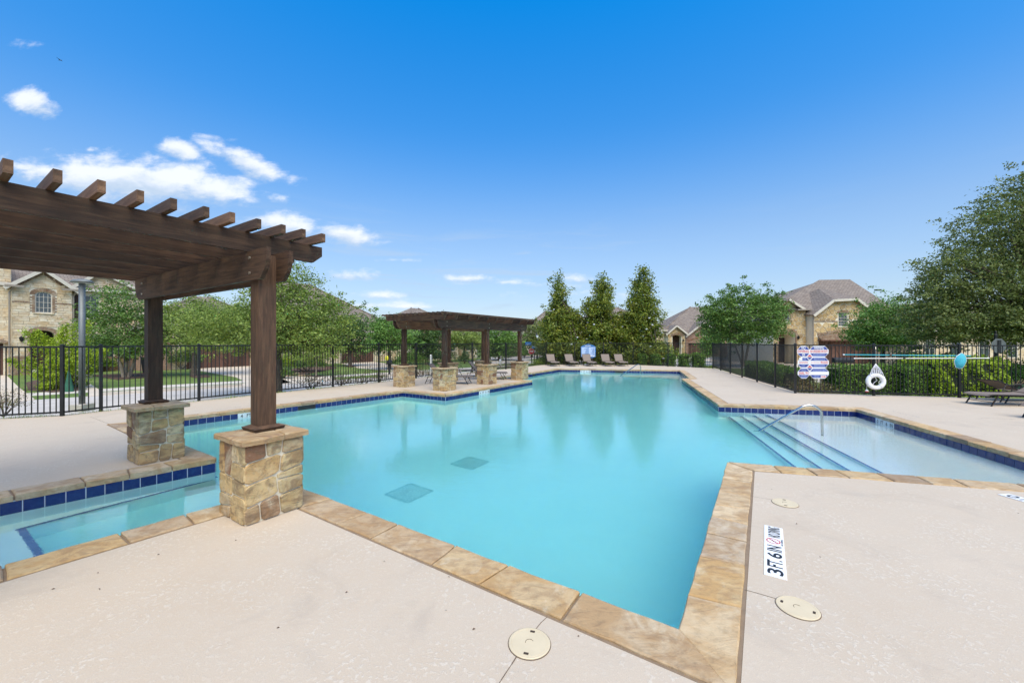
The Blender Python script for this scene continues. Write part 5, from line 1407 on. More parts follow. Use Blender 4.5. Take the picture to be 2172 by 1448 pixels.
# shrubs
def hedge(px0, px1, ptop, Y, zb, depth, mat, label, n, size, seed, group=None, cat='hedge', name='clipped_hedge', rough=.05, pbot=None):
    x0, x1 = (px0 - CX) / FPX * Y, (px1 - CX) / FPX * Y; zt = HC - (ptop - HY) / FPX * Y; rng = np.random.default_rng(seed)
    t = thing(name, label, cat, ((x0 + x1) / 2, Y + depth / 2, zb), group)
    w, h = x1 - x0, zt - zb; A = [w * h, w * h * .3, depth * h, depth * h, w * depth]; p = np.array(A) / sum(A)
    f = rng.choice(5, n, p=p); a, b = rng.random(n), rng.random(n); P = np.empty((n, 3)); N = np.zeros((n, 3))
    lump = lambda u, v: rough * (np.sin(u * 3.1 + seed) * np.sin(v * 4.3 + 1.3 * seed) + .6 * np.sin(u * 9 + v * 7))
    for k, (fn_, nr) in enumerate([(lambda a, b: (x0 + a * w, Y + 0 * a, zb + b * h), (0, -1, 0)), (lambda a, b: (x0 + a * w, Y + depth + 0 * a, zb + b * h), (0, 1, 0)), (lambda a, b: (x0 + 0 * a, Y + a * depth, zb + b * h), (-1, 0, 0)), (lambda a, b: (x1 + 0 * a, Y + a * depth, zb + b * h), (1, 0, 0)), (lambda a, b: (x0 + a * w, Y + b * depth, zt + 0 * a), (0, 0, 1))]):
        s = f == k; q = fn_(a[s], b[s]); P[s] = np.stack(q, 1); N[s] = nr
    P += N * (lump(P[:, 0] + P[:, 1], P[:, 2])[:, None] + rng.normal(0, .035, (n, 1)) - .03)
    # round the top edges
    over = np.clip((P[:, 2] - (zt - .12)) / .12, 0, 1)[:, None] ** 2 * .07; P[:, :2] -= np.sign(P[:, :2] - np.array([(x0 + x1) / 2, Y + depth / 2])) * over
    nr = unit(rng, n) + N * .8 + np.array([0, 0, .3]); nr /= np.linalg.norm(nr, axis=1, keepdims=True)
    np_mesh('foliage', leaf_quads(P, nr, size, rng, .55), 4, mat, t, origin=tuple(t.location))
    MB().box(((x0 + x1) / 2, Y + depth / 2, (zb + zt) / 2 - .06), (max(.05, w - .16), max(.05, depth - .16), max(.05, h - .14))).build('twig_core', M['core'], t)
    return t
M['core'] = plain('shaded_twigs', (.022, .03, .012), .9, var=.5, scale=20)  # near-black filler; the shade inside the hedges is put into its colour
hedge(1781, 1916, 777, 14.6, -.45, 1.0, M['leaf_hedge'], 'dark clipped hedge behind the fence right under the mailbox and life ring', 9000, .06, 1, 'hedges behind the right fence')
hedge(1924, 2022, 778, 14.2, -.45, 1.0, M['leaf_hedge'], 'dark clipped hedge between the life ring hedge and the golden hedge', 7500, .06, 2, 'hedges behind the right fence')
hedge(1988, 2142, 764, 14.0, -.4, 1.4, M['leaf_yellow'], 'tall golden green hedge behind the leaf net at the right', 13000, .075, 3, 'hedges behind the right fence', rough=.12)
for q, (a, b, tp) in enumerate(((1357, 1373, 751.5), (1386, 1402, 751.5), (1418.5, 1434, 751.5), (1446, 1464.5, 751.5), (1474, 1497, 749.5))):
    lb = ['leftmost', 'second', 'third', 'fourth', 'widest, rightmost'][q]
    hedge(a, b, tp, 29.0 - q * .4, -.4, .7, M['leaf_hedge'], lb + ' of the five clipped box shrubs behind the far fence', 2600, .075, 10 + q, 'five clipped box shrubs behind the far fence', 'shrub', 'box_shrub')
def hedge_line(a, b, w, h, label, n, seed):
    rng = np.random.default_rng(seed); t = thing('clipped_hedge', label, 'hedge', (a.x, a.y, GZ), 'hedges behind the right fence'); d = (b - a); L = d.length; d.normalize(); nn = Vector((-d.y, d.x))
    s = rng.random(n) * L; f = rng.random(n); side = rng.choice([-1, 1], n); top = rng.random(n) < .3
    u = np.where(top, rng.uniform(-1, 1, n), side) * w / 2; z = np.where(top, h, f * h); nz = rng.normal(0, .04, n)
    u += np.where(top, 0, nz + .06 * np.sin(s * 4)); z += np.where(top, nz, 0)
    P = np.stack([a.x + d.x * s + nn.x * u, a.y + d.y * s + nn.y * u, GZ + z], 1); nr = unit(rng, n) + np.array([0, 0, .6]); nr /= np.linalg.norm(nr, axis=1, keepdims=True)
    np_mesh('foliage', leaf_quads(P, nr, .075, rng, .55), 4, M['leaf_hedge'], t, origin=tuple(t.location))
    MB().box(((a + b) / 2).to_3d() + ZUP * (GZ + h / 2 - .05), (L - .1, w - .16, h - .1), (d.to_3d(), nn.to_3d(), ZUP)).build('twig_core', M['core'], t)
ra, rb = fR[1].xy + Vector((1.75, 2.3)), fR[0].xy + Vector((1.6, -1.6))
hedge_line(ra, ra.lerp(rb, .42), 1.0, .95, 'near clipped hedge seen through the fence left of the safety sign', 9000, 21)
hedge_line(ra.lerp(rb, .47), rb, 1.0, .95, 'farther clipped hedge seen through the fence left of the safety sign', 9000, 22)
def shrub(name, label, px, py, Y, r, h, mat, n, size, seed, cat='shrub', group=None, zb=GZ, loose=.25, stemr=.015, lean=1.0):
    rng = np.random.default_rng(seed); b = Vector(((px - CX) / FPX * Y, Y, zb)); t = thing(name, label, cat, b, group)
    d = unit(rng, n); d[:, 2] = np.abs(d[:, 2]) * 1.0 - .15; rr_ = rng.random(n) ** .4
    P = np.array(b) + np.array([0, 0, h * .35]) + d * np.array([r, r, h * .65]) * rr_[:, None] * (1 + loose * np.sin(d[:, :1] * 7 + d[:, 1:2] * 5 + seed))
    P[:, 2] = np.maximum(P[:, 2], zb + .03)
    nr = unit(rng, n) + d * .5 + np.array([0, 0, .4]); nr /= np.linalg.norm(nr, axis=1, keepdims=True)
    np_mesh('foliage', leaf_quads(P, nr, size, rng, .5), 4, mat, t, origin=tuple(b))
    m = MB()
    for i in rng.choice(n, 12): m.tube([b, b.lerp(Vector(P[i]), .5) + ZUP * .05, Vector(P[i])], [stemr, stemr * .7, .004], 5)
    m.build('stems', M['bark'], t); return t
shrub('golden_shrub', 'golden yellow round shrub at the foot of the stop sign', 1148, 0, 31, .75, .85, M['leaf_yellow'], 3500, .08, 1)
shrub('golden_shrub', 'low yellow flowering shrub at the right end of the five box shrubs', 1508, 0, 28.0, .45, .45, M['leaf_yellow'], 1200, .08, 2)
shrub('golden_shrub', 'golden shrub behind the front post, beside the dark hedge', 610, 0, 27, .65, 1.5, M['leaf_yellow'], 2600, .09, 3)
shrub('round_shrub', 'dark rounded shrub mass on the lawn right of the front post', 650, 0, 27.5, 1.5, 1.35, M['leaf_dark'], 7000, .09, 4)
shrub('round_shrub', 'blue-green low shrub in the rock bed right of the front post', 603, 0, 22.5, .6, .7, M['leaf_dark'], 2200, .07, 5)
shrub('round_shrub', 'dark shrub beside the brown garage left of the pergola posts', 384, 0, 30, 1.1, 2.0, M['leaf_dark'], 4000, .1, 6)
shrub('round_shrub', 'dark shrub under the windows of the limestone house', 215, 0, 28, 1.0, 1.25, M['leaf_hedge'], 3000, .09, 7)
shrub('round_shrub', 'olive shrub at the corner of the limestone house windows', 188, 0, 27, .75, 1.5, M['leaf_oak'], 2600, .09, 8)
shrub('round_shrub', 'low dark hedge shrub along the far houses, left part of the far pergola', 925, 0, 40, 2.2, 1.3, M['leaf_dark'], 4500, .13, 9)
shrub('round_shrub', 'small ball shaped shrub on a stem seen through the far pergola', 986, 0, 38, .55, 1.25, M['leaf_dark'], 1500, .1, 10)
shrub('round_shrub', 'wide dark shrub behind the far pergola, right bay', 1060, 0, 45, 2.4, 1.5, M['leaf_dark'], 4500, .13, 11)
shrub('round_shrub', 'dark green shrub behind the mailbox tree, left of the far pergola', 868, 0, 33, 1.3, 1.5, M['leaf_hedge'], 3800, .1, 12)
shrub('round_shrub', 'small trimmed shrub by the porch of the far house with the arched entry', 1112, 0, 50, .9, 1.4, M['leaf_hedge'], 1500, .13, 13)
shrub('round_shrub', 'dark shrub behind the far poles, near the lantern post on the right', 1930, 0, 21, .9, 2.1, M['leaf_dark'], 4000, .08, 14)
shrub('round_shrub', 'green shrub at the right edge behind the golden hedge', 2150, 0, 17.5, .9, 1.5, M['leaf_bright'], 4000, .08, 15)
shrub('grass_clump', 'dry ornamental grass clump below the safety sign', 1712, 0, 14.6, .9, .8, M['leaf_red'], 2600, .06, 16, 'plant')
for q, (px, Y, lab) in enumerate(((650, 20.0, 'leftmost'), (712, 20.6, 'second'), (756, 21.0, 'third'), (795, 22.0, 'fourth'))):
    shrub('reddish_shrub', lab + ' of the sparse reddish shrubs behind the left fence near the far pergola', px + 10, 0, Y - 3.4, .75, .95, M['leaf_red'], 900, .05, 40 + q, group='sparse reddish shrubs along the left fence', loose=.4)
for q, (px, Y, lab) in enumerate(((895, 20.5, 'reddish shrub behind the corner pier lounger'), (1060, 25.5, 'reddish shrub right of the middle pier of the far pergola'), (1085, 26.5, 'reddish shrub left of the right end pier'))):
    shrub('reddish_shrub', lab, px, 0, Y + 1.2, .7, .9, M['leaf_red'], 900, .055, 50 + q, group='sparse reddish shrubs along the left fence', loose=.4)
shrub('twiggy_shrub', 'twiggy shrub behind the fence at the bottom left edge', 8, 0, 10.6, .55, .85, M['leaf_red'], 1500, .035, 60, loose=.45, zb=-.35)
# juniper in front of the limestone house
def juniper():
    Y = 17.6; b = base_at(140, Y); t = thing('juniper_shrub', 'tall yellow-green juniper with plume shaped tips before the limestone house', 'shrub', b); rng = np.random.default_rng(77); pr = random.Random(77)
    allv = []; m = MB()
    tips = [(92, 700), (128, 688), (150, 680), (118, 712), (165, 720), (84, 740), (180, 745), (70, 775), (108, 745), (140, 730), (155, 760), (90, 800), (125, 790), (165, 790), (75, 760), (185, 765), (100, 770), (130, 760), (120, 815), (150, 815), (95, 825), (195, 742)]
    for (px, py) in tips:
        for k in range(2):
            tip = Vector(((px + pr.uniform(-8, 8) - CX) / FPX * Y, Y + pr.uniform(-1.0, 1.0), HC - (py + pr.uniform(-6, 10) * k - HY) / FPX * Y)); root = Vector(b).lerp(tip, .0) + Vector((0, 0, .2)); root.x = b[0] + (tip.x - b[0]) * .35
            m.tube([Vector(b), root.lerp(tip, .4), tip], [.04, .02, .005], 5)
            n = 420; s = rng.random(n) ** .6; s = .35 + .65 * s; rad = .26 * (1.08 - s) + .05
            P = np.array(root) + (np.array(tip) - np.array(root)) * s[:, None] + rng.normal(size=(n, 3)) * rad[:, None] * .8
            nr = unit(rng, n) + np.array([0, -.3, .5]); nr /= np.linalg.norm(nr, axis=1, keepdims=True); allv.append(leaf_quads(P, nr, .10, rng, .35, droop=-1.2))
    np_mesh('foliage', np.concatenate(allv), 4, M['leaf_yellow'], t, origin=b); m.build('stems', M['bark'], t)
juniper()
# rocks edging the bed right of the front post
rr = random.Random(3)
for i in range(9):
    c = G(604 + i * 6.5 + rr.uniform(-2, 2), 797.5 + rr.uniform(-2.5, 1.5), GZ); s = rr.uniform(.14, .3); rk = thing('landscape_rock', ['rusty', 'grey', 'tan', 'dark'][i % 4] + ' bed rock, number ' + ['one', 'two', 'three', 'four', 'five', 'six', 'seven', 'eight', 'nine'][i] + ' from the front post along the row', 'rock', c, 'rocks edging the flower bed')
    m = MB(); vs = []
    prof = [(.7, 0), (1, .35), (.85, .7), (.45, .95)]
    for rd, z in prof:
        for j in range(8): a = j * math.pi / 4; k = rr.uniform(.8, 1.15); vs.append(c + Vector((math.cos(a) * s * rd * k, math.sin(a) * s * rd * k * .8, z * s * .8 - .02)))
    m.add(vs, [(k * 8 + j, k * 8 + (j + 1) % 8, (k + 1) * 8 + (j + 1) % 8, (k + 1) * 8 + j) for k in range(3) for j in range(8)] + [tuple(range(24, 32))]); m.build('rock', M['rock'], rk)

# ------------------------------------------------------------------ street furniture
lp = G(174, 869.5, -.12); lpo = thing('lamp_post', 'tall grey lamp post with a flat head behind the left fence', 'lamp post', lp)
Yl = lp.y; zt = HC - (600 - HY) / FPX * Yl
MB().box(lp + ZUP * .07, (.34, .34, .18)).build('footing', M['kerb'], lpo)
MB().tube([lp + ZUP * .16, Vector((lp.x, lp.y, zt))], .062, 16).build('pole', M['grey'], lpo, True)
MB().box(lp + ZUP * .45 + Vector((.01, -.066, 0)), (.055, .012, .14)).build('hand_hole_cover', M['grey'], lpo)
hd_ = MB(); c = Vector((lp.x + .0, lp.y, zt)); n = 20
ell = lambda rx, ry, z: [c + Vector((math.cos(2 * math.pi * i / n) * rx, math.sin(2 * math.pi * i / n) * ry, z)) for i in range(n)]
hd_.add(ell(.24, .17, 0) + ell(.265, .19, .025) + ell(.20, .14, .07) + ell(.09, .06, .095), [(k * n + i, k * n + (i + 1) % n, (k + 1) * n + (i + 1) % n, (k + 1) * n + i) for k in range(3) for i in range(n)] + [tuple(range(3 * n, 4 * n)), tuple(reversed(range(n)))])
hd_.build('lamp_head', M['grey'], lpo, True)
le = MB(); le.add(ell(.19, .13, -.004) + ell(.19, .13, -.012), [(i, (i + 1) % n, n + (i + 1) % n, n + i) for i in range(n)] + [tuple(range(n, 2 * n))]); le.build('lens', M['lampglass'], lpo)

def lantern(px, Y, ztop_px, label):
    b = base_at(px, Y); t = thing('lantern_post', label, 'lantern post', b); bx = Vector(b); zt = HC - (ztop_px - HY) / FPX * Y
    MB().lathe(bx, [(.12, 0), (.10, .5), (.05, .6), (.045, zt - b[2] - .75)], 12).build('pole', M['fence'], t)
    MB().lathe(Vector((bx.x, bx.y, zt - .72)), [(.07, 0), (.17, .36), (.17, .37)], 6).build('glass', M['lampglass'], t)
    MB().lathe(Vector((bx.x, bx.y, zt - .34)), [(.21, 0), (.15, .14), (.03, .24), (.015, .34)], 12).build('cap', M['fence'], t)
lantern(1139.5, 45, 704, 'black lantern post with white glass left of the magnolias')
def sign_pole(px, Y, top_px, name='pole'):
    return base_at(px, Y), HC - (top_px - HY) / FPX * Y
b, zt = sign_pole(1127, 33, 738); st = thing('stop_sign', 'red STOP sign on a dark pole right of the far pergola', 'stop sign', b)
MB().tube([Vector(b), Vector((b[0], b[1], HC - (733 - HY) / FPX * 33))], .035, 8).build('pole', M['fence'], st)
cz = HC - (745 - HY) / FPX * 33; r8 = 6.3 / FPX * 33 / math.cos(R(22.5))
def ngon(c, r, y, n=8, ph=22.5): return [Vector((c[0] + math.cos(R(ph + 360 / n * i)) * r, y, c[1] + math.sin(R(ph + 360 / n * i)) * r)) for i in range(n)]
m = MB(); m.prism(ngon((b[0], cz), r8, b[1] - .04), ngon((b[0], cz), r8, b[1] - .05)); m.build('border', M['white'], st)
m = MB(); m.prism(ngon((b[0], cz), r8 * .93, b[1] - .0505), ngon((b[0], cz), r8 * .93, b[1] - .056)); m.build('face', M['red'], st)
m = MB(); put_text(m, 'STOP', Vector((b[0] - .17, b[1] - .059, cz - .07)), Vector((1, 0, 0)), ZUP, .34, .15); m.build('lettering', M['white'], st)
def blade(b, x0, x1, z0, z1, rot, t):
    cx_ = (x0 + x1) / 2; w = x1 - x0; e = Vector((math.cos(rot), math.sin(rot), 0)); nn = Vector((math.sin(rot), -math.cos(rot), 0)); c = Vector((cx_, b[1] - .05, (z0 + z1) / 2))
    o = MB().box(c, (w / max(.3, math.cos(rot)), .02, z1 - z0), (e, -nn, ZUP)).build('name_blade', M['streetblue'], t)
    m = MB(); m.box(c + nn * .0115, (w * .7 / max(.3, math.cos(rot)), .002, (z1 - z0) * .35), (e, -nn, ZUP)); m.build('white_print', M['signpale'], o)
ZP = lambda y, Y: HC - (y - HY) / FPX * Y; XP = lambda x, Y: (x - CX) / FPX * Y
b = base_at(1133.3, 33.5); sn = thing('street_name_sign', 'blue street name blades on a dark pole beside the stop sign', 'street sign', b)
MB().tube([Vector(b), Vector((b[0], b[1], ZP(727, 33.5)))], .045, 8).build('pole', M['fence'], sn)
blade(b, XP(1114, 33.5), XP(1127, 33.5), ZP(731.5, 33.5), ZP(725.5, 33.5), R(10), sn); blade(b, XP(1127, 33.5), XP(1142.5, 33.5), ZP(738.5, 33.5), ZP(731.8, 33.5), R(-12), sn)
# dark back of a sign under the right oak
b = base_at(2112, 15.5, -.3); bs = thing('street_sign', 'back of an octagonal sign on a decorative black post under the live oak', 'sign', b); Yb = 15.5
MB().lathe(Vector(b), [(.06, 0), (.05, .1), (.045, ZP(712, Yb) - b[2]), (.06, ZP(711, Yb) - b[2]), (.02, ZP(706, Yb) - b[2]), (.045, ZP(704, Yb) - b[2]), (.01, ZP(701, Yb) - b[2])], 12).build('pole', M['fence'], bs)
m = MB(); m.prism(ngon((b[0], ZP(733, Yb)), .30, Yb - .09), ngon((b[0], ZP(733, Yb)), .30, Yb - .10)); m.build('sign_back', M['grey'], bs)
m = MB(); m.box((b[0], Yb - .12, ZP(735, Yb)), (.11, .03, .5)); m.build('bracket', M['black'], bs)
# mailboxes
def mailbox(px, Y, ztop_px, label, w=.46, double=True, yellow=False):
    b = base_at(px, Y); t = thing('mailbox', label, 'mailbox', b); zt = ZP(ztop_px, Y); bx = Vector(b)
    MB().box(bx + ZUP * (zt - b[2] - .2) / 2, (.1, .1, zt - b[2] - .2)).build('post', M['black'], t)
    for s in ((-1, 1) if double else (0,)):
        c = Vector((b[0] + s * w * .48, Y, zt - .12)); m = MB(); pr_ = [Vector((x, 0, z)) for x, z in [(-.1, -.1), (.1, -.1), (.1, .02), (.07, .09), (0, .115), (-.07, .09), (-.1, .02)]]
        if double: m.prism([c + Vector((-.2, v.x, v.z)) for v in pr_], [c + Vector((.2, v.x, v.z)) for v in pr_])
        else: m.prism([c + Vector((v.x, .25, v.z)) for v in pr_], [c + Vector((v.x, -.25, v.z)) for v in pr_])
        m.build('box', M['black'], t)
    if not double: MB().box(bx + ZUP * (zt - b[2] - .25) , (.42, .3, .03)).build('shelf', M['black'], t)
    if yellow: m = MB(); m.lathe(Vector((b[0] - .12, Y - .1, zt - .02)), [(.10, 0), (.12, .1), (.1, .22), (.03, .28)], 8); m.build('yellow_bag', M['yellow'], t)
    return t
mailbox(1787, 17.0, 758, 'pair of black mailboxes on one post behind the right hedge', w=.42)
mailbox(826, 24.6, 763, 'black mailbox with a yellow bag on top by the left street', double=False, yellow=True)
def marker_post(px, Y, h, label):
    b = base_at(px, Y); t = thing('utility_marker', label, 'marker post', b); MB().lathe(Vector(b), [(.08, 0), (.08, h), (.05, h + .06)], 10).build('post', M['alu'], t)
marker_post(914, 27, 1.15, 'pale grey utility marker post seen left of the corner pier post')
marker_post(1061, 29, .75, 'short white utility marker post right of the middle pier')
# folded green garden umbrella and handrail before the limestone house
b = base_at(146, 16.6); gu = thing('closed_umbrella', 'closed green umbrella leaning beside the juniper', 'umbrella', b)
MB().lathe(Vector(b), [(.16, .0), (.10, .4), (.04, .8), (.02, .9)], 9).build('canopy', M['green_cloth'], gu); MB().tube([Vector(b), Vector(b) + ZUP * 1.05], .015, 6).build('pole', M['bark_light'], gu)
Yh = 21; hr = thing('step_handrail', 'white handrail slanting down the front steps of the limestone house', 'handrail', base_at(165, Yh))
MB().tube([Vector((XP(141, Yh), Yh, ZP(790, Yh))), Vector((XP(168, Yh), Yh, ZP(812, Yh)))], .025, 8).build('rail', M['cream'], hr)
for x_, y_ in ((141, 790), (168, 812)): MB().tube([Vector((XP(x_, Yh), Yh, ZP(y_, Yh))), Vector((XP(x_, Yh), Yh, GZ))], .02, 6).build('baluster', M['cream'], hr)
fst = thing('front_steps', 'low concrete steps leading up to the limestone house', 'steps', base_at(168, 23))
for i in range(4): MB().box((XP(163, 23 + i * .4), 23 + i * .4, GZ + .08 + i * .16), (1.4, .4, .16 + i * .32 if False else .17)).build('step', M['kerb'], fst)
b = base_at(318, 26.5); bn = thing('waste_bin', 'black wheeled bin by the brick wing of the limestone house', 'bin', b); m = MB(); m.prism([Vector(b) + Vector(v) for v in ((-.25, -.25, 0), (.25, -.25, 0), (.25, .25, 0), (-.25, .25, 0))], [Vector(b) + Vector(v) for v in ((-.32, -.32, 1), (.32, -.32, 1), (.32, .32, 1), (-.32, .32, 1))]); m.build('body', M['black'], bn); MB().box(Vector(b) + ZUP * 1.04, (.68, .7, .07)).build('bin_lid', M['black'], bn)
# bird
bp = Vector(((127 - CX) / FPX * 60, 60, HC + (724 - 128) / FPX * 60)); bd = thing('flying_bird', 'tiny dark bird gliding high at the upper left', 'bird', bp)
m = MB(); m.tube([bp + Vector((-.25, 0, 0)), bp + Vector((0, 0, .02)), bp + Vector((.22, .05, .01))], [.01, .06, .02], 6); m.build('body', M['black'], bd)
m = MB(); m.add([bp, bp + Vector((-.1, .5, .12)), bp + Vector((.1, .15, .05)), bp + Vector((-.05, -.5, .14)), bp + Vector((.12, -.15, .05))], [(0, 1, 2), (0, 4, 3)]); m.build('wings', M['black'], bd)

# ------------------------------------------------------------------ houses
class Facade:
    def __init__(s, o, e, n): s.o = Vector((o[0], o[1], 0)); s.e = e; s.n = n
    def a(s, px):
        k = (px - CX) / FPX; return (k * s.o.y - s.o.x) / (s.e.x - k * s.e.y)
    def az(s, px, py, d=0):
        o = s.o + s.n * d; k = (px - CX) / FPX; a = (k * o.y - o.x) / (s.e.x - k * s.e.y); y = o.y + s.e.y * a
        return a, HC - (py - HY) / FPX * y
    def P(s, a, z, d=0): return s.o + s.e * a + s.n * d + ZUP * z
def ccw(p): return p if area2(p) > 0 else p[::-1]
def wall_face(F, outline, holes, mat, parent, d=0, back=.3, name='wall', reveal=.2):
    outline = ccw(outline); loops = [[Vector((p[0], p[1], 0)) for p in outline]] + [[Vector((p[0], p[1], 0)) for p in ccw(h)[::-1]] for h in holes]
    flat = [p for l in loops for p in l]; mb = MB()
    mb.add([F.P(p.x, p.y, d) for p in flat], [tuple(t) for t in tessellate_polygon(loops)])
    for l, bk in zip(loops, [back] + [reveal] * len(holes)):
        n = len(l); mb.add([F.P(p.x, p.y, d) for p in l] + [F.P(p.x, p.y, d - bk) for p in l], [(i, (i + 1) % n, n + (i + 1) % n, n + i) for i in range(n)])
    return mb.build(name, mat, parent, origin=F.P(outline[0][0], outline[0][1], d))
def pieces(F, cells, depth, gap, mat, parent, seed, d=0, name='stone', limit=300, rnd_=True, used=None):
    rng = random.Random(seed); used = used if used is not None else [0]; rest = MB()
    cells = sorted(cells, key=lambda c: -abs(area2(c[1])))
    fn_ = lambda a, z, dd: F.P(a, z, d + dd)
    for s, c in cells:
        m = MB() if used[0] < limit else rest
        if piece_mesh(m, c, fn_, depth, gap, rng, rnd_) and m is not rest:
            cc = sum((Vector(v) for v in m.v), Vector()) / len(m.v); m.build(name, mat, parent, origin=cc); used[0] += 1
    if rest.v: tag(rest.build(name + 's', mat, parent), kind='stuff')
def arch_pts(a0, a1, z0, zs, zt, n=8):
    """opening outline: jambs from z0 to spring zs, crown zt"""
    w = (a1 - a0) / 2; h = zt - zs; pts = [(a0, z0), (a1, z0)]
    for i in range(n + 1):
        t = math.pi * i / n; pts.append((a0 + w + math.cos(t) * w, zs + math.sin(t) ** .8 * h if 0 < i < n else zs))
    return pts
def win(F, a0, a1, z0, z1, parent, nx, ny, d=0, arch=.0, frame=None, label=None, shutters=False, inset=.08):
    fr = frame or M['cream']; zs = z1 - arch
    pts = arch_pts(a0, a1, z0, zs, z1) if arch else [(a0, z0), (a1, z0), (a1, z1), (a0, z1)]
    g = MB(); g.prism([F.P(p[0], p[1], d - inset - .03) for p in pts], [F.P(p[0], p[1], d - inset) for p in pts]); w = g.build('window', M['glass'], parent)
    n = len(pts); ca = (a0 + a1) / 2; cz = (z0 + z1) / 2; ins = lambda p, t: (ca + (p[0] - ca) * (1 - t / ((a1 - a0) / 2)), cz + (p[1] - cz) * (1 - t / ((z1 - z0) / 2)))
    f = MB(); inn = [ins(p, .055) for p in pts]
    f.add([F.P(p[0], p[1], d - inset + .035) for p in pts] + [F.P(p[0], p[1], d - inset + .035) for p in inn] + [F.P(p[0], p[1], d - inset) for p in inn], [(i, (i + 1) % n, n + (i + 1) % n, n + i) for i in range(n)] + [(n + i, n + (i + 1) % n, 2 * n + (i + 1) % n, 2 * n + i) for i in range(n)])
    f.build('frame', fr, w)
    for i in range(1, nx): m = MB(); x = a0 + (a1 - a0) * i / nx; m.box(F.P(x, (z0 + z1) / 2 - arch * .1, d - inset + .008), (.022, .014, z1 - z0 - .1 - arch * .3), (F.e, F.n, ZUP)); m.build('muntin', M['cream'], w)
    for j in range(1, ny): m = MB(); z = z0 + (z1 - z0) * j / ny; m.box(F.P(ca, z, d - inset + .009), (a1 - a0 - .08, .014, .022), (F.e, F.n, ZUP)); m.build('muntin', M['cream'], w)
    MB().box(F.P(ca, z0 - .035, d + .03), (a1 - a0 + .16, .12, .06), (F.e, F.n, ZUP)).build('sill', M['limestone'], w)
    return w
def arch_bricks(F, a0, a1, z0, zs, zt, parent, mat, bw=.075, h=.22, d=.03, jamb=True, name='arch_brick'):
    """soldier bricks round an opening, joined: each is only a few pixels"""
    m = MB(); w = (a1 - a0) / 2; hh = zt - zs; ca = a0 + w; n = max(5, int(math.pi * w * .85 / (bw + .012)))
    pt = lambda t, o: (ca + math.cos(t) * (w + o), zs + max(0, math.sin(t)) ** .8 * (hh + o))
    for i in range(n):
        t0, t1 = math.pi * (i + .06) / n, math.pi * (i + .94) / n; q = [pt(t0, 0), pt(t0, h), pt(t1, h), pt(t1, 0)]
        m.prism([F.P(*p, -.02) for p in q], [F.P(*p, d) for p in q])
    if jamb:
        k = int((zs - z0) / .085)
        for i in range(k):
            for sgn, x in ((-1, a0), (1, a1)):
                wd = .2 if i % 2 else .11; xa, xb = sorted((x, x + sgn * wd)); z = z0 + i * .085
                q = [(xa, z + .005), (xb, z + .005), (xb, z + .078), (xa, z + .078)]; m.prism([F.P(*p, -.02) for p in q], [F.P(*p, d) for p in q])
    return tag(m.build(name + 's', mat, parent), kind='stuff')
def brick_course(F, a0, a1, z, parent, mat, d=.03, h=.09, bw=.09):
    m = MB(); n = int((a1 - a0) / (bw + .012)); st = (a1 - a0) / n
    for i in range(n): m.box(F.P(a0 + st * (i + .5), z, d / 2), (st - .012, d + .02, h), (F.e, F.n, ZUP))
    tag(m.build('string_course', mat, parent), kind='stuff')
def slope(name, pts, mat, parent, thick=.14):
    """roof plane: pts 3D, counter-clockwise from outside; own axes so the shingle rows follow the eave"""
    pts = [Vector(p) for p in pts]; n = (pts[1] - pts[0]).cross(pts[2] - pts[0]).normalized()
    if n.z < 0: pts.reverse(); n = -n
    e = ZUP.cross(n); e = e.normalized() if e.length > 1e-3 else Vector((1, 0, 0)); u_ = n.cross(e); o = pts[0]
    loc = [((p - o).dot(e), (p - o).dot(u_), 0) for p in pts]; m = MB(); m.prism([(x, y, -thick) for x, y, z in loc], [(x, y, 0) for x, y, z in loc])
    ob = m.build(name, mat); ob.parent = parent
    ob.matrix_local = Matrix.Translation(o - wloc(parent)) @ Matrix(((e.x, u_.x, n.x), (e.y, u_.y, n.y), (e.z, u_.z, n.z))).to_4x4(); return ob
def fascia(p, q, parent, h=.16, w=.05, mat=None, name='fascia'):
    MB().bar(p, q, w, h).build(name, mat or M['cream'], parent)
def gable_roof(F, a0, a1, zl, zr, apk, zpk, depth, parent, over=.3, d=.0):
    """gable: eaves at a0 (zl) and a1 (zr), peak apk,zpk, running back"""
    for (ax, zx) in ((a0, zl), (a1, zr)):
        sgn = -1 if ax < apk else 1; dz = (zpk - zx) / abs(ax - apk); ax2 = ax + sgn * over; zx2 = zx - dz * over
        slope('roof', [F.P(ax2, zx2 + .12, d + .35), F.P(apk, zpk + .12, d + .35), F.P(apk, zpk + .12, d - depth), F.P(ax2, zx2 + .12, d - depth)], M['shingle'], parent)
        fascia(F.P(ax2, zx2 - .02, d + .36), F.P(apk, zpk - .02, d + .36), parent, .2, .05)
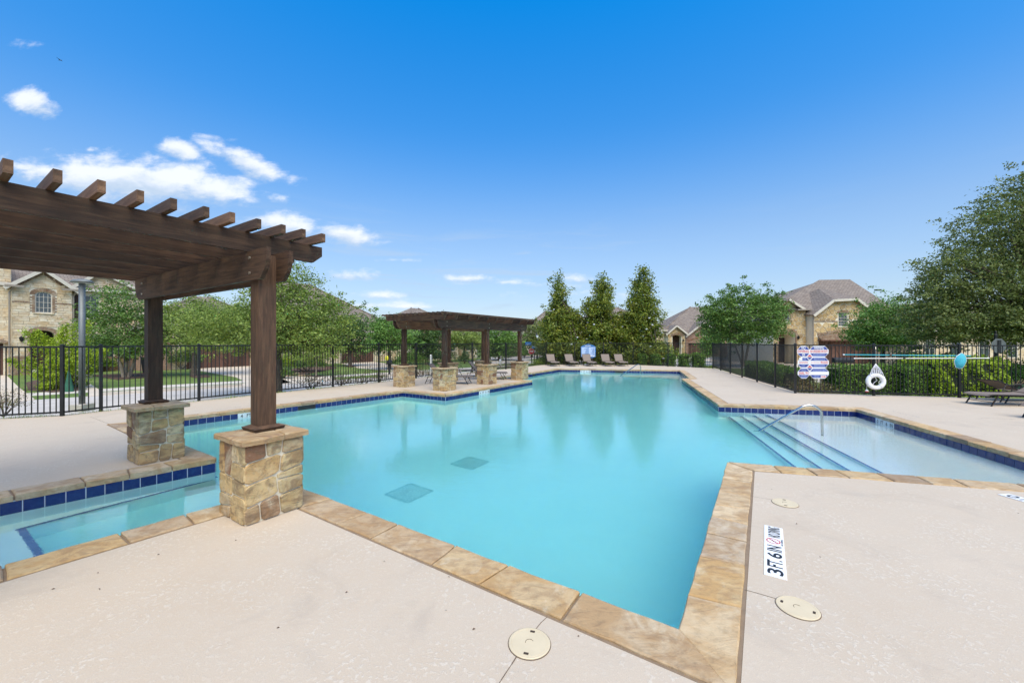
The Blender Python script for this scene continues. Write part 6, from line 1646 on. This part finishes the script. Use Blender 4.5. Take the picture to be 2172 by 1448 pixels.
def garage(F, a0, a1, z0, z1, parent, d=-.15, braces=True):
    g = MB().box(F.P((a0 + a1) / 2, (z0 + z1) / 2, d), (a1 - a0, .05, z1 - z0), (F.e, F.n, ZUP)).build('garage_door', M['garage'], parent)
    n = int((a1 - a0) / .3); st = (a1 - a0) / n
    for i in range(n): MB().box(F.P(a0 + st * (i + .5), (z0 + z1) / 2, d + .032), (st - .02, .015, z1 - z0 - .02), (F.e, F.n, ZUP)).build('plank', M['garage'], g)
    if braces:
        m = MB(); h = z1 - z0; k = max(2, round((a1 - a0) / 1.25)); w = (a1 - a0) / k
        for i in range(k + 1): m.box(F.P(a0 + w * i, (z0 + z1) / 2, d + .055), (.1, .03, h), (F.e, F.n, ZUP))
        for i in range(k):
            p, q = (a0 + w * i, z0 + .05), (a0 + w * (i + 1), z1 - .05)
            if i % 2: p, q = (p[0], q[1]), (q[0], p[1])
            m.bar(F.P(*p, d + .06), F.P(*q, d + .06), .09, .03, up=F.n)
        m.bar(F.P(a0, z1 - .06, d + .058), F.P(a1, z1 - .06, d + .058), .1, .03, up=F.n); m.build('cross_brace', M['garage'], g)
def downspout(F, a, z0, z1, parent, d=.08):
    MB().tube([F.P(a + .12, z1 + .12, d + .15), F.P(a + .1, z1, d + .12), F.P(a, z1 - .2, d), F.P(a, z0 + .15, d), F.P(a, z0 + .05, d + .12)], .045, 8).build('downspout', M['gutter'], parent)
def gutter(F, a0, a1, z, parent, d=.35):
    MB().box(F.P((a0 + a1) / 2, z, d), (a1 - a0, .13, .12), (F.e, F.n, ZUP)).build('gutter', M['gutter'], parent)
def sconce(F, a, z, parent, d=.12):
    m = MB(); c = F.P(a, z, d); m.lathe(c, [(.03, -.16), (.08, -.1), (.11, .1), (.02, .2)], 6); m.build('wall_lantern', M['fence'], parent)
def box_mass(F, a0, a1, z0, z1, depth, mat, parent, d=-.3, name='wall'):
    MB().box(F.P((a0 + a1) / 2, (z0 + z1) / 2, d - depth / 2), (a1 - a0, depth, z1 - z0), (F.e, F.n, ZUP)).build(name, mat, parent)
def hip(F, a0, a1, d0, d1, ze, ra0, ra1, dr, zr, parent, over=.35):
    """hip roof: eaves a0..a1, d0(front)..d1(back); ridge ra0..ra1 at depth dr"""
    A, B, C, D = (a0 - over, d0 + over), (a1 + over, d0 + over), (a1 + over, d1 - over), (a0 - over, d1 - over); P = lambda q, z: F.P(q[0], z, q[1])
    r0, r1 = F.P(ra0, zr, dr), F.P(ra1, zr, dr)
    slope('roof', [P(A, ze), P(B, ze), r1, r0], M['shingle'], parent); slope('roof', [P(B, ze), P(C, ze), r1], M['shingle'], parent)
    slope('roof', [P(C, ze), P(D, ze), r0, r1], M['shingle'], parent); slope('roof', [P(D, ze), P(A, ze), r0], M['shingle'], parent)
    for q0, q1 in ((A, r0), (B, r1)): MB().tube([P(q0, ze + .03), q1 + ZUP * .03], .07, 6).build('hip_cap', M['shingle'], parent)
    fascia(P(A, ze - .08), P(B, ze - .08), parent, .2, .05); fascia(P(B, ze - .08), P(C, ze - .08), parent, .2, .05); fascia(P(D, ze - .08), P(A, ze - .08), parent, .2, .05)

# ---- limestone house on the left
VH = Vector((math.cos(R(55)), math.sin(R(55)), 0)); NH = Vector((VH.y, -VH.x, 0))
def street_facade(T): return Facade(-NH * T, VH, NH)
F1 = street_facade(39.5); h1 = thing('limestone_house', 'two storey cream limestone house with arched window at the left edge', 'house', F1.P(F1.a(30), GZ))
aL, aR = F1.a(25), F1.a(153); zE = F1.az(30, 603)[1]; aPk, zPk = F1.az(92, 572)
wx0, wz0 = F1.az(74, 663); wx1, wz1 = F1.az(111, 620); dx0, dz1 = F1.az(64, 700); dx1, _ = F1.az(116, 700); Z0 = GZ
out1 = [(aL, Z0), (aR, Z0), (aR, zE), (aPk, zPk), (aL, zE)]
h_win = arch_pts(wx0, wx1, wz0, wz1 - .22, wz1); h_door = arch_pts(dx0, dx1, Z0 + .3, dz1 - .35, dz1)
wall_face(F1, out1, [h_win, h_door], M['mortar'], h1, back=.5, reveal=.5)
rng = random.Random(8); used = [0]
rects = [(wx0 - .2, wz0 - .1, wx1 + .2, wz1 + .22), (dx0 - .05, Z0, dx1 + .05, dz1 + .22)]
zc = F1.az(60, 641)[1]
pieces(F1, cut_openings(ashlar_cells(ccw(out1), rng, (.12, .2), (.22, .55)), rects + [(aL, zc - .05, aR, zc + .05), (aL, Z0, aR, .75)]), .035, .006, M['limestone'], h1, 1, rnd_=False, used=used, limit=230)
arch_bricks(F1, wx0, wx1, wz0, wz1 - .22, wz1, h1, M['brick_brown']); arch_bricks(F1, dx0, dx1, Z0, dz1 - .35, dz1, h1, M['brick_brown'])
brick_course(F1, aL, wx0 - .2, zc, h1, M['brick_brown']); brick_course(F1, wx1 + .2, aR, zc, h1, M['brick_brown'])
def brick_band(F, a0, a1, z0, z1, parent, mat, holes=(), d=0):
    m = MB(); r = int((z1 - z0) / .085)
    for j in range(r):
        x = a0 - (.11 if j % 2 else 0)
        while x < a1:
            xa, xb = max(a0, x), min(a1, x + .215); zz = z0 + j * .085
            if xb - xa > .03 and not any(xb > h[0] and xa < h[1] and zz < h[2] for h in holes): m.box(F.P((xa + xb) / 2, zz + .04, d + .01), (xb - xa - .008, .04, .074), (F.e, F.n, ZUP))
            x += .225
    tag(m.build('bricks', mat, parent), kind='stuff')
brick_band(F1, aL, aR, Z0, .75, h1, M['brick_brown'], [(dx0 - .05, dx1 + .05, dz1)])
win(F1, wx0, wx1, wz0, wz1, h1, 4, 4, arch=.22, label=None)
MB().box(F1.P((dx0 + dx1) / 2, (Z0 + dz1) / 2, -1.2), (dx1 - dx0 + 1, .1, dz1 - Z0 + .5), (F1.e, F1.n, ZUP)).build('porch_back', M['dark_in'], h1)
MB().box(F1.P(dx1 - .55, Z0 + 1.2, -1.1), (.8, .06, 2.2), (F1.e, F1.n, ZUP)).build('front_door', M['garage'], h1)
sconce(F1, *F1.az(45.5, 719), h1)
gable_roof(F1, aL, aR, zE, zE, aPk, zPk, 6, h1, over=.32)
m = MB()   # raking brick soldier course under the gable
for sgn in (-1, 1):
    for i in range(16):
        t = i / 16; xa = (aL if sgn < 0 else aR); p = (xa + (aPk - xa) * (t * .8 + .2), zE + (zPk - zE) * (t * .8 + .2) - .2); m.box(F1.P(p[0], p[1], .015), (.085, .05, .22), (F1.e, F1.n, ZUP))
tag(m.build('gable_bricks', M['brick_brown'], h1), kind='stuff')
gutter(F1, aL - .3, aL + .45, zE - .12, h1); gutter(F1, aR - .5, aR + .3, zE - .12, h1); downspout(F1, aL - .1, Z0, zE - .3, h1); downspout(F1, aR + .06, .8, zE - .3, h1, d=0)
# left wing with the garage, right wing with windows
aLL = F1.a(-220); zW = zE + 1.3
outw = ccw([(aLL, Z0), (aL, Z0), (aL, zW), (aLL, zW)]); ga0, ga1 = F1.a(-130), F1.a(8); gz1 = F1.az(8, 728)[1]
wall_face(F1, outw, [[(ga0, Z0 + .001), (ga1, Z0 + .001), (ga1, gz1), (ga0, gz1)]], M['mortar'], h1, d=-.35, back=5)
pieces(F1, cut_openings(ashlar_cells(outw, rng, (.13, .2), (.25, .6)), [(ga0 - .05, Z0, ga1 + .05, gz1 + .25)]), .035, .006, M['limestone'], h1, 2, d=-.35, rnd_=False, used=used, limit=260)
garage(F1, ga0, ga1, Z0, gz1, h1, d=-.5); arch_bricks(F1, ga0, ga1, Z0, gz1, gz1 + .12, h1, M['brick_brown'], jamb=False, d=-.3)
aRR = F1.a(330); outr = ccw([(aR, Z0), (aRR, Z0), (aRR, zE), (F1.a(215), F1.az(215, 575)[1]), (aR, zE)])
rw0, rz0 = F1.az(178, 674); rw1, rz1 = F1.az(215, 627); lw0, lz0 = F1.az(178, 765); lw1, lz1 = F1.az(247, 712)
wall_face(F1, outr, [[(rw0, rz0), (rw1, rz0), (rw1, rz1), (rw0, rz1)], [(lw0, lz0), (lw1, lz0), (lw1, lz1), (lw0, lz1)]], M['mortar'], h1, d=-.6, back=6)
pieces(F1, cut_openings(ashlar_cells(outr, rng, (.13, .2), (.25, .6)), [(rw0 - .05, rz0, rw1 + .05, rz1 + .1), (lw0 - .05, lz0, lw1 + .05, lz1 + .1), (aR, Z0, aRR, .6)]), .035, .006, M['limestone'], h1, 3, d=-.6, rnd_=False, used=used, limit=300)
brick_band(F1, aR, aRR, Z0, .6, h1, M['brick_brown'], d=-.6)
win(F1, rw0, rw1, rz0, rz1, h1, 2, 2, d=-.6); win(F1, lw0, lw1, lz0, lz1, h1, 3, 1, d=-.6)
MB().box(F1.P(rw0 - .25, (rz0 + rz1) / 2, -.56), (.36, .05, rz1 - rz0), (F1.e, F1.n, ZUP)).build('shutter', M['garage'], h1)
gable_roof(F1, aR - .1, aRR, zE, zE - .2, F1.a(215), F1.az(215, 575)[1], 7, h1, over=.35, d=-.6)
hip(F1, aLL, aRR, -.6, -12, zE + .1, aLL + 5, aRR - 3.5, -6, zE + 3.2, h1)

# ---- second left house: brown garage behind the pergola posts
F2 = street_facade(37.6); h2 = thing('brick_house', 'house with the wide brown garage door behind the front pergola posts', 'house', F2.P(F2.a(390), GZ))
a0, a1 = F2.a(300), F2.a(610); g0, g1 = F2.a(397), F2.a(530); gz = F2.az(470, 733)[1]
wall_face(F2, [(a0, Z0), (a1, Z0), (a1, 2.6), (a0, 2.6)], [[(g0, Z0 + .001), (g1, Z0 + .001), (g1, gz), (g0, gz)]], M['brickwall'], h2, back=9)
garage(F2, g0, g1, Z0, gz, h2); 
pieces(F2, cut_openings(flag_cells(ccw([(F2.a(365), Z0), (a1, Z0), (a1, 2.55), (F2.a(365), 2.55)]), .42, random.Random(4), .8), [(g0 - .02, Z0 - 1, g1 + .02, gz + .02)]), .035, .012, M['limestone'], h2, 5, limit=90)
hip(F2, a0, a1, 0, -10, 2.65, a0 + 4.5, a1 - 4.5, -5, 5.6, h2); sconce(F2, F2.a(536), 1.5, h2)
# ---- third left house: tall hipped roof
F3 = street_facade(35.2); h3 = thing('brick_house', 'house with the steep plain hipped roof left of the far pergola', 'house', F3.P(F3.a(700), GZ))
a0, a1 = F3.a(640), F3.a(862); g0, g1 = F3.a(724), F3.a(793); gz = F3.az(760, 737)[1]
wall_face(F3, [(a0, Z0), (a1, Z0), (a1, 2.5), (a0, 2.5)], [[(g0, Z0 + .001), (g1, Z0 + .001), (g1, gz), (g0, gz)]], M['mortar'], h3, back=11)
garage(F3, g0, g1, Z0, gz, h3)
pieces(F3, cut_openings(flag_cells(ccw([(a0, Z0), (a1, Z0), (a1, 2.45), (a0, 2.45)]), .45, random.Random(6), .7), [(g0 - .02, Z0 - 1, g1 + .02, gz + .02)]), .035, .012, M['limestone'], h3, 6, limit=120)
ridge = F3.az(700, 622)[1]; hip(F3, a0 - 1, a1 - .5, 0, -12, 2.6, F3.a(664), F3.a(724), -6, 7.6, h3)
# ---- fourth left house: small gables seen through the far pergola
F4 = street_facade(33); h4 = thing('brick_house', 'far house with two small gables seen through the far pergola', 'house', F4.P(F4.a(880), GZ))
a0, a1 = F4.a(868), F4.a(1012)
wall_face(F4, [(a0, Z0), (a1, Z0), (a1, 2.4), (a0, 2.4)], [], M['mortar'], h4, back=11)
for px0, px1, w_ in ((872, 893, 1), (930, 962, 2), (968, 1000, 3)):
    b0, b1 = F4.a(px0), F4.a(px1); zt_ = 3.4 + (b1 - b0) * .12; wall_face(F4, [(b0, Z0), (b1, Z0), (b1, 2.4), ((b0 + b1) / 2, zt_ + 1), (b0, 2.4)], [], M['limestone'] if w_ != 1 else M['brickwall'], h4, d=.8, back=1, name='gable_wall')
    gable_roof(F4, b0, b1, 2.4, 2.4, (b0 + b1) / 2, zt_ + 1, 4, h4, d=.8); win(F4, (b0 + b1) / 2 - .6, (b0 + b1) / 2 + .6, .5, 1.9, h4, 2, 2, d=.85, inset=.0)
hip(F4, a0, a1, 0, -11, 2.4, a0 + 5, a1 - 5, -5.5, 5.8, h4)

# ---- frontal houses beyond the far fence
def frontal(Y, rot=0): e = Vector((math.cos(rot), math.sin(rot), 0)); return Facade((0, Y), e, Vector((e.y, -e.x, 0)))
F5 = frontal(58); h5 = thing('far_house', 'pale house with an arched entry left of the magnolias', 'house', F5.P(F5.a(1110), GZ))
A = lambda px, F=F5: F.a(px); Zz = lambda py, F=F5, px=1100: F.az(px, py)[1]
wall_face(F5, [(A(1040), Z0), (A(1128), Z0), (A(1128), Zz(718)), (A(1040), Zz(718))], [], M['limestone'], h5, back=10)
dO = arch_pts(A(1103.5), A(1115), Z0 + .01, Zz(727), Zz(724))
wall_face(F5, [(A(1098), Z0), (A(1122), Z0), (A(1122), Zz(720)), (A(1108), Zz(706)), (A(1098), Zz(718))], [dO], M['limestone'], h5, d=1.2, back=1.2, name='porch_wall', reveal=.9)
arch_bricks(F5, A(1103.5), A(1115), Z0, Zz(727), Zz(724), h5, M['brick_brown'], d=1.24, jamb=False, h=.3)
MB().box(F5.P(A(1109), Z0 + 1.2, .3), (1.2, .08, 2.3), (F5.e, F5.n, ZUP)).build('front_door', M['dark_in'], h5)
gable_roof(F5, A(1094), A(1123), Zz(719), Zz(719), A(1108), Zz(706), 4, h5, d=1.2)
slope('roof', [F5.P(A(1050), Zz(719), .4), F5.P(A(1133), Zz(719), .4), F5.P(A(1133), Zz(697), -5), F5.P(A(1050), Zz(697), -5)], M['shingle'], h5)
hip(F5, A(1105), A(1260), -4, -16, Zz(705), F5.a(1168), F5.a(1215), -9, F5.az(1168, 663)[1] + .9, h5)
F6 = frontal(56); h6 = thing('far_house', 'two storey pale house behind and between the magnolias', 'house', F6.P(F6.a(1260), GZ)); A = lambda px: F6.a(px); Zz = lambda py: F6.az(1250, py)[1]
wall_face(F6, [(A(1200), Z0), (A(1420), Z0), (A(1420), Zz(700)), (A(1200), Zz(700))], [], M['limestone'], h6, back=10)
wall_face(F6, [(A(1216), Z0), (A(1246), Z0), (A(1246), Zz(686)), (A(1231), Zz(672)), (A(1216), Zz(686))], [], M['limestone'], h6, d=.8, back=1, name='gable_wall'); gable_roof(F6, A(1216), A(1246), Zz(686), Zz(686), A(1231), Zz(672), 6, h6, d=.8)
win(F6, A(1226), A(1237), Zz(704), Zz(690), h6, 2, 3, d=.86, inset=0)
hip(F6, A(1205), A(1415), 0, -13, Zz(700), A(1296), A(1335), -6.5, F6.az(1300, 655)[1] + .75, h6)
# brick house
F7 = frontal(57, R(-3)); h7 = thing('brick_house', 'red brick house with a stone arched porch and brown garage, right of the magnolias', 'house', F7.P(F7.a(1430), GZ)); A = lambda px: F7.a(px); Zz = lambda py, px=1460: F7.az(px, py)[1]
rngb = random.Random(2)
po = ccw([(A(1412), Z0), (A(1448), Z0), (A(1448), Zz(706)), (A(1429), Zz(691)), (A(1412), Zz(706))]); dO = arch_pts(A(1421.5), A(1440), Z0 + .02, Zz(714), Zz(710.5))
wall_face(F7, po, [dO], M['mortar'], h7, d=.9, back=1, name='porch_wall', reveal=.8)
pieces(F7, cut_openings(flag_cells(po, .55, rngb, .8), [(A(1420.5), Z0 - 1, A(1441), Zz(708.5))]), .04, .015, M['flag'], h7, 7, d=.9, limit=90)
arch_bricks(F7, A(1421.5), A(1440), Z0, Zz(714), Zz(710.5), h7, M['brick_brown'], d=.95, h=.3, jamb=False)
MB().box(F7.P(A(1431), (Z0 + 2.4) / 2, -.3), (1.7, .08, 3.2), (F7.e, F7.n, ZUP)).build('front_door', M['garage'], h7)
gable_roof(F7, A(1412), A(1448), Zz(706), Zz(706), A(1429), Zz(691), 7, h7, d=.9)
br = ccw([(A(1449), Z0), (A(1560), Z0), (A(1560), Zz(716)), (A(1527), Zz(713)), (A(1488.4), Zz(683)), (A(1449.5), Zz(714))])
g0, g1, gz = A(1457), A(1511), Zz(728)
wo = [(A(1487), Zz(712)), (A(1496.5), Zz(712)), (A(1496.5), Zz(700.5)), (A(1487), Zz(700.5))]
wall_face(F7, br, [[(g0, Z0 + .001), (g1, Z0 + .001), (g1, gz), (g0, gz)], wo], M['brickwall'], h7, d=.5, back=8)
garage(F7, g0, g1, Z0, gz, h7, d=.3, braces=False); win(F7, wo[0][0], wo[1][0], wo[0][1], wo[2][1], h7, 2, 2, d=.5, inset=.05)
for s_ in (A(1484.7), A(1499)): MB().box(F7.P(s_, (wo[0][1] + wo[2][1]) / 2, .53), (.28, .05, wo[2][1] - wo[0][1]), (F7.e, F7.n, ZUP)).build('shutter', M['garage'], h7)
m = MB(); n = 36
for i in range(n):
    t = i / (n - 1); a_ = g0 + (g1 - g0) * t; z_b = gz + .35 + .45 * math.sin(math.pi * t); m.box(F7.P(a_, z_b, .52), (.08, .05, .22), (F7.e, F7.n, ZUP))
tag(m.build('relief_arch_bricks', M['brick'], h7), kind='stuff')
for (ax, zx) in ((A(1449.5), Zz(714)), (A(1527), Zz(714))):
    ap, zp = A(1488.4), Zz(683); slope('roof', [F7.P(ax, zx + .1, .9), F7.P(ap, zp + .1, .9), F7.P(ap, zp + .1, -6), F7.P(ax, zx + .1, -6)], M['shingle'], h7); fascia(F7.P(ax, zx - .02, .92), F7.P(ap, zp - .02, .92), h7, .22, .05)
hip(F7, A(1405), A(1570), -.4, -13, Zz(706), F7.a(1503), F7.a(1540), -6.5, F7.az(1490, 650)[1] + .5, h7)
gutter(F7, A(1448), A(1456), Zz(706), h7, d=1.0); downspout(F7, A(1450.5), Z0, Zz(712), h7, d=.6); sconce(F7, A(1443.5), Zz(722), h7, d=1.0)
# ---- flagstone house on the right
F8 = frontal(37.5); h8 = thing('flagstone_house', 'two storey golden flagstone house with brown hipped roof on the right', 'house', F8.P(F8.a(1700), GZ)); A = lambda px: F8.a(px); Zz = lambda py: F8.az(1700, py)[1]
lb = ccw([(A(1640), Z0), (A(1709), Z0), (A(1709), Zz(658)), (A(1697), Zz(655)), (A(1668), Zz(636)), (A(1640), Zz(655))])
sw = [(A(1664.5), Zz(683.5)), (A(1675.5), Zz(683.5)), (A(1675.5), Zz(667)), (A(1664.5), Zz(667))]; dO = arch_pts(A(1651), A(1687), Z0 + .02, Zz(709), Zz(701))
wall_face(F8, lb, [sw, dO], M['mortar'], h8, back=8, reveal=1.6)
used = [0]; rg = random.Random(31)
pieces(F8, cut_openings(flag_cells(lb, .48, rg, .85), [(A(1663), Zz(685.5), A(1677), Zz(664.5)), (A(1649), Z0 - 1, A(1689), Zz(699))]), .045, .026, M['flag'], h8, 8, used=used, limit=120)
arch_bricks(F8, A(1651), A(1687), Z0, Zz(709), Zz(701), h8, M['brick_brown'], d=.05, h=.2); arch_bricks(F8, A(1664.5), A(1675.5), Zz(683.5), Zz(668), Zz(666.5), h8, M['brick_brown'], d=.05, h=.1)
win(F8, sw[0][0], sw[1][0], sw[0][1], sw[2][1], h8, 2, 3)
MB().box(F8.P(A(1669), 1.2, -1.65), (2.2, .1, 3.6), (F8.e, F8.n, ZUP)).build('porch_back', M['brick_brown'], h8)
fd = MB().box(F8.P(A(1680.5), .85, -1.5), (.9, .06, 2.3), (F8.e, F8.n, ZUP)).build('front_door', M['dark_in'], h8)
for dx in (-.5, .5): MB().box(F8.P(A(1680.5) + dx, .87, -1.47), (.06, .06, 2.38), (F8.e, F8.n, ZUP)).build('door_frame', M['cream'], fd)
MB().box(F8.P(A(1680.5), 2.07, -1.47), (1.06, .06, .06), (F8.e, F8.n, ZUP)).build('door_frame', M['cream'], fd)
sconce(F8, A(1647), Zz(716), h8); sconce(F8, A(1692), Zz(716), h8)
mb_ = ccw([(A(1710), Z0), (A(1880), Z0), (A(1880), Zz(664)), (A(1830), Zz(660)), (A(1795), Zz(638.5)), (A(1747.5), Zz(641.5)), (A(1713), Zz(668))])
mb_ = ccw([(A(1710), Z0), (A(1880), Z0), (A(1880), Zz(668)), (A(1838), Zz(668)), (A(1795), Zz(639)), (A(1747.5), Zz(641)), (A(1710), Zz(668))])
mw = arch_pts(A(1763.5), A(1783), Zz(693), Zz(666), Zz(663.5)); g0, g1, gz = A(1722), A(1834), Zz(721)
wall_face(F8, mb_, [mw, [(g0, Z0 + .001), (g1, Z0 + .001), (g1, gz), (g0, gz)]], M['mortar'], h8, d=.8, back=8, name='wall')
zc = Zz(682.5)
pieces(F8, cut_openings(flag_cells(mb_, .50, rg, .85), [(A(1762), Zz(695), A(1784.5), Zz(661)), (g0 - .05, Z0 - 1, g1 + .05, Zz(708.5)), (A(1709), zc - .07, A(1763), zc + .07), (A(1784.5), zc - .07, A(1881), zc + .07)]), .045, .026, M['flag'], h8, 9, d=.8, used=used, limit=295)
win(F8, A(1763.5), A(1783), Zz(693), Zz(663.5), h8, 3, 5, d=.8, arch=.12); arch_bricks(F8, A(1763.5), A(1783), Zz(693), Zz(666), Zz(663.5), h8, M['brick_brown'], d=.85, h=.2, jamb=False)
F8b = Facade((F8.o + F8.n * .8).xy, F8.e, F8.n)
brick_course(F8b, A(1710), A(1762), zc, h8, M['brick_brown']); brick_course(F8b, A(1785), A(1880), zc, h8, M['brick_brown'])
garage(F8b, g0, g1, Z0, gz, h8, d=-.1)
aw = MB(); na = 52   # little tiled roof over the garage with an arched top edge
for i in range(na):
    t = (i + .5) / na; a_ = g0 - .1 + (g1 - g0 + .2) * t; h_ = .30 + .34 * math.sin(math.pi * t)
    for r_ in range(4):
        z0_ = gz + .02 + h_ * r_ / 4; aw.box(F8b.P(a_ + (.03 if r_ % 2 else 0), z0_ + h_ / 8, .42 - r_ * .1), ((g1 - g0 + .2) / na - .012, .12, h_ / 4 + .03), (F8.e, F8.n, ZUP))
tag(aw.build('awning_tiles', M['brick_brown'], h8), kind='stuff')
m = MB()
for i in range(60):
    t = (i + .5) / 60; a_ = g0 - .1 + (g1 - g0 + .2) * t; h_ = .36 + .38 * math.sin(math.pi * t); m.box(F8b.P(a_, gz + h_ + .1, .03), (.065, .06, .2), (F8.e, F8.n, ZUP))
tag(m.build('garage_arch_bricks', M['brick_brown'], h8), kind='stuff')
MB().box(F8b.P((g0 + g1) / 2, gz - .03, .3), (g1 - g0 + .25, .5, .1), (F8.e, F8.n, ZUP)).build('awning_board', M['garage'], h8)
downspout(F8b, A(1710.5), Z0, Zz(668), h8, d=.07)
# jerkinhead bay roof
zl, zt1, zt2 = Zz(668), Zz(641), Zz(639); pL, pa, pb, pR = (A(1706), Zz(671.5)), (A(1747), Zz(640)), (A(1795.5), Zz(637.5)), (A(1842), Zz(671.5)); dF = 1.2; ap = (A(1785.7), F8.az(1786, 618)[1] + .3)
slope('roof', [F8.P(pL[0], pL[1] + .1, dF), F8.P(pa[0], pa[1] + .1, dF), F8.P(ap[0] - .5, ap[1] + .25, -2.2), F8.P(pL[0], pL[1] + .1, -6)], M['shingle'], h8)
slope('roof', [F8.P(pb[0], pb[1] + .1, dF), F8.P(pR[0], pR[1] + .1, dF), F8.P(pR[0], pR[1] + .1, -6), F8.P(ap[0], ap[1] + .25, -2.2)], M['shingle'], h8)
slope('roof', [F8.P(pa[0], pa[1] + .1, dF), F8.P(pb[0], pb[1] + .1, dF), F8.P(ap[0], ap[1] + .25, -2.2), F8.P(ap[0] - .5, ap[1] + .25, -2.2)], M['shingle'], h8)
fascia(F8.P(*pL, dF + .02), F8.P(*pa, dF + .02), h8, .22, .06); fascia(F8.P(*pa, dF + .02), F8.P(*pb, dF + .02), h8, .22, .06); fascia(F8.P(*pb, dF + .02), F8.P(*pR, dF + .02), h8, .22, .06)
slope('roof', [F8.P(A(1668), Zz(634), .4), F8.P(A(1700), Zz(655), .4), F8.P(A(1700), Zz(655), -5), F8.P(A(1668), Zz(634), -5)], M['shingle'], h8); slope('roof', [F8.P(A(1636), Zz(655), .4), F8.P(A(1668), Zz(634), .4), F8.P(A(1668), Zz(634), -5), F8.P(A(1636), Zz(655), -5)], M['shingle'], h8)
fascia(F8.P(A(1668), Zz(636), .42), F8.P(A(1701), Zz(657), .42), h8, .2, .05); gutter(F8, A(1684), A(1712), Zz(657.5), h8, d=.5)
ezh = Zz(657); Y2 = 37.5 + 7
def rp(px, py, dd): y = 37.5 - dd; return F8.P((px - CX) / FPX * y, HC - (py - HY) / FPX * y, dd)
r0, r1, r2 = rp(1735.6, 599.5, -5.5), rp(1768.6, 594.8, -5.5), rp(1802.8, 592.4, -5.5); eL, eR = F8.P(A(1622), ezh, .3), F8.P(A(1895), ezh, .3); bL, bR = F8.P(A(1640), ezh, -13), F8.P(A(1925), ezh, -13)
rz = (r0.z + r2.z) / 2
slope('roof', [eL, eR, Vector((r2.x, r2.y, r2.z)), Vector((r0.x, r0.y, r2.z - .25))], M['shingle'], h8)
slope('roof', [eR, bR, r2], M['shingle'], h8); slope('roof', [bR, bL, Vector((r0.x, r0.y, r2.z - .25)), r2], M['shingle'], h8); slope('roof', [bL, eL, Vector((r0.x, r0.y, r2.z - .25))], M['shingle'], h8)
for px_, py_ in ((1862, 615), (1790, 625)): 
    q = rp(px_, py_, -3.2); MB().box(q, (.5, .3, .12)).build('roof_vent', M['black'], h8)
# houses beyond, glimpsed under the right trees
F9 = frontal(33); h9 = thing('far_house', 'pale house wall glimpsed under the live oak at the right edge', 'house', F9.P(F9.a(2100), GZ)); A = lambda px: F9.a(px)
wall_face(F9, [(A(1935), Z0), (A(2300), Z0), (A(2300), 2.6), (A(1935), 2.6)], [], M['limestone'], h9, back=8)
for px_ in (1960, 2015, 2075, 2135, 2190): win(F9, A(px_), A(px_ + 22), .3, 1.9, h9, 2, 2, inset=-.02)
hip(F9, A(1935), A(2300), 0, -9, 2.6, A(1935) + 4, A(2300) - 4, -4.5, 5.2, h9)
rwl = thing('retaining_wall', 'low stacked stone walls below the live oak at the right edge', 'wall', base_at(2160, 20)); rw_ = random.Random(5)
for j in range(3):
    for i in range(7): MB().box((XP(2130, 20) + i * .62 + rw_.uniform(-.03, .03), 20 + j * .5, GZ + .15 + j * .3), (.58, .35, .27)).build('stone', M['rock'], rwl)
